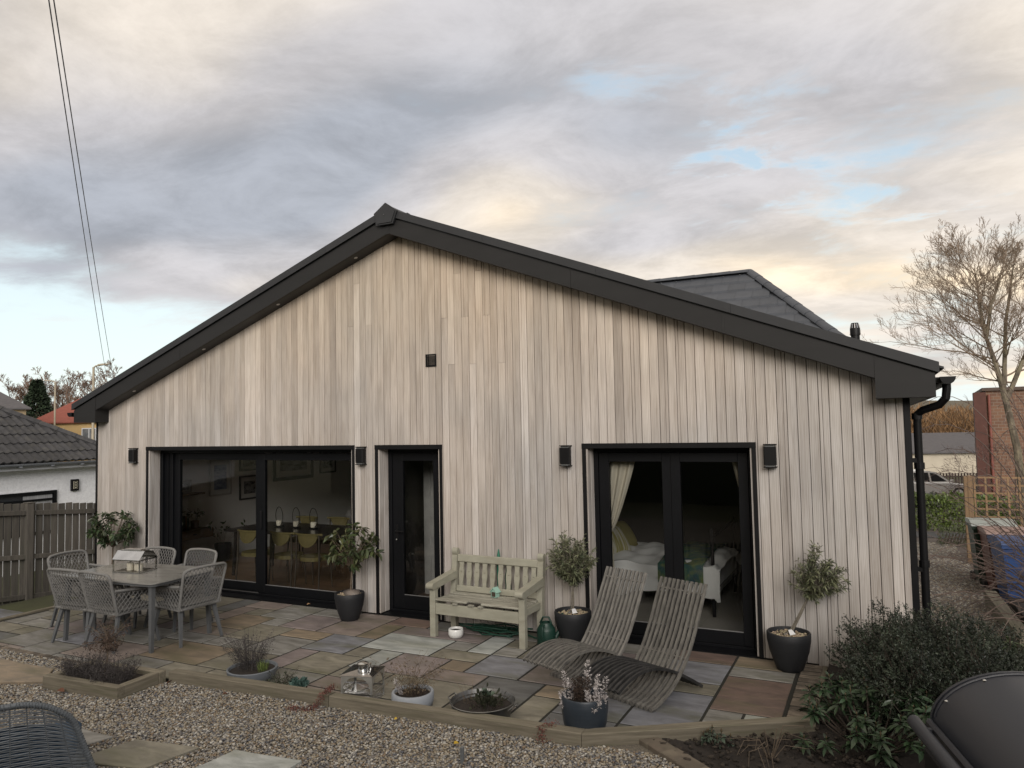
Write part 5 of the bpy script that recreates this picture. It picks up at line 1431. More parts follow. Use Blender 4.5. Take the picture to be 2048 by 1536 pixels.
# plants in the square planter
for i, (cx, cy, lab) in enumerate(((4.52, -3.2, 'grey lavender tuft in the left half of the square planter'), (4.90, -3.2, 'grey lavender tuft in the right half of the square planter'))):
    t = thing('lavender_plant', lab, 'plant', (cx, cy, .09), 0, 'lavender in the square planter')
    m = MB(); tp = stalks(m, 150, (0, 0, 0), .16, .22, rng, .55, .0016); m.build('stems', LAVD, t, smooth=0)
    spikes([t_[0] for t_ in tp], [t_[1] for t_ in tp], .01, 22, .018, LAVD, 'foliage', t, .3, .8)
t = thing('dead_shrub', 'dead brown shrub with a bare stem and ragged head in the square planter', 'plant', (4.62, -3.05, .09))
m = MB(); m.tube([(.06, -.08, 0), (.03, -.03, .14), (0, 0, .28)], [.011, .009, .007], 7)
tips = [(rng.normal(-.02, .13), rng.normal(0, .10), .30 + rng.normal(.06, .09)) for _ in range(34)]
twigs(m, (0, 0, .26), tips, .004, .0015, random.Random(3)); m.build('trunk', BARK, t)
spikes(tips, [(x * .3, y * .3, .25) for x, y, z in tips], .03, 60, .022, mat('dead_brown_leaf', (.10, .065, .048), .9, (.06, .04, .03), isl_rand=.45), 'crown', t, .35, -.3)
# ================================================================== foreground: shrubs, barbecue, rattan chair
def blob_shrub(name, label, loc, lobes, nleaf, L, wd, lm, twm, seed, cat='shrub', shell=.55, six=False, tw=260, lean_up=.5, groups=None, fleck=None):
    """shrub of many small leaves on fine twigs filling several overlapping lobes ((x, y, z, rx, ry, rz))"""
    rng = np.random.default_rng(seed)
    t = thing(name, label, cat, loc, 0, groups)
    vol = np.array([l[3] * l[4] * l[5] for l in lobes]); vol = vol / vol.sum()
    P = []; D = []; TW = []
    for l, f in zip(lobes, vol):
        c = np.array(l[:3]); r = np.array(l[3:6]); n = int(nleaf * f); ns = max(8, int(n / 11))
        d = sph(ns, rng); q = 1 - shell * rng.random(ns) ** 1.7
        bump_ = 1 + .16 * np.sin(d[:, 0] * 7 + seed) * np.sin(d[:, 1] * 6 + 1) + .12 * np.sin(d[:, 2] * 9 + d[:, 0] * 5)
        tip = c + d * r * (q * bump_)[:, None]
        ax_ = norm(d * 1.0 + np.array([0, 0, lean_up]) + sph(ns, rng) * .45)
        for k in range(11):
            s = rng.random(ns)
            P.append(tip - ax_ * (s * L * 3.2)[:, None]); D.append(ax_ * .6 + sph(ns, rng))
        m_ = rng.random(ns) < tw / max(ns, 1) * f * 2
        for a, b_ in zip(tip[m_], ax_[m_]): TW.append((a, b_))
    P = np.concatenate(P); D = np.concatenate(D); ok = P[:, 2] > .0; P, D = P[ok], D[ok]
    Ls = L * rng.uniform(.6, 1.25, len(P))
    V, F = leaves(P, D, Ls, Ls * wd, rng, six=six, droop=.1)
    npmesh('crown', V, F, lm, t, smooth=six)
    m = MB()
    for a, b_ in TW:
        m.tube([tuple(a - b_ * .22), tuple(a - b_ * .1 + rng.normal(0, .006, 3)), tuple(a + b_ * L * 1.2)], [.003, .002, .001], 3, cap=False)
    for k in range(14):
        a = rng.uniform(0, 6.283); l = lobes[rng.integers(len(lobes))]
        m.tube([(l[0] * .4 + .05 * math.cos(a), l[1] * .4 + .05 * math.sin(a), 0), (l[0] * .7 + .1 * math.cos(a), l[1] * .7 + .1 * math.sin(a), l[2] * .5), (l[0] + l[3] * .5 * math.cos(a), l[1] + l[4] * .5 * math.sin(a), l[2] + l[5] * .3)], [.012, .008, .003], 5)
    m.build('branches', twm, t, smooth=0)
    return t
TWIG = mat('dark_twig', (0.07, 0.052, 0.04), 0.9, (0.045, 0.034, 0.026), scale=14)
HEBE = mat('hebe_leaf', (0.045, 0.058, 0.036), 0.5, (0.014, 0.020, 0.014), scale=3.5, world_co=True, contrast=(.35, .65), isl_rand=.6, hue_rand=.02, transl=.1)
blob_shrub('evergreen_shrub', 'large rounded dark shrub with tiny leaves against the right end of the cladding', (11.42, -.95, 0),
           [(-.12, .10, .36, .46, .48, .40), (.35, .20, .36, .50, .5, .42), (-.02, -.40, .30, .48, .45, .36), (.42, -.35, .34, .52, .48, .38), (.85, .05, .30, .45, .5, .38), (.1, .40, .36, .45, .35, .36), (.75, -.45, .28, .45, .4, .34)], 170000, .022, .45, HEBE, TWIG, 41, shell=.5, tw=900)
RHOD2 = mat('dark_rhododendron_leaf', (0.042, 0.072, 0.034), 0.33, (0.022, 0.042, 0.02), scale=6, isl_rand=.5, hue_rand=.02)
def whorl_shrub(name, label, loc, tips, seed, leafL=.10, mt=None, wd=.30, nl=(8, 12), cat='shrub'):
    rng = np.random.default_rng(seed); rr = random.Random(seed)
    t = thing(name, label, cat, loc); m = MB()
    for tp in tips:
        b0 = (tp[0] * .3, tp[1] * .3, 0); mid = (tp[0] * .75, tp[1] * .75, tp[2] * .55)
        m.tube([b0, mid, tp], [.007, .005, .004], 5)
    m.build('stems', TWIG, t, smooth=0)
    P = []; D = []; Ls = []
    for tp in tips:
        for lay, (e0, k) in enumerate(((-.15, 7), (.35, 6), (.9, 3))):
            for q in range(k):
                a = 6.283 * (q + rng.uniform(-.25, .25)) / k + lay; el = e0 + rng.uniform(-.2, .2)
                P.append(np.array(tp) - np.array([0, 0, .02 * (2 - lay)])); D.append((math.cos(a) * math.cos(el), math.sin(a) * math.cos(el), math.sin(el))); Ls.append(leafL * rng.uniform(.75, 1.15) * (1 - .18 * lay))
    Ls = np.array(Ls); V, F = leaves(np.array(P), np.array(D), Ls, Ls * wd, rng, six=True, droop=.22, up=np.array([0, 0, 2.2]))
    npmesh('leaves', V, F, mt or RHOD2, t, smooth=True)
    bud = MB()
    for tp in tips: bud.lathe([(.001, -.004), (.006, .012), (.004, .026), (0, .034)], 6, tp)
    tag(bud.build('buds', mat('leaf_bud', (.10, .07, .035), .6) if 'leaf_bud' not in MATS else MATS['leaf_bud'], t), kind='stuff')
    return t
rr = random.Random(5)
tips = [(rr.uniform(-.42, .42), rr.uniform(-.45, .40), rr.uniform(.12, .42)) for _ in range(64)]
tips = [(x, y, z * (1.1 - .5 * (x * x + y * y) ** .5)) for x, y, z in tips]
whorl_shrub('rhododendron', 'low glossy rhododendron with whorled leaves in front of the dark shrub', (11.12, -1.75, 0), tips, 51)
tips = [(rr.uniform(-.3, .3), rr.uniform(-.3, .3), rr.uniform(.25, .62)) for _ in range(26)]
whorl_shrub('variegated_shrub', 'pale-edged leafy shrub behind the barbecue hood at the right edge', (12.15, -.75, 0), tips, 52, .095, mat('variegated_leaf', (.20, .23, .14), .45, (.07, .10, .045), scale=7, contrast=(.42, .6), isl_rand=.4, transl=.1), .26)
# small seedlings and bare twigs in the soil bed
tips = [(rr.uniform(-.1, .1), rr.uniform(-.08, .08), rr.uniform(.05, .12)) for _ in range(9)]
whorl_shrub('ground_cover_plant', 'small dull green clump on the soil beside the long edge of the patio', (10.12, -2.20, 0), tips, 53, .045, KALE, .5, cat='plant')
t = thing('bare_twig_plant', 'leafless arching twigs rising from the soil bed', 'plant', (10.50, -2.30, 0)); m = MB()
for k in range(13):
    a = rr.uniform(0, 6.283); q = rr.uniform(.08, .28); h_ = rr.uniform(.08, .26)
    m.tube([(0, 0, 0), (q * .4 * math.cos(a), q * .4 * math.sin(a), h_), (q * math.cos(a), q * math.sin(a), h_ * rr.uniform(.5, 1.05)), (q * 1.35 * math.cos(a + .3), q * 1.35 * math.sin(a + .3), h_ * rr.uniform(.1, .6))], [.004, .003, .002, .0015], 4)
m.build('twigs', BARK, t, smooth=0)

# ---- barbecue with a big rounded hood
HOOD = mat('enamel_hood', (0.023, 0.025, 0.032), 0.42, (0.018, 0.020, 0.027), scale=160, detail=2, bump=.12, rough_var=.05)
bq = thing('barbecue', 'charcoal grey barbecue with large rounded hood in the near right corner', 'barbecue', (11.97, -4.02, -.125), R(-76))
# local x runs along the hood (towards the camera), local -y is the lip side
hw, hr = .62, .40
prof = [(-hr, .93)] + [(-hr * math.cos(a) * 1.0, .985 + .255 * math.sin(a)) for a in np.linspace(.12, math.pi - .12, 22)] + [(hr, .93)]
m = MB(); n = len(prof)
vs = [(-hw + .02, p[0], p[1]) for p in prof] + [(hw - .02, p[0], p[1]) for p in prof]
m.add(vs, [(i, i + 1, i + n + 1, i + n) for i in range(n - 1)]); hood = m.build('hood', HOOD, bq, smooth=40)
for s in (-1, 1):
    pr2 = [(p[0] * 1.02, .93 + (p[1] - .93) * 1.015) for p in prof]
    MB().prism(pr2, s * hw - .02 * (s > 0) , s * hw + .02 * (s < 0), 'x').build('hood_end', HOOD, hood, smooth=30)
for s in (-1, 1):
    arc_ = [(s * (hw - .045), -hr * math.cos(a) * 1.004, .985 + .258 * math.sin(a)) for a in np.linspace(.15, math.pi - .15, 22)]
    MB().tube(arc_, .006, 6).build('seam_band', HOOD, hood)
    for a in (.5, 1.1, math.pi - 1.1): MB().lathe([(.009, 0), (.009, .003), (.005, .006), (0, .007)], 10).build('rivet', CHROME, hood, loc=(s * (hw - .075), -hr * math.cos(a) * 1.004, .985 + .257 * math.sin(a)))
MB().box(-hw, hw, -hr - .03, -hr + .005, .90, 1.0, .012).build('hood_lip', HOOD, bq, smooth=0)
MB().tube([(-hw + .02, -hr - .085, .985), (hw - .02, -hr - .085, .985)], .032, 14).build('handle', HOOD, bq)
for s in (-1, 1): MB().box(s * (hw - .1) - .015, s * (hw - .1) + .015, -hr - .085, -hr - .02, .96, .985).build('handle_bracket', HOOD, bq, smooth=0)
MB().box(-hw + .01, hw - .01, -hr + .02, hr - .02, .70, .925, .02).build('firebox', HOOD, bq, smooth=0)
MB().box(-hw - .01, hw + .01, -hr - .04, -hr + .02, .70, .86, .01).build('control_panel', BLACK, bq, smooth=0)
for k in range(4):
    o = MB().lathe([(.028, 0), (.028, .02), (.02, .032), (0, .033)], 16).build('knob', CHROME, bq, loc=(-.42 + .28 * k, -hr - .04, .78)); o.rotation_euler = (R(90), 0, 0)
for s in (-1, 1): MB().box(s * (hw + .02), s * (hw + .42), -.27, .27, .85, .875, .008).build('side_shelf', HOOD, bq, smooth=0)
MB().box(-hw + .04, hw - .04, -hr + .06, hr - .06, .1, .70, .01).build('cabinet', BLACK, bq, smooth=0)
for sx in (-1, 1):
    for sy in (-1, 1):
        o = MB().lathe([(.045, -.015), (.05, -.01), (.05, .01), (.045, .015)], 16, close_top=True).build('castor', BLACK, bq, loc=(sx * (hw - .1), sy * (hr - .1), .05)); o.rotation_euler = (R(90), 0, 0)

# ---- rattan armchair
RAT = mat('grey_rattan', (0.135, 0.15, 0.165), 0.55, (0.075, 0.085, 0.095), scale=30, stretch=(1, 1, 6), isl_rand=.22)
rc = thing('rattan_chair', 'grey woven rattan chair with blue cushion in the near left corner', 'chair', (6.04, -4.69, -.13), R(52))
# local +y = forward; the back is at y = -.3
def RB(u, v):
    """back shell: u across -1..1, v up 0..1"""
    top = .80 - .17 * abs(u) ** 2.4
    w = .50 - .165 * v
    return Vector((u * w, -.30 - .09 * v + .10 * u * u * (1 - .2 * v), .10 + (top - .10) * v))
nv, nu = 50, 8
m = MB()
for i in range(nv):                         # horizontal strands pass over and under the stakes
    v = (i + .5) / nv; pts = []
    for k in range(nu * 2 + 1):
        u = -1 + k / nu; p = RB(u, v); nrm = Vector((-u * .3, 1, .15)).normalized()
        ph = 1 if ((k // 2 + i) % 2 == 0) else -1
        amp = 0 if k % 2 == 0 else 1
        pts.append(tuple(p + nrm * (.0045 * ph * amp)))
    vs = []; fs = []
    hgt = .0043
    for p in pts: p = Vector(p); vs += [tuple(p + Vector((0, .0012, hgt))), tuple(p + Vector((0, .0012, -hgt))), tuple(p + Vector((0, -.0018, -hgt * .6))), tuple(p + Vector((0, -.0018, hgt * .6)))]
    for k in range(len(pts) - 1):
        for q in range(4): fs.append((k * 4 + q, k * 4 + (q + 1) % 4, k * 4 + 4 + (q + 1) % 4, k * 4 + 4 + q))
    m.add(vs, fs)
wv = tag(m.build('woven_strands', RAT, rc, smooth=60), kind='stuff')
m = MB()
for k in range(nu + 1):
    u = -1 + 2 * k / nu; m.tube([tuple(RB(u, v)) for v in np.linspace(0, 1, 8)], .0042, 5)
m.build('stakes', RAT, rc)
edge = [RB(-1, v) for v in np.linspace(0, .95, 8)] + [RB(u, 1) for u in np.linspace(-.95, .95, 21)] + [RB(1, v) for v in np.linspace(.95, 0, 8)]
m = MB(); m.tube([tuple(p) for p in edge], .017, 8); rim = m.build('rim', RAT, rc, smooth=60)
m = MB()
ed = [Vector(p) for p in edge]
for i in range(len(ed) - 1):
    seg = ed[i + 1] - ed[i]; k = max(1, int(seg.length / .016))
    for q in range(k):
        c = ed[i].lerp(ed[i + 1], q / k); t_ = seg.normalized(); x = t_.cross(Vector((0, 1, 0))).normalized(); y = t_.cross(x)
        m.tube([tuple(c + (x * math.cos(a) + y * math.sin(a)) * .0185 + t_ * (a / 6.283 * .014)) for a in np.linspace(0, 6.283, 9)], .0035, 4, cap=False)
tag(m.build('rim_wrapping', RAT, rim), kind='stuff')
for s in (-1, 1):
    m = MB(); m.tube([(s * .36, .28, .14), (s * .37, .30, 0)], .018, 8); m.build('leg', RAT, rc)
    m = MB(); m.tube([(s * .34, -.27, .30), (s * .36, -.30, 0)], .018, 8); m.build('leg', RAT, rc)
MB().box(-.35, .35, -.20, .31, .12, .33, .01).build('seat_base', RAT, rc, smooth=0)
BLUEC = mat('blue_cushion', (0.018, 0.055, 0.11), 0.85, (0.012, 0.04, 0.085), scale=90, bump=.2)
MB().box(-.34, .34, -.20, .32, .33, .43, .03).build('seat_cushion', BLUEC, rc, smooth=40)
m = MB(); vs = []; fs = []; nu2, nv2 = 12, 8
for s in (0, 1):
    for j in range(nv2 + 1):
        for i in range(nu2 + 1):
            u = -.74 + 1.48 * i / nu2; v = .36 + .42 * j / nv2; p = RB(u, v); b_ = math.sin(math.pi * i / nu2) * math.sin(math.pi * j / nv2)
            vs.append(tuple(p + Vector((0, .034 + (.02 + .075 * b_ ** .5) * s, 0))))
k2 = (nu2 + 1) * (nv2 + 1)
for s in (0, 1):
    for j in range(nv2):
        for i in range(nu2):
            a = s * k2 + j * (nu2 + 1) + i; fs.append((a, a + 1, a + nu2 + 2, a + nu2 + 1))
m.add(vs, fs); m.build('back_cushion', BLUEC, rc, smooth=60)
# ================================================================== rooms behind the glass
WOODD = mat('dark_table_wood', (0.028, 0.024, 0.022), 0.22, (0.018, 0.016, 0.015), scale=4, stretch=(1, 6, 1))
BRASSL = mat('walnut_leg', (0.06, 0.045, 0.03), 0.5, (0.045, 0.035, 0.024))
YEL = mat('mustard_velvet', (0.17, 0.14, 0.05), 0.8, (0.12, 0.10, 0.035), scale=18)
dt = thing('dining_table', 'long dark polished dining table indoors behind the sliding door', 'table', (3.05, 1.50, .027))
MB().box(-1.3, 1.3, -.5, .5, .705, .745, .006).build('table_top', WOODD, dt, smooth=0)
for sx in (-1, 1):
    for sy in (-1, 1): MB().bar((sx * 1.15, sy * .4, .70), (sx * 1.2, sy * .43, 0), .06, .06, up=(0, 1, 0), w2=.035, h2=.035).build('leg', WOODD, dt, smooth=0)
def make_dchair():
    t = thing('yellow_chair', 'x', 'chair')
    m = MB(); m.prism([(.22 * math.cos(a) * (1.0 if math.sin(a) < 0 else 1.0), .21 * math.sin(a)) for a in np.linspace(0, 6.283, 21)[:-1]], .42, .475, 'z'); m.build('seat', YEL, t, smooth=40)
    # curved backrest with a rounded pad below the top rail
    def bp(u): return (u * .235, -.20 + .07 * u * u)
    m = MB(); m.tube([(bp(u)[0], bp(u)[1], .80) for u in np.linspace(-1, 1, 11)], .018, 8); m.build('back_rail', YEL, t)
    m = MB(); vs = []; fs = []; k = 15
    for side in (-.010, .012):
        for i in range(k):
            u = -.72 + 1.44 * i / (k - 1); x, y = bp(u)
            zlo = .79 - .17 * math.sqrt(max(0, 1 - (u / .74) ** 2)); vs += [(x, y + side, .79), (x, y + side, zlo)]
    for i in range(k - 1):
        a = i * 2; fs += [(a, a + 2, a + 3, a + 1), (2 * k + a, 2 * k + a + 1, 2 * k + a + 3, 2 * k + a + 2), (a + 1, a + 3, 2 * k + a + 3, 2 * k + a + 1)]
    m.add(vs, fs); m.build('back_pad', YEL, t, smooth=40)
    for sx in (-1, 1):
        MB().tube([(sx * .20, -.165, .80), (sx * .205, -.17, .42), (sx * .215, -.20, 0)], [.014, .015, .011], 8).build('rear_leg', BRASSL, t)
        MB().tube([(sx * .16, .14, .43), (sx * .175, .17, 0)], [.014, .010], 8).build('front_leg', BRASSL, t)
    return t
dc = make_dchair()
for i, (x, y, a, lab) in enumerate(((2.62, .80, 0, 'mustard velvet dining chair seen through the fixed left pane, by the mullion'), (3.28, .80, 0, 'mustard velvet dining chair just right of the mullion'),
        (3.78, .80, 3, 'mustard velvet dining chair next to the potted evergreen'), (2.3, 2.15, 180, 'mustard dining chair on the far side of the indoor table, left'), (2.95, 2.2, 180, 'mustard dining chair on the far side of the indoor table, middle'), (3.6, 2.2, 180, 'mustard dining chair on the far side of the indoor table, right'))):
    o = dc if i == 0 else copy_tree(dc); o.location = (x, y, .027); o.rotation_euler = (0, 0, R(a)); tag(o, lab, 'chair', 'mustard dining chairs indoors')
# ring candle holders
for i, (x, lab) in enumerate(((2.42, 'left'), (2.78, 'middle'), (3.14, 'right'))):
    t = thing('ring_candle_holder', 'black hoop candle holder with white candle on the indoor table, %s of three' % lab, 'candle holder', (x, 1.5, .775), R(-25), 'hoop candle holders')
    MB().tube([(.15 * math.cos(a), 0, .17 + .15 * math.sin(a)) for a in np.linspace(0, 6.283, 29)[:-1]], .006, 6, closed=True).build('hoop', BLACK, t)
    MB().box(-.09, .09, -.05, .05, 0, .02, .004).build('base', BLACK, t, smooth=0)
    MB().lathe([(.045, .02), (.048, .028), (.048, .10), (.04, .102), (0, .098)], 16).build('candle', CANDLE, t)
# pictures on the left wall (plane x = .226), y along the wall
MATB = mat('picture_mount', (0.62, 0.62, 0.6), 0.7, (0.58, 0.58, 0.56)); PFR = mat('picture_frame_dark', (.02, .02, .022), .4); PFW = mat('picture_frame_pale', (.52, .51, .48), .5)
def art(name, c1, c2, sc): return mat(name, c1, .6, c2, scale=sc, stretch=(1, 1, 2.4), detail=8, contrast=(.4, .6))
ARTS = [art('sea_print', (.05, .09, .22), (.22, .30, .42), 6), art('mono_print', (.30, .30, .30), (.03, .03, .035), 9), art('landscape_print', (.10, .10, .10), (.32, .33, .34), 5)]
def picture(y0, y1, z0, z1, fm, a, label, fw=.03, mw=.08):
    t = thing('framed_picture', label, 'picture', (.226, y0, z0), 0, 'framed pictures on the dining room wall')
    w_, h_ = y1 - y0, z1 - z0
    m = MB(); m.box(0, .025, 0, fw, 0, h_); m.box(0, .025, w_ - fw, w_, 0, h_); m.box(0, .0245, fw, w_ - fw, 0, fw); m.box(0, .0245, fw, w_ - fw, h_ - fw, h_); m.build('frame', fm, t, smooth=0)
    MB().box(.002, .010, fw, w_ - fw, fw, h_ - fw).build('mount', MATB, t, smooth=0)
    MB().box(.010, .013, fw + mw, w_ - fw - mw, fw + mw, h_ - fw - mw).build('print', a, t, smooth=0)
picture(2.02, 2.53, 1.16, 1.83, PFW, ARTS[0], 'pale framed blue seascape print indoors, left of the mullion')
picture(2.735, 3.25, 1.02, 1.48, PFR, ARTS[1], 'dark framed print indoors beside the mullion, lower of two')
picture(2.735, 3.25, 1.57, 2.0, PFR, ARTS[2], 'dark framed print indoors beside the mullion, upper of two', mw=.06)
picture(3.62, 4.80, 1.31, 2.05, PFR, ARTS[2], 'largest dark framed picture behind the right sliding pane', .07, .12)
picture(5.02, 5.55, 1.38, 1.95, PFR, ARTS[1], 'dark framed picture indoors at the far end of the wall')
picture(1.28, 1.62, 1.28, 1.50, PFW, ARTS[1], 'small pale framed print standing on the wall shelf indoors', .02, .03)
# desk with books, shelf, plant
OAKF = mat('oak_furniture', (.20, .125, .06), .5, (.14, .085, .04), scale=5, stretch=(6, 1, 6))
ds = thing('wall_desk', 'oak wall-hung desk with drawer at the left end of the dining room', 'desk', (.226, .86, .52))
MB().box(0, .50, 0, .82, 0, .15, .006).build('drawer_box', OAKF, ds, smooth=0); MB().box(.501, .508, .1, .72, .02, .13).build('drawer_front', OAKF, ds, smooth=0); MB().box(.508, .52, .38, .44, .07, .085).build('drawer_pull', BLACK, ds, smooth=0)
sf = MB().box(.226, .44, 1.05, 1.75, 1.24, 1.27, .003).build('wall_shelf', OAKF, None, smooth=0); tag(sf, 'narrow oak shelf on the wall above the desk indoors', 'shelf')
bc = [(.03, .09, .06), (.30, .28, .24), (.22, .06, .04), (.04, .10, .12), (.35, .30, .2), (.05, .05, .05), (.26, .12, .04), (.10, .14, .10)]
y = .95
for i, c in enumerate(bc):
    wd = .025 + .012 * (i % 3); hh = .19 + .02 * ((i * 7) % 4)
    bk = thing('book', 'upright %s book on the indoor desk' % ['dark green', 'beige', 'dark red', 'teal', 'cream', 'black', 'brown', 'sage green'][i], 'book', (.45, y, .671), 0, 'books on the indoor desk')
    MB().box(0, .14, 0, wd, 0, hh, .002).build('cover', mat('book_%d' % i, c, .6), bk, smooth=0); MB().box(.008, .1405, .003, wd - .003, hh - .004, hh + .0005).build('pages', MATB, bk, smooth=0); y += wd + .006
def room_plant(loc, r, h_, n, label, potm, seed, L=.06):
    rng = np.random.default_rng(seed); t = thing('house_plant', label, 'potted plant', loc)
    MB().lathe([(r * .75, 0), (r, h_ * .9), (r, h_), (r * .9, h_), (r * .88, h_ * .85)], 20).build('pot', potm, t, smooth=40)
    m = MB(); tp = stalks(m, n, (0, 0, h_ * .8), r * .5, h_ * 1.6, rng, 1.0, .002); m.build('stems', BARK, t, smooth=0)
    P = np.array([q[0] for q in tp] * 3) + rng.normal(0, .02, (3 * n, 3)); V, F = leaves(P, sph(3 * n, rng), L, L * .5, rng, six=True); npmesh('leaves', V, F, RHOD, t, smooth=True)
room_plant((.52, 1.46, .671), .07, .13, 16, 'small leafy plant in a pinkish pot on the indoor desk', mat('terracotta_pot', (.33, .22, .17), .7), 61)
room_plant((.55, 2.05, .027), .15, .30, 14, 'house plant in a dark pot on the dining room floor', POTD, 62, .09)
bs = thing('bar_counter', 'dark counter with stools deep in the dining room', 'counter', (3.2, 4.6, .027)); MB().box(-1.0, 1.4, -.35, .35, 0, .95, .01).build('counter_base', WOODD, bs, smooth=0); MB().box(-1.05, 1.45, -.4, .4, .95, .99, .005).build('worktop', WOODD, bs, smooth=0)
# hallway: panelled door
hdr = thing('panelled_door', 'white panelled interior door in the hallway behind the narrow glass door', 'door', (5.47, 1.12, .02), R(0))
MB().box(0, .76, 0, .04, 0, 2.0, .003).build('slab', mat('door_white', (.42, .41, .39), .5), hdr, smooth=0)
for z0, z1 in ((.15, .55), (.65, 1.1), (1.2, 1.85)):
    for x0, x1 in ((.1, .34), (.42, .66)):
        m = MB(); m.box(x0, x1, -.006, 0, z0, z0 + .02); m.box(x0, x1, -.006, 0, z1 - .02, z1); m.box(x0, x0 + .02, -.006, 0, z0 + .02, z1 - .02); m.box(x1 - .02, x1, -.006, 0, z0 + .02, z1 - .02); m.build('panel_moulding', MATS['door_white'], hdr, smooth=0)
mt_ = MB().box(5.55, 6.4, .32, .85, .027, .04, .004).build('door_mat', mat('coir_mat', (.05, .042, .034), .95, scale=60, bump=.4), None, smooth=0); tag(mt_, 'dark coir mat just inside the narrow glass door', 'mat')
# ---- bedroom
LINEN = mat('white_linen', (0.66, 0.66, 0.65), 0.9, (0.6, 0.6, 0.59), scale=4, bump=.15)
bedo = thing('bed', 'bed with white duvet on a dark metal frame inside the bedroom doors', 'bed', (7.5, 1.32, .02))
def cloth(nx_, ny_, f):
    vs = [f(i / (nx_ - 1), j / (ny_ - 1)) for j in range(ny_) for i in range(nx_)]
    fs = [(j * nx_ + i, j * nx_ + i + 1, (j + 1) * nx_ + i + 1, (j + 1) * nx_ + i) for j in range(ny_ - 1) for i in range(nx_ - 1)]
    return MB().add(vs, fs)
BL, BWD = 1.95, 1.45
def duvet(u, v):
    # u along the bed (head to foot), v across, hanging at the near side and foot
    a = v * 2.05 - .38; x = u * (BL + .06)
    wr = .012 * math.sin(x * 9 + a * 5) + .01 * math.sin(x * 17 - a * 11) + .014 * math.sin(a * 14 + x * 4)
    if a < 0: y, z = -.05 - .03 * math.sin(x * 11), .60 + a * .92
    elif a > BWD: y, z = BWD + .04, .60 - (a - BWD) * .9
    else: y, z = a, .60 + .035 * math.sin(math.pi * a / BWD)
    if u > .97: z -= .05
    hem = .03 * math.sin(x * 6) if a < 0 else 0
    return (x, y + wr * .6, z + wr + hem * (a < -.2))
cloth(60, 50, duvet).build('duvet', LINEN, bedo, smooth=80, fix=False)
MB().box(0, BL, .02, BWD, .30, .56, .03).build('mattress', LINEN, bedo, smooth=0)
MB().box(0, BL, 0.02, BWD, .25, .30).build('bed_base', mat('bed_fabric', (.25, .24, .22), .9), bedo, smooth=0)
for x in (.05, BL - .03):
    for y in (.02, BWD): MB().box(x - .018, x + .018, y - .018, y + .018, 0, .28 if x < 1 else 1.05).build('leg', BLACK, bedo, smooth=0)
MB().box(BL - .03, BL + .01, .02, BWD, 0.95, .975).build('foot_rail', BLACK, bedo, smooth=0)
def pillow(loc, rot, mt, label, w_=.5, h_=.42, d=.16):
    m = MB(); vs = []; fs = []; n = 9
    for s in (-1, 1):
        for j in range(n):
            for i in range(n):
                u, v = -1 + 2 * i / (n - 1), -1 + 2 * j / (n - 1); b_ = ((1 - u * u) * (1 - v * v)) ** .4
                vs.append((u * w_ / 2 * (1 - .08 * v * v), s * d / 2 * b_, v * h_ / 2 * (1 - .08 * u * u)))
    for s in (0, 1):
        for j in range(n - 1):
            for i in range(n - 1): a = s * n * n + j * n + i; fs.append((a, a + 1, a + n + 1, a + n))
    m.add(vs, fs); o = m.build('pillow', mt, None, smooth=80); o.location = loc; o.rotation_euler = rot; tag(o, label, 'pillow', 'yellow pillows on the bed')
STRIPE = mat('yellow_stripe', (.30, .27, .10), .9, (.50, .48, .40), scale=5, stretch=(7, .2, .2), detail=1, contrast=(.47, .53))
pillow((8.05, 1.72, .80), (R(-35), 0, R(62)), STRIPE, 'yellow and cream striped pillow nearest the window on the bed')
pillow((8.02, 2.25, .80), (R(-35), 0, R(80)), mat('yellow_linen', (.26, .23, .08), .9, (.2, .18, .07), scale=6), 'plain yellow pillow further back on the bed')
def throw_(u, v):
    x = 1.28 + u * .55; a = v * 1.75 - .25
    wr = .012 * math.sin(x * 14 + a * 9)
    if a < 0: return (x, -.075 - .03 * math.sin(x * 11) + wr * .6, .62 + a * .92)
    return (x, a, .635 + .04 * math.sin(math.pi * min(a, BWD) / BWD) + wr)
to = cloth(20, 30, throw_).build('bed_throw', mat('patterned_throw', (.03, .085, .07), .9, (.11, .14, .055), scale=9, contrast=(.42, .56), stain=((.03, .055, .11), .9, 6)), None, smooth=80, fix=False); to.location = (7.5, 1.32, .02); tag(to, 'green and blue patterned throw over the foot of the bed', 'throw')
CURT = mat('cream_curtain', (0.55, 0.51, 0.42), 0.9, (0.49, 0.45, 0.37), scale=3, stretch=(8, 8, .3))
def curtain(x0, w_, tie, label, sgn):
    def f(u, v):
        # v from floor/tie (0) to top (1); gathers towards the jamb at the tie
        wid = w_ * (.25 + .75 * v ** .8)
        x = x0 + sgn * u * wid
        return (x, .40 + .03 * math.sin(u * 26) * (.5 + .5 * v), tie + (2.32 - tie) * v)
    def g(u, v):
        wid = w_ * (.25 + .12 * (1 - v)); x = x0 + sgn * u * wid
        return (x, .40 + .03 * math.sin(u * 26) * .6, .03 + (tie - .03) * v)
    t = thing('curtain', label, 'curtain', (0, 0, 0), 0, 'cream bedroom curtains')
    cloth(48, 16, f).build('upper_drape', CURT, t, smooth=80, fix=False)
    cloth(48, 8, g).build('lower_drape', CURT, t, smooth=80, fix=False)
curtain(8.34, .55, 1.1, 'cream curtain swept back at the left bedroom jamb', 1)
curtain(10.16, .40, 1.1, 'cream curtain swept back at the right bedroom jamb', -1)
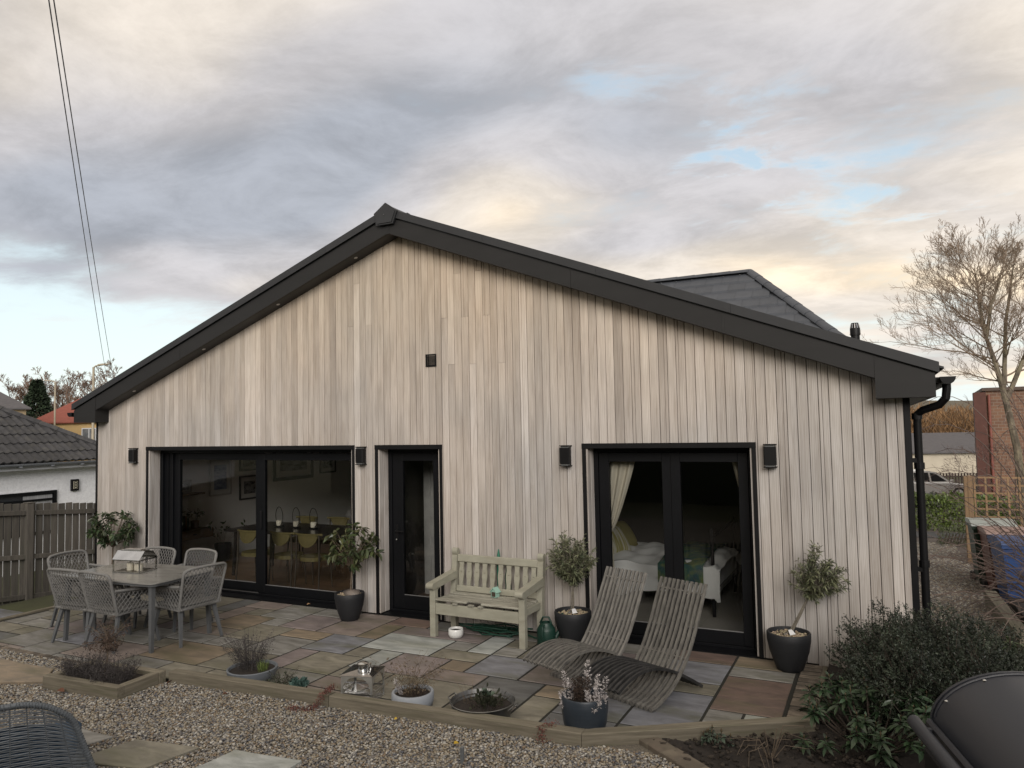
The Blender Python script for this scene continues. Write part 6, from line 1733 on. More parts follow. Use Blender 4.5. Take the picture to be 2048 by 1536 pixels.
# ================================================================== left: fence, neighbours, trees
FENCE = mat('fence_wood', (0.125, 0.112, 0.095), 0.88, (0.07, 0.063, 0.054), scale=3, stretch=(10, 10, 1), bump=.4, obj_rand=.2, stain=((.06, .065, .045), .5, 1.5))
fe = thing('board_fence', 'tall grey timber fence with spaced vertical boards left of the house', 'fence', (-.12, 0, 0))
def ftop(y): return 1.245 - .092 * y
y = 0.08; k = 0
while y > -3.4:
    a = rs_.uniform(-.006, .006)
    o = MB().box(-.012, .008, -.049, .049, -.22, 0, .003)
    z1 = ftop(y) + rs_.uniform(-.008, .008)
    o = MB().box(-.012, .008, -.049, .049, -.22 - .05 * 0, z1, .003).build('board', FENCE, fe, smooth=0, loc=(rs_.uniform(-.003, .003), y, 0)); o.rotation_euler = (a * .4, 0, 0)
    y -= .1135
for dz_ in (.155, .80, 1.38):
    m = MB(); m.bar((.03, .12, ftop(0) - dz_ + .012), (.03, -3.4, ftop(-3.4) - dz_), .038, .07, c=.004); m.build('rail', FENCE, fe, smooth=0)
for y in (-1.0, -2.85):
    m = MB(); m.box(-.03, .075, y - .05, y + .05, -.3, ftop(y) + .0, .006); p_ = m.build('post', FENCE, fe, smooth=0)
    MB().box(-.036, .081, y - .056, y + .056, ftop(y) + .001, ftop(y) + .014, .005).build('post_cap', FENCE, p_, smooth=0)

HARL = mat('white_roughcast', (0.84, 0.85, 0.87), 0.9, (0.72, 0.73, 0.75), scale=26, bump=2.2, bscale=22, detail=3)
TILE = mat('dark_roof_tile', (0.048, 0.048, 0.052), 0.8, (0.028, 0.028, 0.03), scale=10, obj_rand=.22, bump=.4, stain=((.085, .08, .06), .35, 5))
nb_ = thing('white_bungalow', 'white roughcast bungalow with dark tiled hip roof beyond the fence', 'house')
MB().box(-11, -4.0, -6.0, 3.0, -1.2, 1.72).build('wall', HARL, nb_, smooth=0)
nr = MB(); SL = .62; yc = 3.3; xe_ = -3.7
nr.add([(xe_, yc, 1.80), (xe_, -6.3, 1.80), (xe_ - 4, -2.3, 1.8 + 4 * SL), (xe_ - 4, yc - 4, 1.8 + 4 * SL), (xe_ - 8, yc, 1.8), (xe_ - 8, -6.3, 1.8)], [(0, 1, 2, 3), (0, 3, 4), (4, 3, 2, 5), (1, 5, 2), (0, 4, 5, 1)])
nroof = nr.build('roof', TILE, nb_, smooth=0)
# tiles, one by one: double roll profile, laid in courses up the slope
TW_, TL_ = .30, .345
prof = []
for i in range(13):
    u = i / 12; prof.append((u * TW_, .030 * max(0, math.sin(u * 4 * math.pi - math.pi / 2)) ** .7))
m = MB(); n = len(prof)
vs = [(0, p[0], p[1] + .026) for p in prof] + [(-TL_ - .07, p[0], p[1]) for p in prof] + [(0, p[0], p[1] - .006) for p in prof]
m.add(vs, [(i, i + 1, n + i + 1, n + i) for i in range(n - 1)] + [(2 * n + i, 2 * n + i + 1, i + 1, i) for i in range(n - 1)])
tile0 = m.build('roof_tile', TILE, nroof, smooth=50)
first = True; cs = 1 / math.sqrt(1 + SL * SL); sn = SL * cs
for r_ in range(11):
    d = r_ * TL_                      # distance up the slope
    xx = xe_ + .04 - d * cs; zz = 1.80 + .022 + d * sn - .04 * sn
    for c_ in range(22):
        y0 = -2.6 + c_ * TW_ + (r_ % 2) * .0
        if y0 + TW_ > yc - d * cs + .02: continue
        o = tile0 if first else inst(tile0, None, nroof)
        first = False
        o.location = (xx, y0, zz); o.rotation_euler = (0, math.atan(SL), 0)
def half_round(L): 
    m = MB(); pr = [(.11 * math.cos(a), .075 * math.sin(a)) for a in np.linspace(0, math.pi, 9)]
    vs = [(x, 0, z) for x, z in pr] + [(x * .9, L, z * .9) for x, z in pr] + [(x * .88, 0, z * .85) for x, z in pr]; k = 9
    m.add(vs, [(i, i + 1, k + i + 1, k + i) for i in range(k - 1)] + [(2 * k + i, 2 * k + i + 1, i + 1, i) for i in range(k - 1)]); return m
MB().tube([(xe_, yc, 1.80), (xe_ - 4, yc - 4, 1.80 + 4 * SL)], .085, 8).build('hip_mortar', TILE, nroof, smooth=40)
h0 = half_round(.42).build('hip_tile', TILE, nroof, smooth=40)
a0 = Vector((xe_, yc, 1.83)); dv = Vector((-1, -1, SL)).normalized()
for i in range(14):
    o = h0 if i == 0 else inst(h0, None, nroof)
    p = a0 + dv * (.38 * i); o.location = p; o.rotation_euler = dv.to_track_quat('Y', 'Z').to_euler()
GREYP = mat('grey_gutter', (0.20, 0.215, 0.235), 0.45, (0.17, 0.18, 0.20)); WHITEP = mat('white_fascia', (0.55, 0.56, 0.58), 0.5, (0.5, 0.51, 0.53))
MB().box(-3.80, -3.77, -6.2, yc - .05, 1.66, 1.78).build('fascia', WHITEP, nb_, smooth=0); MB().box(-4.0, -3.80, -6.2, yc - .1, 1.67, 1.69).build('soffit', WHITEP, nb_, smooth=0)
m = MB(); g_ = [(-3.71 + .06 * math.cos(a), 1.79 + .06 * math.sin(a)) for a in np.linspace(math.pi, 2 * math.pi, 9)]; m.prism(g_, -6.2, yc, 'y'); gt = m.build('gutter', GREYP, nb_, smooth=40)
for i in range(9): MB().box(-3.785, -3.64, yc - .5 - i * .62, yc - .46 - i * .62, 1.715, 1.74).build('gutter_bracket', GREYP, gt, smooth=0)
wnd = MB(); wy0, wy1, wz0, wz1 = -.9, 1.86, .35, 1.21
for (a, b_) in ((wy0, wy0 + .06), (.42, .50), (wy1 - .06, wy1)): wnd.box(-4.02, -3.96, a, b_, wz0, wz1)
wnd.box(-4.02, -3.961, wy0, wy1, wz1 - .06, wz1); wnd.box(-4.02, -3.961, wy0, wy1, wz0, wz0 + .06); wnd.box(-4.015, -3.965, .5, 1.8, 1.02, 1.06)
wd_ = wnd.build('window', FRAME, nb_, smooth=0)
MB().box(-4.01, -3.995, wy0, wy1, wz0, wz1).build('pane', mat('dark_pane', (.02, .022, .026), .08, (.02, .022, .026)), wd_, smooth=0)
MB().box(-3.994, -3.99, 1.2, 1.78, wz0, wz1 - .08).build('net_curtain', mat('net_curtain', (.35, .36, .37), .9, (.2, .2, .21), scale=3, stretch=(1, 14, .2)), wd_, smooth=0)
MB().box(-4.03, -3.99, wy0 - .02, wy1 + .04, wz1 + .001, wz1 + .03).build('lintel', HARL, wd_, smooth=0)
nl = thing('lattice_wall_lamp', 'small black lattice wall lamp on the white bungalow', 'light', (-3.995, 2.24, 1.16))
MB().box(0, .05, -.08, .08, 0, .24, .004).build('box', BLACK, nl, smooth=0)
MB().box(.05, .055, -.045, .045, .04, .20).build('diffuser', mat('lamp_diffuser', (.55, .52, .40), .5), nl, smooth=0)
for i in range(3): 
    m = MB(); zc = .07 + i * .05
    m.tube([(.058, .03 * math.cos(a), zc + .03 * math.sin(a)) for a in np.linspace(0, 6.283, 13)[:-1]], .006, 5, closed=True); m.build('lattice_ring', BLACK, nl)

# plain building helper for far houses
def far_house(name, label, A, width, depth, z0, ze, rise, wallm, roofm, wins, rot, hip=True, chim=None, ov=.35):
    """A = near left corner, width along local x, depth along local y (away)"""
    t = thing(name, label, 'house', (A[0], A[1], 0), rot)
    MB().box(0, width, 0, depth, z0, ze).build('wall', wallm, t, smooth=0)
    m = MB(); a, b_, c, d = (-ov, -ov), (width + ov, -ov), (width + ov, depth + ov), (-ov, depth + ov); h_ = depth / 2 + ov; ins = h_ if hip else 0
    m.add([(*a, ze), (*b_, ze), (*c, ze), (*d, ze), (a[0] + ins, depth / 2, ze + rise), (b_[0] - ins, depth / 2, ze + rise)], [(0, 1, 5, 4), (1, 2, 5), (2, 3, 4, 5), (3, 0, 4), (3, 2, 1, 0)])
    m.box(-ov, width + ov, -ov - .02, -ov + .05, ze - .12, ze - .001)
    rf = m.build('roof', roofm, t, smooth=0)
    for (x0, x1, za, zb) in wins:
        f = MB(); f.box(x0, x1, -.06, .0, za, za + .09); f.box(x0, x1, -.06, .0, zb - .09, zb); f.box(x0, x0 + .09, -.06, 0, za + .09, zb - .09); f.box(x1 - .09, x1, -.06, 0, za + .09, zb - .09); f.box((x0 + x1) / 2 - .04, (x0 + x1) / 2 + .04, -.06, 0, za + .09, zb - .09)
        w_ = f.build('window', WHITEP, t, smooth=0)
        MB().box(x0 + .09, x1 - .09, -.03, -.01, za + .09, zb - .09).build('pane', MATS['far_pane'] if 'far_pane' in MATS else mat('far_pane', (.22, .22, .22), .1, (.10, .11, .12), scale=2), w_, smooth=0)
    if chim: MB().box(chim - .5, chim + .5, depth / 2 - .4, depth / 2 + .4, ze + rise - 1, ze + rise + .9).build('chimney', wallm, rf, smooth=0)
    return t
SUNLIT = mat('sunlit_render', (0.48, 0.34, 0.16), 0.9, (0.42, 0.29, 0.13), scale=1.5)  # warm evening light on the far wall is put into this colour
REDR = mat('red_roof', (0.24, 0.07, 0.048), 0.8, (0.18, 0.05, 0.035), scale=3, stretch=(1, 1, 4))
SLATE = mat('grey_slate_roof', (0.10, 0.095, 0.10), 0.8, (0.07, 0.066, 0.07), scale=3, stretch=(1, 1, 6))
ra = math.atan2(.4416, .897)
far_house('red_roof_house', 'house with red hip roof and evening light in its wall colour, far beyond the white bungalow', (-60.3, 35.1), 15, 7.5, -2, 3.5, 3.1, SUNLIT, REDR, [(1.4, 2.9, 1.2, 2.9), (4.6, 6.0, .3, 2.9), (9, 10.5, 1.2, 2.9)], ra)
far_house('grey_roof_house', 'buff house with grey roof at the far left edge', (-59.3, 14.1), 17.0, 9, -2, 4.55, 3.2, mat('buff_render', (.34, .26, .16), .9), SLATE, [(2, 3.5, 1.5, 3.2), (9, 10.5, 1.5, 3.2)], R(60.5))

# bare trees: recursive branching
def bare_tree(mb_tr, mb_br, base, stems, rng, depth=4, nbr=5, lenf=.62, up=.25, r0=.16, twig_r=.008, spread=.75, min_r=.006):
    def grow(p, d, L, r, lev):
        n = 5; pts = [np.array(p, float)]; dd = np.array(d, float)
        for i in range(n):
            dd = norm(dd + rng.normal(0, .10, 3) + np.array([0, 0, up * .12])); pts.append(pts[-1] + dd * L / n)
        rs = [max(min_r, r * (1 - .65 * i / n)) for i in range(n + 1)]
        (mb_tr if lev == 0 else mb_br).tube([tuple(q) for q in pts], rs, 6 if lev == 0 else (4 if lev < 2 else 3), cap=False)
        if lev >= depth: return
        k = nbr + (1 if lev == 0 else 0)
        for j in range(k):
            s = .28 + .72 * (j + rng.random()) / k; i = min(int(s * n), n - 1); f = s * n - i
            q = pts[i] * (1 - f) + pts[i + 1] * f
            loc_d = norm(pts[i + 1] - pts[i]); o = norm(np.cross(loc_d, sph(1, rng)[0]))
            nd = norm(loc_d * (1 - spread * .55) + o * spread + np.array([0, 0, up]))
            grow(q, nd, L * lenf * rng.uniform(.7, 1.15) * (1.05 - .4 * s), max(min_r, rs[i] * .55), lev + 1)
    for (p, d, L, r) in stems: grow(p, d, L, r, 0)
FARBARK = mat('far_bare_bark', (0.21, 0.145, 0.105), 0.9, (0.15, 0.10, 0.075), scale=3)
def far_tree(px, py, z0, h_, seed, label):
    rng = np.random.default_rng(seed); t = thing('bare_tree', label, 'tree', (px, py, z0), 0, 'bare trees on the left skyline'); a, b_ = MB(), MB()
    bare_tree(a, b_, None, [((0, 0, 0), (rng.normal(0, .05), rng.normal(0, .05), 1), h_ * .62, h_ * .018)], rng, depth=4, nbr=6, lenf=.60, up=.30, min_r=.022, spread=.72)
    a.build('trunk', FARBARK, t, fix=False); b_.build('crown', FARBARK, t, smooth=0, fix=False)
for i, (d, s, h_, lab) in enumerate(((98, 35, 14.5, 'bare tree on the skyline at the far left edge'), (100, 80, 16.0, 'broad bare tree behind the dark conifer'), (104, 150, 15.5, 'bare tree just left of the near street lamp'), (101, 180, 15.2, 'bare tree behind the near street lamp'), (103, 224, 16.4, 'bare tree by the overhead wires'), (106, 112, 14.0, 'bare tree between the conifer and the street lamp'))):
    P = Vector((11.252, -7.752, 2.351)) + (cw + cr * ((s - 1024) / 1479) - cu * ((860 - 768) / 1479)) * d
    far_tree(P.x, P.y, -1.6, h_, 70 + i, lab)
# undergrowth on the skyline
rng = np.random.default_rng(99)
def scrub(name, label, pts, n, hmin, hmax, mt, sx, wd=.10, L=(.8, 2.2)):
    P = []; D = []
    for k in range(n):
        s = rng.random() * (len(pts) - 1); i = int(s); q = Vector(pts[i]).lerp(Vector(pts[i + 1]), s - i)
        h_ = hmax * rng.random() ** 1.3 * (0.75 + .25 * math.sin(s * 7.3) * math.sin(s * 3.1 + 1))
        P.append((q.x + rng.normal(0, sx), q.y + rng.normal(0, sx), q.z + hmin + h_)); D.append((rng.normal(0, .6), rng.normal(0, .6), 1))
    P = np.array(P); Ls = rng.uniform(L[0], L[1], n); V, F = leaves(P, np.array(D), Ls, Ls * wd, rng)
    return tag(npmesh(name, V, F, mt), label, 'woodland', kind='stuff')
scrub('far_scrub', 'russet winter scrub below the bare trees on the left', [(-96, 50, -2), (-74, 62, -2), (-55, 72, -2)], 15000, 0, 8.0, mat('russet_scrub', (.17, .10, .065), .95, (.10, .065, .045), scale=.3, world_co=True, isl_rand=.4), 2.5, .05, (.7, 1.8))
# conifer
cf = thing('conifer', 'dark green conifer beside the red-roofed house', 'tree', (-75.2, 44.4, -2)); MB().tube([(0, 0, 0), (0, 0, 10.3)], [.25, .04], 7).build('trunk', FARBARK, cf)
n = 9000; hh = rng.random(n) ** .75; a = rng.uniform(0, 6.283, n); rad = (1 - hh) * 3.6 * (.55 + .45 * rng.random(n)) * (1 + .18 * np.sin(hh * 40 + a * 2)) + .12
P = np.stack([rad * np.cos(a), rad * np.sin(a), 1.2 + hh * 9.4], 1); D = np.stack([np.cos(a), np.sin(a), np.full(n, -.25)], 1) + rng.normal(0, .35, (n, 3)); Ls = rng.uniform(.3, .6, n)
V, F = leaves(P, D, Ls, Ls * .4, rng); npmesh('crown', V, F, mat('conifer_green', (.03, .05, .022), .8, (.018, .032, .016), scale=1, isl_rand=.5), cf)
# street lamps
LAMPM = mat('lamp_column', (0.36, 0.31, 0.23), 0.5, (0.3, 0.26, 0.19), scale=3)
def lamp(x, y, z0, z1, dirn, label):
    t = thing('street_lamp', label, 'street lamp', (x, y, z0), ra, 'street lamps behind the neighbouring roofs'); h_ = z1 - z0
    MB().lathe([(.14, 0), (.13, .9), (.085, 1.0), (.065, h_)], 12).build('column', LAMPM, t)
    MB().tube([(0, 0, h_ - .05), (dirn * .12, 0, h_ + .06), (dirn * .4, 0, h_ + .10)], .045, 8).build('bracket', LAMPM, t)
    MB().prism([(dirn * .3, h_ + .07), (dirn * 1.0, h_ + .15), (dirn * 1.05, h_ + .18), (dirn * .6, h_ + .20), (dirn * .3, h_ + .16)], -.12, .12).build('lamp_head', LAMPM, t, smooth=0)
lamp(-31.35, 21.3, -1.6, 6.4, 1, 'tall street lamp with its head to the right, by the overhead wires')
lamp(-53.4, 32.8, -1.8, 6.95, -1, 'more distant street lamp in front of the red-roofed house')
# overhead wires and their pole
pole = thing('utility_pole', 'wooden utility pole behind the left slope of the roof', 'pole', (-25.85, 18.5, -1.6)); MB().tube([(0, 0, 0), (0, 0, 6.75)], [.14, .11], 10).build('post', FENCE, pole); MB().bar((-.3, 0, 6.6), (.3, 0, 6.6), .1, .1).build('cross_arm', FENCE, pole, smooth=0)
WIRE = mat('wire_grey', (0.22, 0.23, 0.26), 0.6)
def wire(a, b_, sag, r, label):
    a, b_ = Vector(a), Vector(b_); e_ = a + (a - b_) * .35
    pts = []
    for k in range(41):
        t_ = k / 40; p = e_.lerp(b_, t_); p.z -= sag * 4 * t_ * (1 - t_); pts.append(tuple(p))
    tag(MB().tube(pts, r, 6).build('overhead_wire', WIRE, None), label, 'wire', 'overhead wires')
wire((2.41, -2.39, 8.05), (-25.95, 18.42, 5.1), .25, .0085, 'left one of the two overhead wires at the upper left')
wire((2.465, -2.365, 8.05), (-25.65, 18.58, 5.15), .25, .0085, 'right one of the two overhead wires at the upper left')

# ================================================================== behind: hip-roofed house
hb = thing('hip_roof_house', 'house with slate-grey tiled hip roof rising behind the right slope', 'house')
MB().box(3.0, 11.2, 5.9, 11.0, -2.5, 2.9).build('wall', MATS['render_white'], hb, smooth=0)
RX, RY, RZ, HA, HS = 9.04, 8.0, 5.40, .82, .80      # right end of the ridge; hip runs (HA, -1) in plan
nC = 11; dS = .27
core = MB(); s_ = 3.0
core.add([(3.5, RY, RZ - .03), (RX, RY, RZ - .03), (RX + HA * s_, RY - s_, RZ - HS * s_ - .03), (3.5, RY - s_, RZ - HS * s_ - .03), (RX + HA * s_, RY + s_, RZ - HS * s_ - .03), (3.5, RY + s_, RZ - HS * s_ - .03)], [(0, 1, 2, 3), (1, 4, 2), (1, 0, 5, 4), (0, 3, 5)])
HTILE = mat('slate_grey_tile', (0.062, 0.068, 0.080), 0.65, (0.047, 0.052, 0.062), scale=6, obj_rand=.08, rough_var=.1)
hr_ = core.build('roof', HTILE, hb, smooth=0)
for i in range(nC):
    s0, s1 = i * dS, (i + 1) * dS + .03
    tw = .33; x_hi = RX + HA * s1
    xx = 6.2 + (i % 2) * tw / 2
    while xx < x_hi:
        xa, xb = xx + .002, min(xx + tw - .002, x_hi)
        # clip the upper edge at the hip
        xbu = min(xb, RX + HA * s0)
        if xbu > xa + .01:
            m = MB(); zt_ = lambda s: RZ - HS * s
            y0_, y1_ = RY - s0, RY - s1
            m.add([(xa, y0_, zt_(s0) - .01), (xbu, y0_, zt_(s0) - .01), (xb, y1_, zt_(s1) + .035), (xa, y1_, zt_(s1) + .035), (xa, y1_, zt_(s1) - .02), (xb, y1_, zt_(s1) - .02)], [(0, 3, 2, 1), (3, 4, 5, 2)])
            m.build('roof_tile', HTILE, hr_, smooth=0, fix=False)
        xx += tw
h1 = half_round(.40).build('hip_tile', HTILE, hr_, smooth=40)
dv = Vector((HA, -1, -HS)).normalized(); a0 = Vector((RX, RY, RZ + .0))
for i in range(10):
    o = h1 if i == 0 else inst(h1, None, hr_)
    o.location = a0 + dv * (.37 * (i + 1)); o.rotation_euler = (-dv).to_track_quat('Y', 'Z').to_euler()
for i in range(9):
    o = inst(h1, 'ridge_tile', hr_); o.location = (RX - .02 - .37 * i, RY, RZ - .0); o.rotation_euler = Vector((-1, 0, 0.001)).to_track_quat('Y', 'Z').to_euler()

# ================================================================== right: lane, bins, trellis, tree, far buildings
ASPH = mat('asphalt', (0.055, 0.055, 0.058), 0.9, (0.042, 0.042, 0.045), scale=30, world_co=True, bump=.3)
def strip(name, x0, x1, y0, y1, dz_, m_):
    xs_ = np.linspace(x0, x1, 24); ys_ = np.linspace(y0, y1, 6); A_, B_ = np.meshgrid(xs_, ys_); V = np.stack([A_.ravel(), B_.ravel(), gh(A_, B_).ravel() + dz_], 1); I = (np.arange(5)[:, None] * 24 + np.arange(23)[None]).ravel()
    return tag(npmesh(name, V, np.stack([I, I + 1, I + 25, I + 24], 1), m_, smooth=True), kind='structure')
strip('driveway', 8.5, 20, 10.4, 12.2, .03, ASPH)
strip('road', -20, 60, 35.5, 42.5, .27, ASPH)
def mass(name, label, loc, size, n, L, wd, mt, seed, cat='hedge'):
    """clipped or loose hedge: leaves through a lumpy box"""
    rng = np.random.default_rng(seed); t = thing(name, label, cat, loc)
    q = rng.uniform(-1, 1, (n, 3)); k = np.argmax(np.abs(q), 1); sgn = np.sign(q[np.arange(n), k]); q[np.arange(n), k] = sgn * (1 - .35 * rng.random(n) ** 2)
    q *= (1 + .12 * np.sin(q[:, [1]] * 5 + seed) * np.sin(q[:, [0]] * 7) + .07 * np.sin(q[:, [2]] * 11 + q[:, [0]] * 9))
    P = q * np.array(size) / 2 + np.array([0, 0, size[2] / 2]); D = norm(q) + sph(n, rng) * .8; Ls = L * rng.uniform(.6, 1.2, n); V, F = leaves(P, D, Ls, Ls * wd, rng)
    npmesh('foliage', V, F, mt, t); m = MB()
    for j in range(10): x = (j / 9 - .5) * size[0] * .9; m.tube([(x, 0, 0), (x + .1, .05, size[2] * .8)], [.03, .01], 5)
    tag(m.build('stems', TWIG, t, smooth=0), kind='stuff')
LAUR = mat('laurel_leaf', (0.14, 0.185, 0.05), 0.4, (0.075, 0.11, 0.03), scale=1.2, isl_rand=.55, transl=.1)
mass('laurel_hedge', 'bright green laurel hedge across the end of the side path', (12.4, 13.2, -.72), (3.2, .9, 1.12), 11000, .10, .45, LAUR, 3)
mass('dark_hedge', 'darker low hedge behind the laurel, below the parked car', (14.0, 16.2, -1.1), (9, 1.2, 1.2), 5000, .12, .45, mat('privet_leaf', (.055, .062, .038), .6, (.03, .036, .022), isl_rand=.5), 4)
mass('clipped_grass_clump', 'small mounded evergreen at the foot of the trellis post', (12.55, 9.2, -.25), (.55, .7, .38), 1500, .05, .3, mat('mound_leaf', (.07, .085, .035), .6, isl_rand=.5), 5, 'shrub')
# post and trellis
NEWW = mat('new_timber', (0.27, 0.175, 0.095), 0.78, (0.19, 0.12, 0.065), scale=4, stretch=(8, 8, 1), obj_rand=.12)
tr = thing('trellis_fence', 'orange-brown timber post with square trellis at the end of the side path', 'fence', (12.5, 6.6, 0))
MB().box(0, .05, -.06, .06, -.4, 1.36, .004).build('post', NEWW, tr, smooth=0); MB().box(.052, .125, -.05, .05, -.4, 1.37, .004).build('post', NEWW, tr, smooth=0)
for i in range(11): MB().box(.14 + i * .155, .168 + i * .155, -.012, .0, .55, 1.335).build('upright_lath', NEWW, tr, smooth=0)
for i in range(7): MB().box(.13, 1.75, .001, .012, .56 + i * .128, .588 + i * .128).build('cross_lath', NEWW, tr, smooth=0)
for i in range(13): MB().box(.132 + i * .125, .25 + i * .125, .014, .03, -.3, .54, .003).build('board', FENCE, tr, smooth=0)
# wheelie bins
def bin_(loc, rz, bodym, lidm, label, h_=.86):
    t = thing('wheelie_bin', label, 'bin', loc, rz, 'wheelie bins beside the trellis')
    m = MB(); b0, b1 = .20, .26
    m.add([(-b0, -b0, .06), (b0, -b0, .06), (b0, b0 + .02, .06), (-b0, b0 + .02, .06), (-b1, -b1, h_), (b1, -b1, h_), (b1, b1 + .04, h_), (-b1, b1 + .04, h_)], [(3, 2, 1, 0), (4, 5, 6, 7), (0, 1, 5, 4), (1, 2, 6, 5), (2, 3, 7, 6), (3, 0, 4, 7)]); m.build('body', bodym, t, smooth=0)
    MB().box(-b1 - .015, b1 + .015, -b1 - .015, b1 + .05, h_ - .055, h_ - .001, .006).build('rim', bodym, t, smooth=0)
    m = MB(); vs = []; 
    for x in (-b1 - .02, b1 + .02):
        for yy_, zz_ in ((-b1 - .035, h_), (-b1 - .03, h_ + .03), (-.05, h_ + .075), (b1 + .06, h_ + .05), (b1 + .06, h_)): vs.append((x, yy_, zz_))
    m.add(vs, [(4, 3, 2, 1, 0), (5, 6, 7, 8, 9), (0, 1, 6, 5), (1, 2, 7, 6), (2, 3, 8, 7), (3, 4, 9, 8), (4, 0, 5, 9)]); m.build('lid', lidm, t, smooth=0)
    MB().tube([(-.2, b1 + .09, h_ - .02), (.2, b1 + .09, h_ - .02)], .016, 8).build('handle', bodym, t)
    for s in (-1, 1):
        o = MB().lathe([(.03, -.025), (.1, -.022), (.1, .022), (.03, .025)], 16, close_top=True).build('wheel', BLACK, t, loc=(s * .23, b0 + .06, .1)); o.rotation_euler = (0, R(90), 0)
BLUB = mat('blue_bin', (0.02, 0.06, 0.19), 0.5, (0.016, 0.05, 0.16)); GRNB = mat('green_bin', (0.012, 0.032, 0.018), 0.5, (0.01, 0.026, 0.015)); BRNB = mat('brown_bin', (0.12, 0.035, 0.022), 0.5, (0.10, 0.03, 0.02)); PALELID = mat('pale_lid', (0.33, 0.36, 0.34), 0.5, (0.28, 0.31, 0.29)); PINKLID = mat('pinkish_lid', (0.30, 0.20, 0.17), 0.5, (0.26, 0.17, 0.15))
bin_((12.83, 3.72, -.12), R(8), BLUB, BLUB, 'blue wheelie bin behind the bare twigs', .84)
bin_((12.76, 4.30, -.12), R(4), BRNB, PINKLID, 'brown wheelie bin just behind the blue one', .88)
bin_((12.66, 4.86, -.12), R(2), GRNB, PALELID, 'dark green wheelie bin next to the trellis post', .92)
sleeper((12.50, 3.38), (12.56, 1.2), -.12, .15, -.12, 'timber retaining edge in front of the blue bin')
MB_ = MB().prism([(12.63, 3.38), (15, 3.4), (15, -.6), (12.6, -.6), (12.68, 1.2)], -.12, .08, 'z').build('raised_soil', SOIL, smooth=0); tag(MB_, kind='structure')
# birch-like bare tree
TBARK = mat('birch_bark', (0.22, 0.185, 0.13), 0.85, (0.085, 0.07, 0.05), scale=6, stretch=(1, 1, .6), contrast=(.4, .6), stain=((.12, .13, .05), .5, 3)); TTWIG = mat('birch_twig', (0.27, 0.205, 0.15), 0.85, (0.19, 0.14, 0.10))
bt_ = thing('birch_tree', 'large leafless tree with spreading fine branches right of the house', 'tree', (14.1, 12.6, -.7))
rng = np.random.default_rng(12); T, B = MB(), MB(); O = np.array([14.1, 12.6, -.7])
def pathtube(mb, pts, rs, n=8): mb.tube([tuple(np.array(p) - O) for p in pts], rs, n, cap=False)
main = [(14.25, 12.75, -.7), (14.12, 12.65, 1.6), (13.92, 12.5, 2.8), (13.76, 12.37, 3.55), (13.58, 12.25, 4.2), (13.5, 12.2, 4.9), (13.46, 12.12, 5.35), (13.42, 12.1, 5.75)]
sec = [(13.90, 12.48, 2.9), (13.95, 12.45, 3.6), (14.02, 12.5, 4.5), (14.15, 12.45, 5.3), (14.22, 12.4, 5.8)]
third = [(13.6, 12.25, 4.15), (13.72, 12.2, 4.9), (13.86, 12.1, 5.3), (13.95, 12.0, 5.7)]
fourth = [(13.95, 12.5, 2.7), (14.4, 12.6, 3.8), (14.9, 12.8, 4.7), (15.2, 12.9, 5.4)]
for pth, rs in ((main, [.085, .078, .064, .05, .04, .03, .02, .010]), (sec, [.06, .05, .04, .026, .012]), (third, [.045, .035, .024, .01]), (fourth, [.06, .045, .03, .014])): pathtube(T, pth, rs)
def limb(a, d, L, r, lev, curl):
    n = 6; pts = [np.array(a, float)]; dd = norm(np.array(d, float))
    for i in range(n): dd = norm(dd + rng.normal(0, .07, 3) + np.array([0, 0, curl])); pts.append(pts[-1] + dd * L / n)
    rs = [max(.003, r * (1 - .75 * i / n)) for i in range(n + 1)]; pathtube(B, pts, rs, 4 if lev < 2 else 3)
    if lev >= 3: return
    k = (9, 6, 4)[lev]
    for j in range(k):
        s = .2 + .8 * (j + rng.random()) / k; i = min(int(s * n), n - 1); q = pts[i] + (pts[i + 1] - pts[i]) * (s * n - i); ld = norm(pts[i + 1] - pts[i]); o = norm(np.cross(ld, sph(1, rng)[0]))
        limb(q, ld * .75 + o * .62 + np.array([0, 0, .12]), L * (.48 if lev == 0 else .5) * rng.uniform(.7, 1.2) * (1.1 - .45 * s), rs[i] * .55, lev + 1, .05)
def along(pth, s):
    s *= len(pth) - 1; i = min(int(s), len(pth) - 2); f = s - i; return np.array(pth[i]) * (1 - f) + np.array(pth[i + 1]) * f
for pth, n, Lm in ((main, 28, 2.6), (sec, 13, 1.35), (third, 9, 1.0), (fourth, 12, 1.4)):
    for j in range(n):
        s = (.36 if pth is main else .12) + (.97 - (.36 if pth is main else .12)) * j / (n - 1); a = rng.uniform(0, 6.283)
        if pth is main and j % 2 == 0: a = rng.uniform(2.4, 4.2)
        el = .25 + .7 * s + rng.normal(0, .12); L = Lm * (1.1 - .68 * s) * rng.uniform(.75, 1.15)
        limb(along(pth, s), (math.cos(a) * math.cos(el), math.sin(a) * math.cos(el), math.sin(el)), L, .022 * (1.1 - .7 * s), 0, .035)
T.build('trunk', TBARK, bt_, smooth=40, fix=False); B.build('crown', TTWIG, bt_, smooth=0, fix=False)
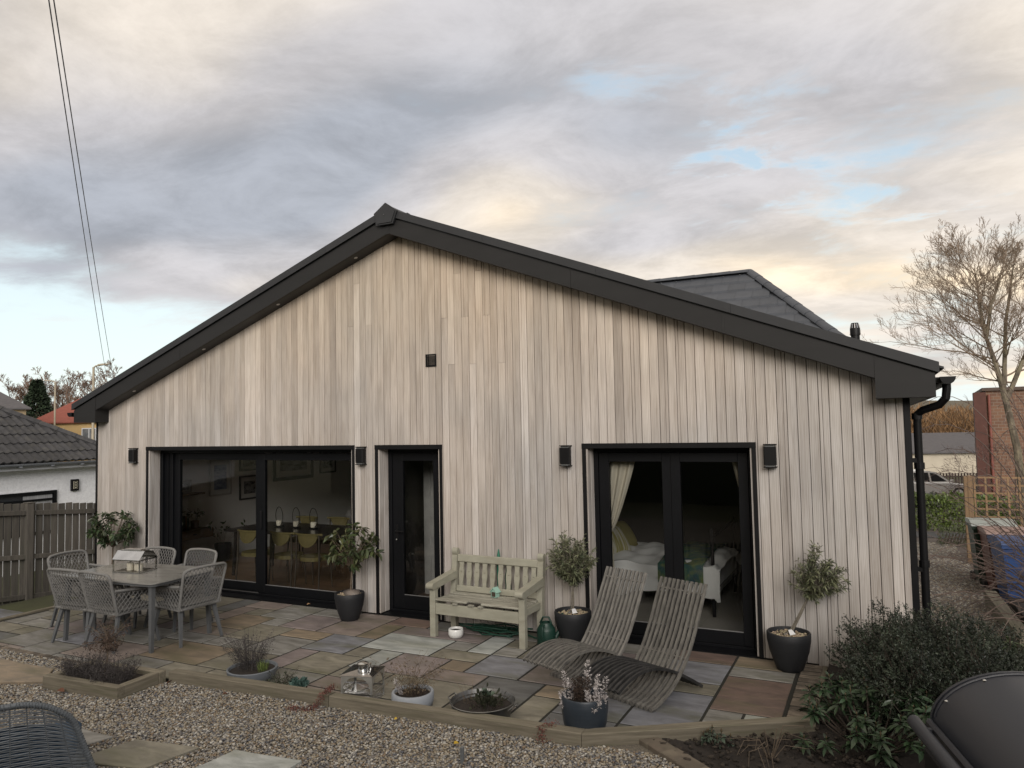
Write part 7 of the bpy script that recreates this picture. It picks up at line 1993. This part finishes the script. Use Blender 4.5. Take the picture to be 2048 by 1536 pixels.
# bare arching shrub overhanging the path
bsr = thing('bare_shrub', 'leafless shrub with long arching purple-brown stems in front of the bins', 'shrub', (12.98, 1.75, .05)); m = MB(); rng = np.random.default_rng(77)
for k in range(120):
    a = rng.uniform(2.0, 4.4) if k % 3 else rng.uniform(0, 6.283); q = rng.uniform(.4, 1.25); h_ = rng.uniform(.6, 2.9) if k % 2 else rng.uniform(.3, 1.3); q = q * (1.2 - .3 * h_ / 2.9); dr_ = rng.uniform(-.2, .5)
    p0 = np.array([rng.normal(0, .08), rng.normal(0, .08), 0]); p1 = np.array([q * .35 * math.cos(a), q * .35 * math.sin(a), h_ * .72]); p2 = np.array([q * .8 * math.cos(a), q * .8 * math.sin(a), h_]); p3 = np.array([q * 1.25 * math.cos(a + .15), q * 1.25 * math.sin(a + .15), h_ - dr_])
    pts = [((1 - t_) ** 3) * p0 + 3 * t_ * (1 - t_) ** 2 * p1 + 3 * t_ * t_ * (1 - t_) * p2 + t_ ** 3 * p3 + rng.normal(0, .008, 3) for t_ in np.linspace(0, 1, 10)]
    m.tube([tuple(p) for p in pts], [.0065 * (1 - .8 * i / 9) + .0012 for i in range(10)], 4, cap=False)
    for j in range(rng.integers(3, 7)):
        i = rng.integers(3, 9); d = norm(pts[i] - pts[i - 1]); o = norm(np.cross(d, sph(1, rng)[0])); L = rng.uniform(.12, .42); e1 = pts[i] + (d * .7 + o * .6) * L * .5; e2 = e1 + (d * .6 + o * .3 + np.array([0, 0, rng.normal(0, .35)])) * L * .5
        m.tube([tuple(pts[i]), tuple(e1), tuple(e2)], [.0026, .002, .0012], 3, cap=False)
m.build('stems', mat('shrub_stem', (.15, .108, .09), .8, (.095, .068, .058), isl_rand=.35), bsr, smooth=0, fix=False)
# brick building
BRK = bpy.data.materials.new('red_brick'); BRK.use_nodes = True; N_ = BRK.node_tree.nodes; tcn = N_.new('ShaderNodeTexCoord'); mpn = N_.new('ShaderNodeMapping'); mpn.inputs['Rotation'].default_value = (R(90), 0, 0); bk = N_.new('ShaderNodeTexBrick')
bk.inputs['Color1'].default_value = (.20, .11, .07, 1); bk.inputs['Color2'].default_value = (.145, .08, .055, 1); bk.inputs['Mortar'].default_value = (.22, .17, .13, 1); bk.inputs['Scale'].default_value = 2.0; bk.inputs['Mortar Size'].default_value = .02
BRK.node_tree.links.new(tcn.outputs['Object'], mpn.inputs[0]); BRK.node_tree.links.new(mpn.outputs[0], bk.inputs[0]); BRK.node_tree.links.new(bk.outputs[0], N_['Principled BSDF'].inputs['Base Color']); N_['Principled BSDF'].inputs['Roughness'].default_value = .9
bb = thing('brick_building', 'red brick building behind the bare tree at the right edge', 'building', (15.25, 27.5, 0), R(-3.5))
MB().box(0, 9, 0, 8, -3, 3.35).build('wall', BRK, bb, smooth=0)
MB().box(-.12, 9.1, -.12, 8.1, 3.351, 3.48).build('parapet', mat('dark_coping', (.10, .07, .055), .8), bb, smooth=0)
MB().box(-.42, -.001, -.1, .9, -3, 3.3).build('side_bay', mat('dark_red_cladding', (.10, .04, .03), .8), bb, smooth=0)
MB().tube([(.1, -.09, -3), (.1, -.09, 3.2)], .05, 8).build('drainpipe', mat('red_pipe', (.22, .07, .05), .6), bb)
for x0 in (2.2, 5.2):
    f = MB().box(x0, x0 + 1.3, -.04, .0, .2, 1.6).build('window', WHITEP, bb, smooth=0); MB().box(x0 + .1, x0 + 1.2, -.06, -.041, .3, 1.5).build('pane', MATS['dark_pane'], f, smooth=0)
CREAM = mat('cream_render', (0.50, 0.45, 0.36), 0.9, (0.44, 0.39, 0.31), scale=1)
far_house('cream_bungalow', 'cream bungalow with grey roof across the street behind the parked car', (11.2, 59.4), 14, 8, -4, -.45, 1.45, CREAM, SLATE, [(1, 2.2, -2.2, -1.0), (7.5, 8.8, -2.2, -1.0)], ra * .6, hip=False)
pf = thing('paling_fence', 'dark paling fence in front of the cream bungalow', 'fence', (13.0, 45.0, -2.4), ra * .6)
for i in range(46): MB().box(i * .17, i * .17 + .1, 0, .03, 0, 1.25).build('paling', TWIG, pf, smooth=0)
for z in (.3, 1.0): MB().box(0, 7.9, .031, .08, z, z + .08).build('rail', TWIG, pf, smooth=0)
# silver car
SILVER = mat('silver_paint', (0.82, 0.83, 0.84), 0.35, (0.80, 0.81, 0.82), metal=.1, coat=.5); CARGL = mat('car_glass', (.03, .035, .04), .06, (.03, .035, .04)); TYRE = mat('tyre', (.02, .02, .02), .8)
car = thing('silver_car', 'silver estate car parked on the street, its nose to the right', 'car', (13.35, 38.3, gh(12.8, 38.1).item() + .28), ra)
side = [(-2.2, .35), (-2.22, .75), (-2.1, .95), (-1.2, 1.0), (.75, .98), (1.7, .86), (2.1, .72), (2.22, .52), (2.2, .32)]
vs = []; fs = []; n = len(side)
for yy_, k in ((-.88, 1.0), (-.80, 1.0), (.80, 1.0), (.88, 1.0)):
    ins = .06 if abs(yy_) > .85 else 0
    for x, z in side: vs.append((x * (1 - .02 * (ins > 0)), yy_, z - (ins if z > .6 else -ins)))
for j in range(3):
    for i in range(n - 1): fs.append((j * n + i, j * n + i + 1, (j + 1) * n + i + 1, (j + 1) * n + i))
    fs.append((j * n + n - 1, j * n, (j + 1) * n, (j + 1) * n + n - 1))
fs += [tuple(range(n)), tuple(range(4 * n - 1, 3 * n - 1, -1))]; MB().add(vs, fs).build('body', SILVER, car, smooth=30)
cab = [(-2.05, .96), (-1.75, 1.42), (-1.3, 1.56), (-.1, 1.58), (.35, 1.50), (1.05, .98)]
cabm = MB(); n = len(cab); vs = [(x, -.80 + .14 * (z - .95), z) for x, z in cab] + [(x, .80 - .14 * (z - .95), z) for x, z in cab]; cabm.add(vs, [tuple(range(n)), tuple(range(2 * n - 1, n - 1, -1))] + [(i, i + n, (i + 1) % n + n, (i + 1) % n) for i in range(n)]); cabm.build('cabin', SILVER, car, smooth=0)
for s in (-1, 1):
    for poly in ([(-1.68, 1.02), (-1.5, 1.38), (-.98, 1.48), (-.95, 1.02)], [(-.85, 1.02), (-.86, 1.49), (-.1, 1.49), (-.05, 1.02)], [(.05, 1.02), (.0, 1.48), (.28, 1.43), (.85, 1.02)]):
        m = MB(); m.add([(x, s * (.815 - .14 * (z - .95)), z) for x, z in poly], [(0, 1, 2, 3)]); m.build('side_window', CARGL, car, smooth=0)
    MB().box(1.0, 1.12, s * .83, s * .98, .98, 1.1, .02).build('mirror', SILVER, car, smooth=0)
    for x in (-1.35, 1.42):
        w_ = MB().lathe([(.12, -.1), (.33, -.1), (.35, -.06), (.35, .06), (.33, .1), (.12, .1)], 24, close_top=True).build('wheel', TYRE, car, loc=(x, s * .80, .35)); w_.rotation_euler = (R(90), 0, 0)
        MB().lathe([(.0, .105), (.21, .108), (.23, .10)], 18, close_bot=False).lathe([(.23, -.10), (.21, -.108), (0, -.105)], 18, close_bot=False).build('hub', SILVER, w_)
    MB().box(2.02, 2.19, s * .55 - .14, s * .55 + .14, .62, .74, .02).build('headlight', CHROME, car, smooth=0)
m = MB(); m.add([(.40, -.68, 1.49), (.40, .68, 1.49), (1.06, .74, 1.0), (1.06, -.74, 1.0)], [(0, 1, 2, 3)]); m.build('windscreen', CARGL, car, smooth=0)
# wooded hill far right, hills all round
rng = np.random.default_rng(31)
hp = MB(); 
nA = 120; vs = []; 
for j, (rad, hgt) in enumerate(((130, -3.5), (230, 3.0), (420, 9.0), (800, 26), (1400, 34))):
    for i in range(nA):
        a = 2 * math.pi * i / nA; hh = hgt * (1 + .28 * math.sin(a * 5 + j) + .16 * math.sin(a * 13 + 2 * j)) if j else hgt
        vs.append((rad * math.cos(a), rad * math.sin(a), hh - (3 if j else 0)))
fs = [(j * nA + i, j * nA + (i + 1) % nA, (j + 1) * nA + (i + 1) % nA, (j + 1) * nA + i) for j in range(4) for i in range(nA)]
hp.add(vs, fs); tag(hp.build('hills', mat('winter_hill', (.13, .10, .06), .95, (.075, .07, .045), scale=.02, world_co=True, big=.3), None, smooth=80, fix=False), kind='structure')
scrub('hillside_wood', 'leafless brown wood with golden evening light in its colour, on the hillside right of the house', [(5, 150, -2), (30, 152, -2), (55, 145, -2)], 26000, 0, 7.2, mat('sunlit_wood', (.27, .155, .07), .95, (.16, .095, .05), scale=.25, world_co=True, isl_rand=.45), 4.0, .06, (.7, 2.2))  # the low sun's gold on these trees is mixed into their colour
mass('garden_bush', 'twiggy brown bush in front of the brick building', (15.4, 21.5, -1.2), (4.0, 1.5, 2.4), 5000, .22, .06, mat('twiggy_bush', (.10, .065, .06), .9, (.06, .045, .042), isl_rand=.4), 6, 'shrub')

# unseen hedge, added to keep the low light off the patio and wall foot
hg = thing('added_shade_hedge', 'unseen evergreen hedge added behind the viewpoint to shade the garden', 'hedge', (10, -14.2, -.05))
rng = np.random.default_rng(8); HL, HT, HH = 34.0, 1.3, 4.9
ux = np.linspace(-HL / 2, HL / 2, 69)
ring = []
for x in ux:
    t1 = HH + .25 * math.sin(x * .9) + .18 * math.sin(x * 2.3 + 1) + rng.normal(0, .06); w_ = HT / 2 + .1 * math.sin(x * 1.7) + rng.normal(0, .04)
    ring.append([(x, -w_, 0), (x, -w_ * 1.05, t1 * .5), (x, -w_ * .75, t1 * .93), (x, 0, t1), (x, w_ * .75, t1 * .93), (x, w_ * 1.05, t1 * .5), (x, w_, 0)])
vs = [q for r_ in ring for q in r_]; fs = [(k * 7 + q, k * 7 + q + 1, k * 7 + q + 8, k * 7 + q + 7) for k in range(len(ux) - 1) for q in range(6)]
fs += [tuple(range(7)), tuple(range((len(ux) - 1) * 7 + 6, (len(ux) - 1) * 7 - 1, -1))]
HEDG = mat('hedge_green', (.045, .06, .028), .7, (.02, .03, .016), scale=3, world_co=True, isl_rand=.45)
MB().add(vs, fs).build('inner_growth', HEDG, hg, smooth=60)
A_ = np.array(ring); n = 16000; i = rng.integers(0, len(ux) - 1, n); j = rng.integers(0, 6, n); a = rng.random((n, 1)); b_ = rng.random((n, 1))
P = (A_[i, j] * (1 - a) + A_[i + 1, j] * a) * (1 - b_) + (A_[i, j + 1] * (1 - a) + A_[i + 1, j + 1] * a) * b_; D = norm(P * np.array([0, 1.2, .1])) + sph(n, rng) * .8; Ls = rng.uniform(.06, .16, n)
V, F = leaves(P, D, Ls, Ls * .45, rng); npmesh('foliage', V, F, HEDG, hg)
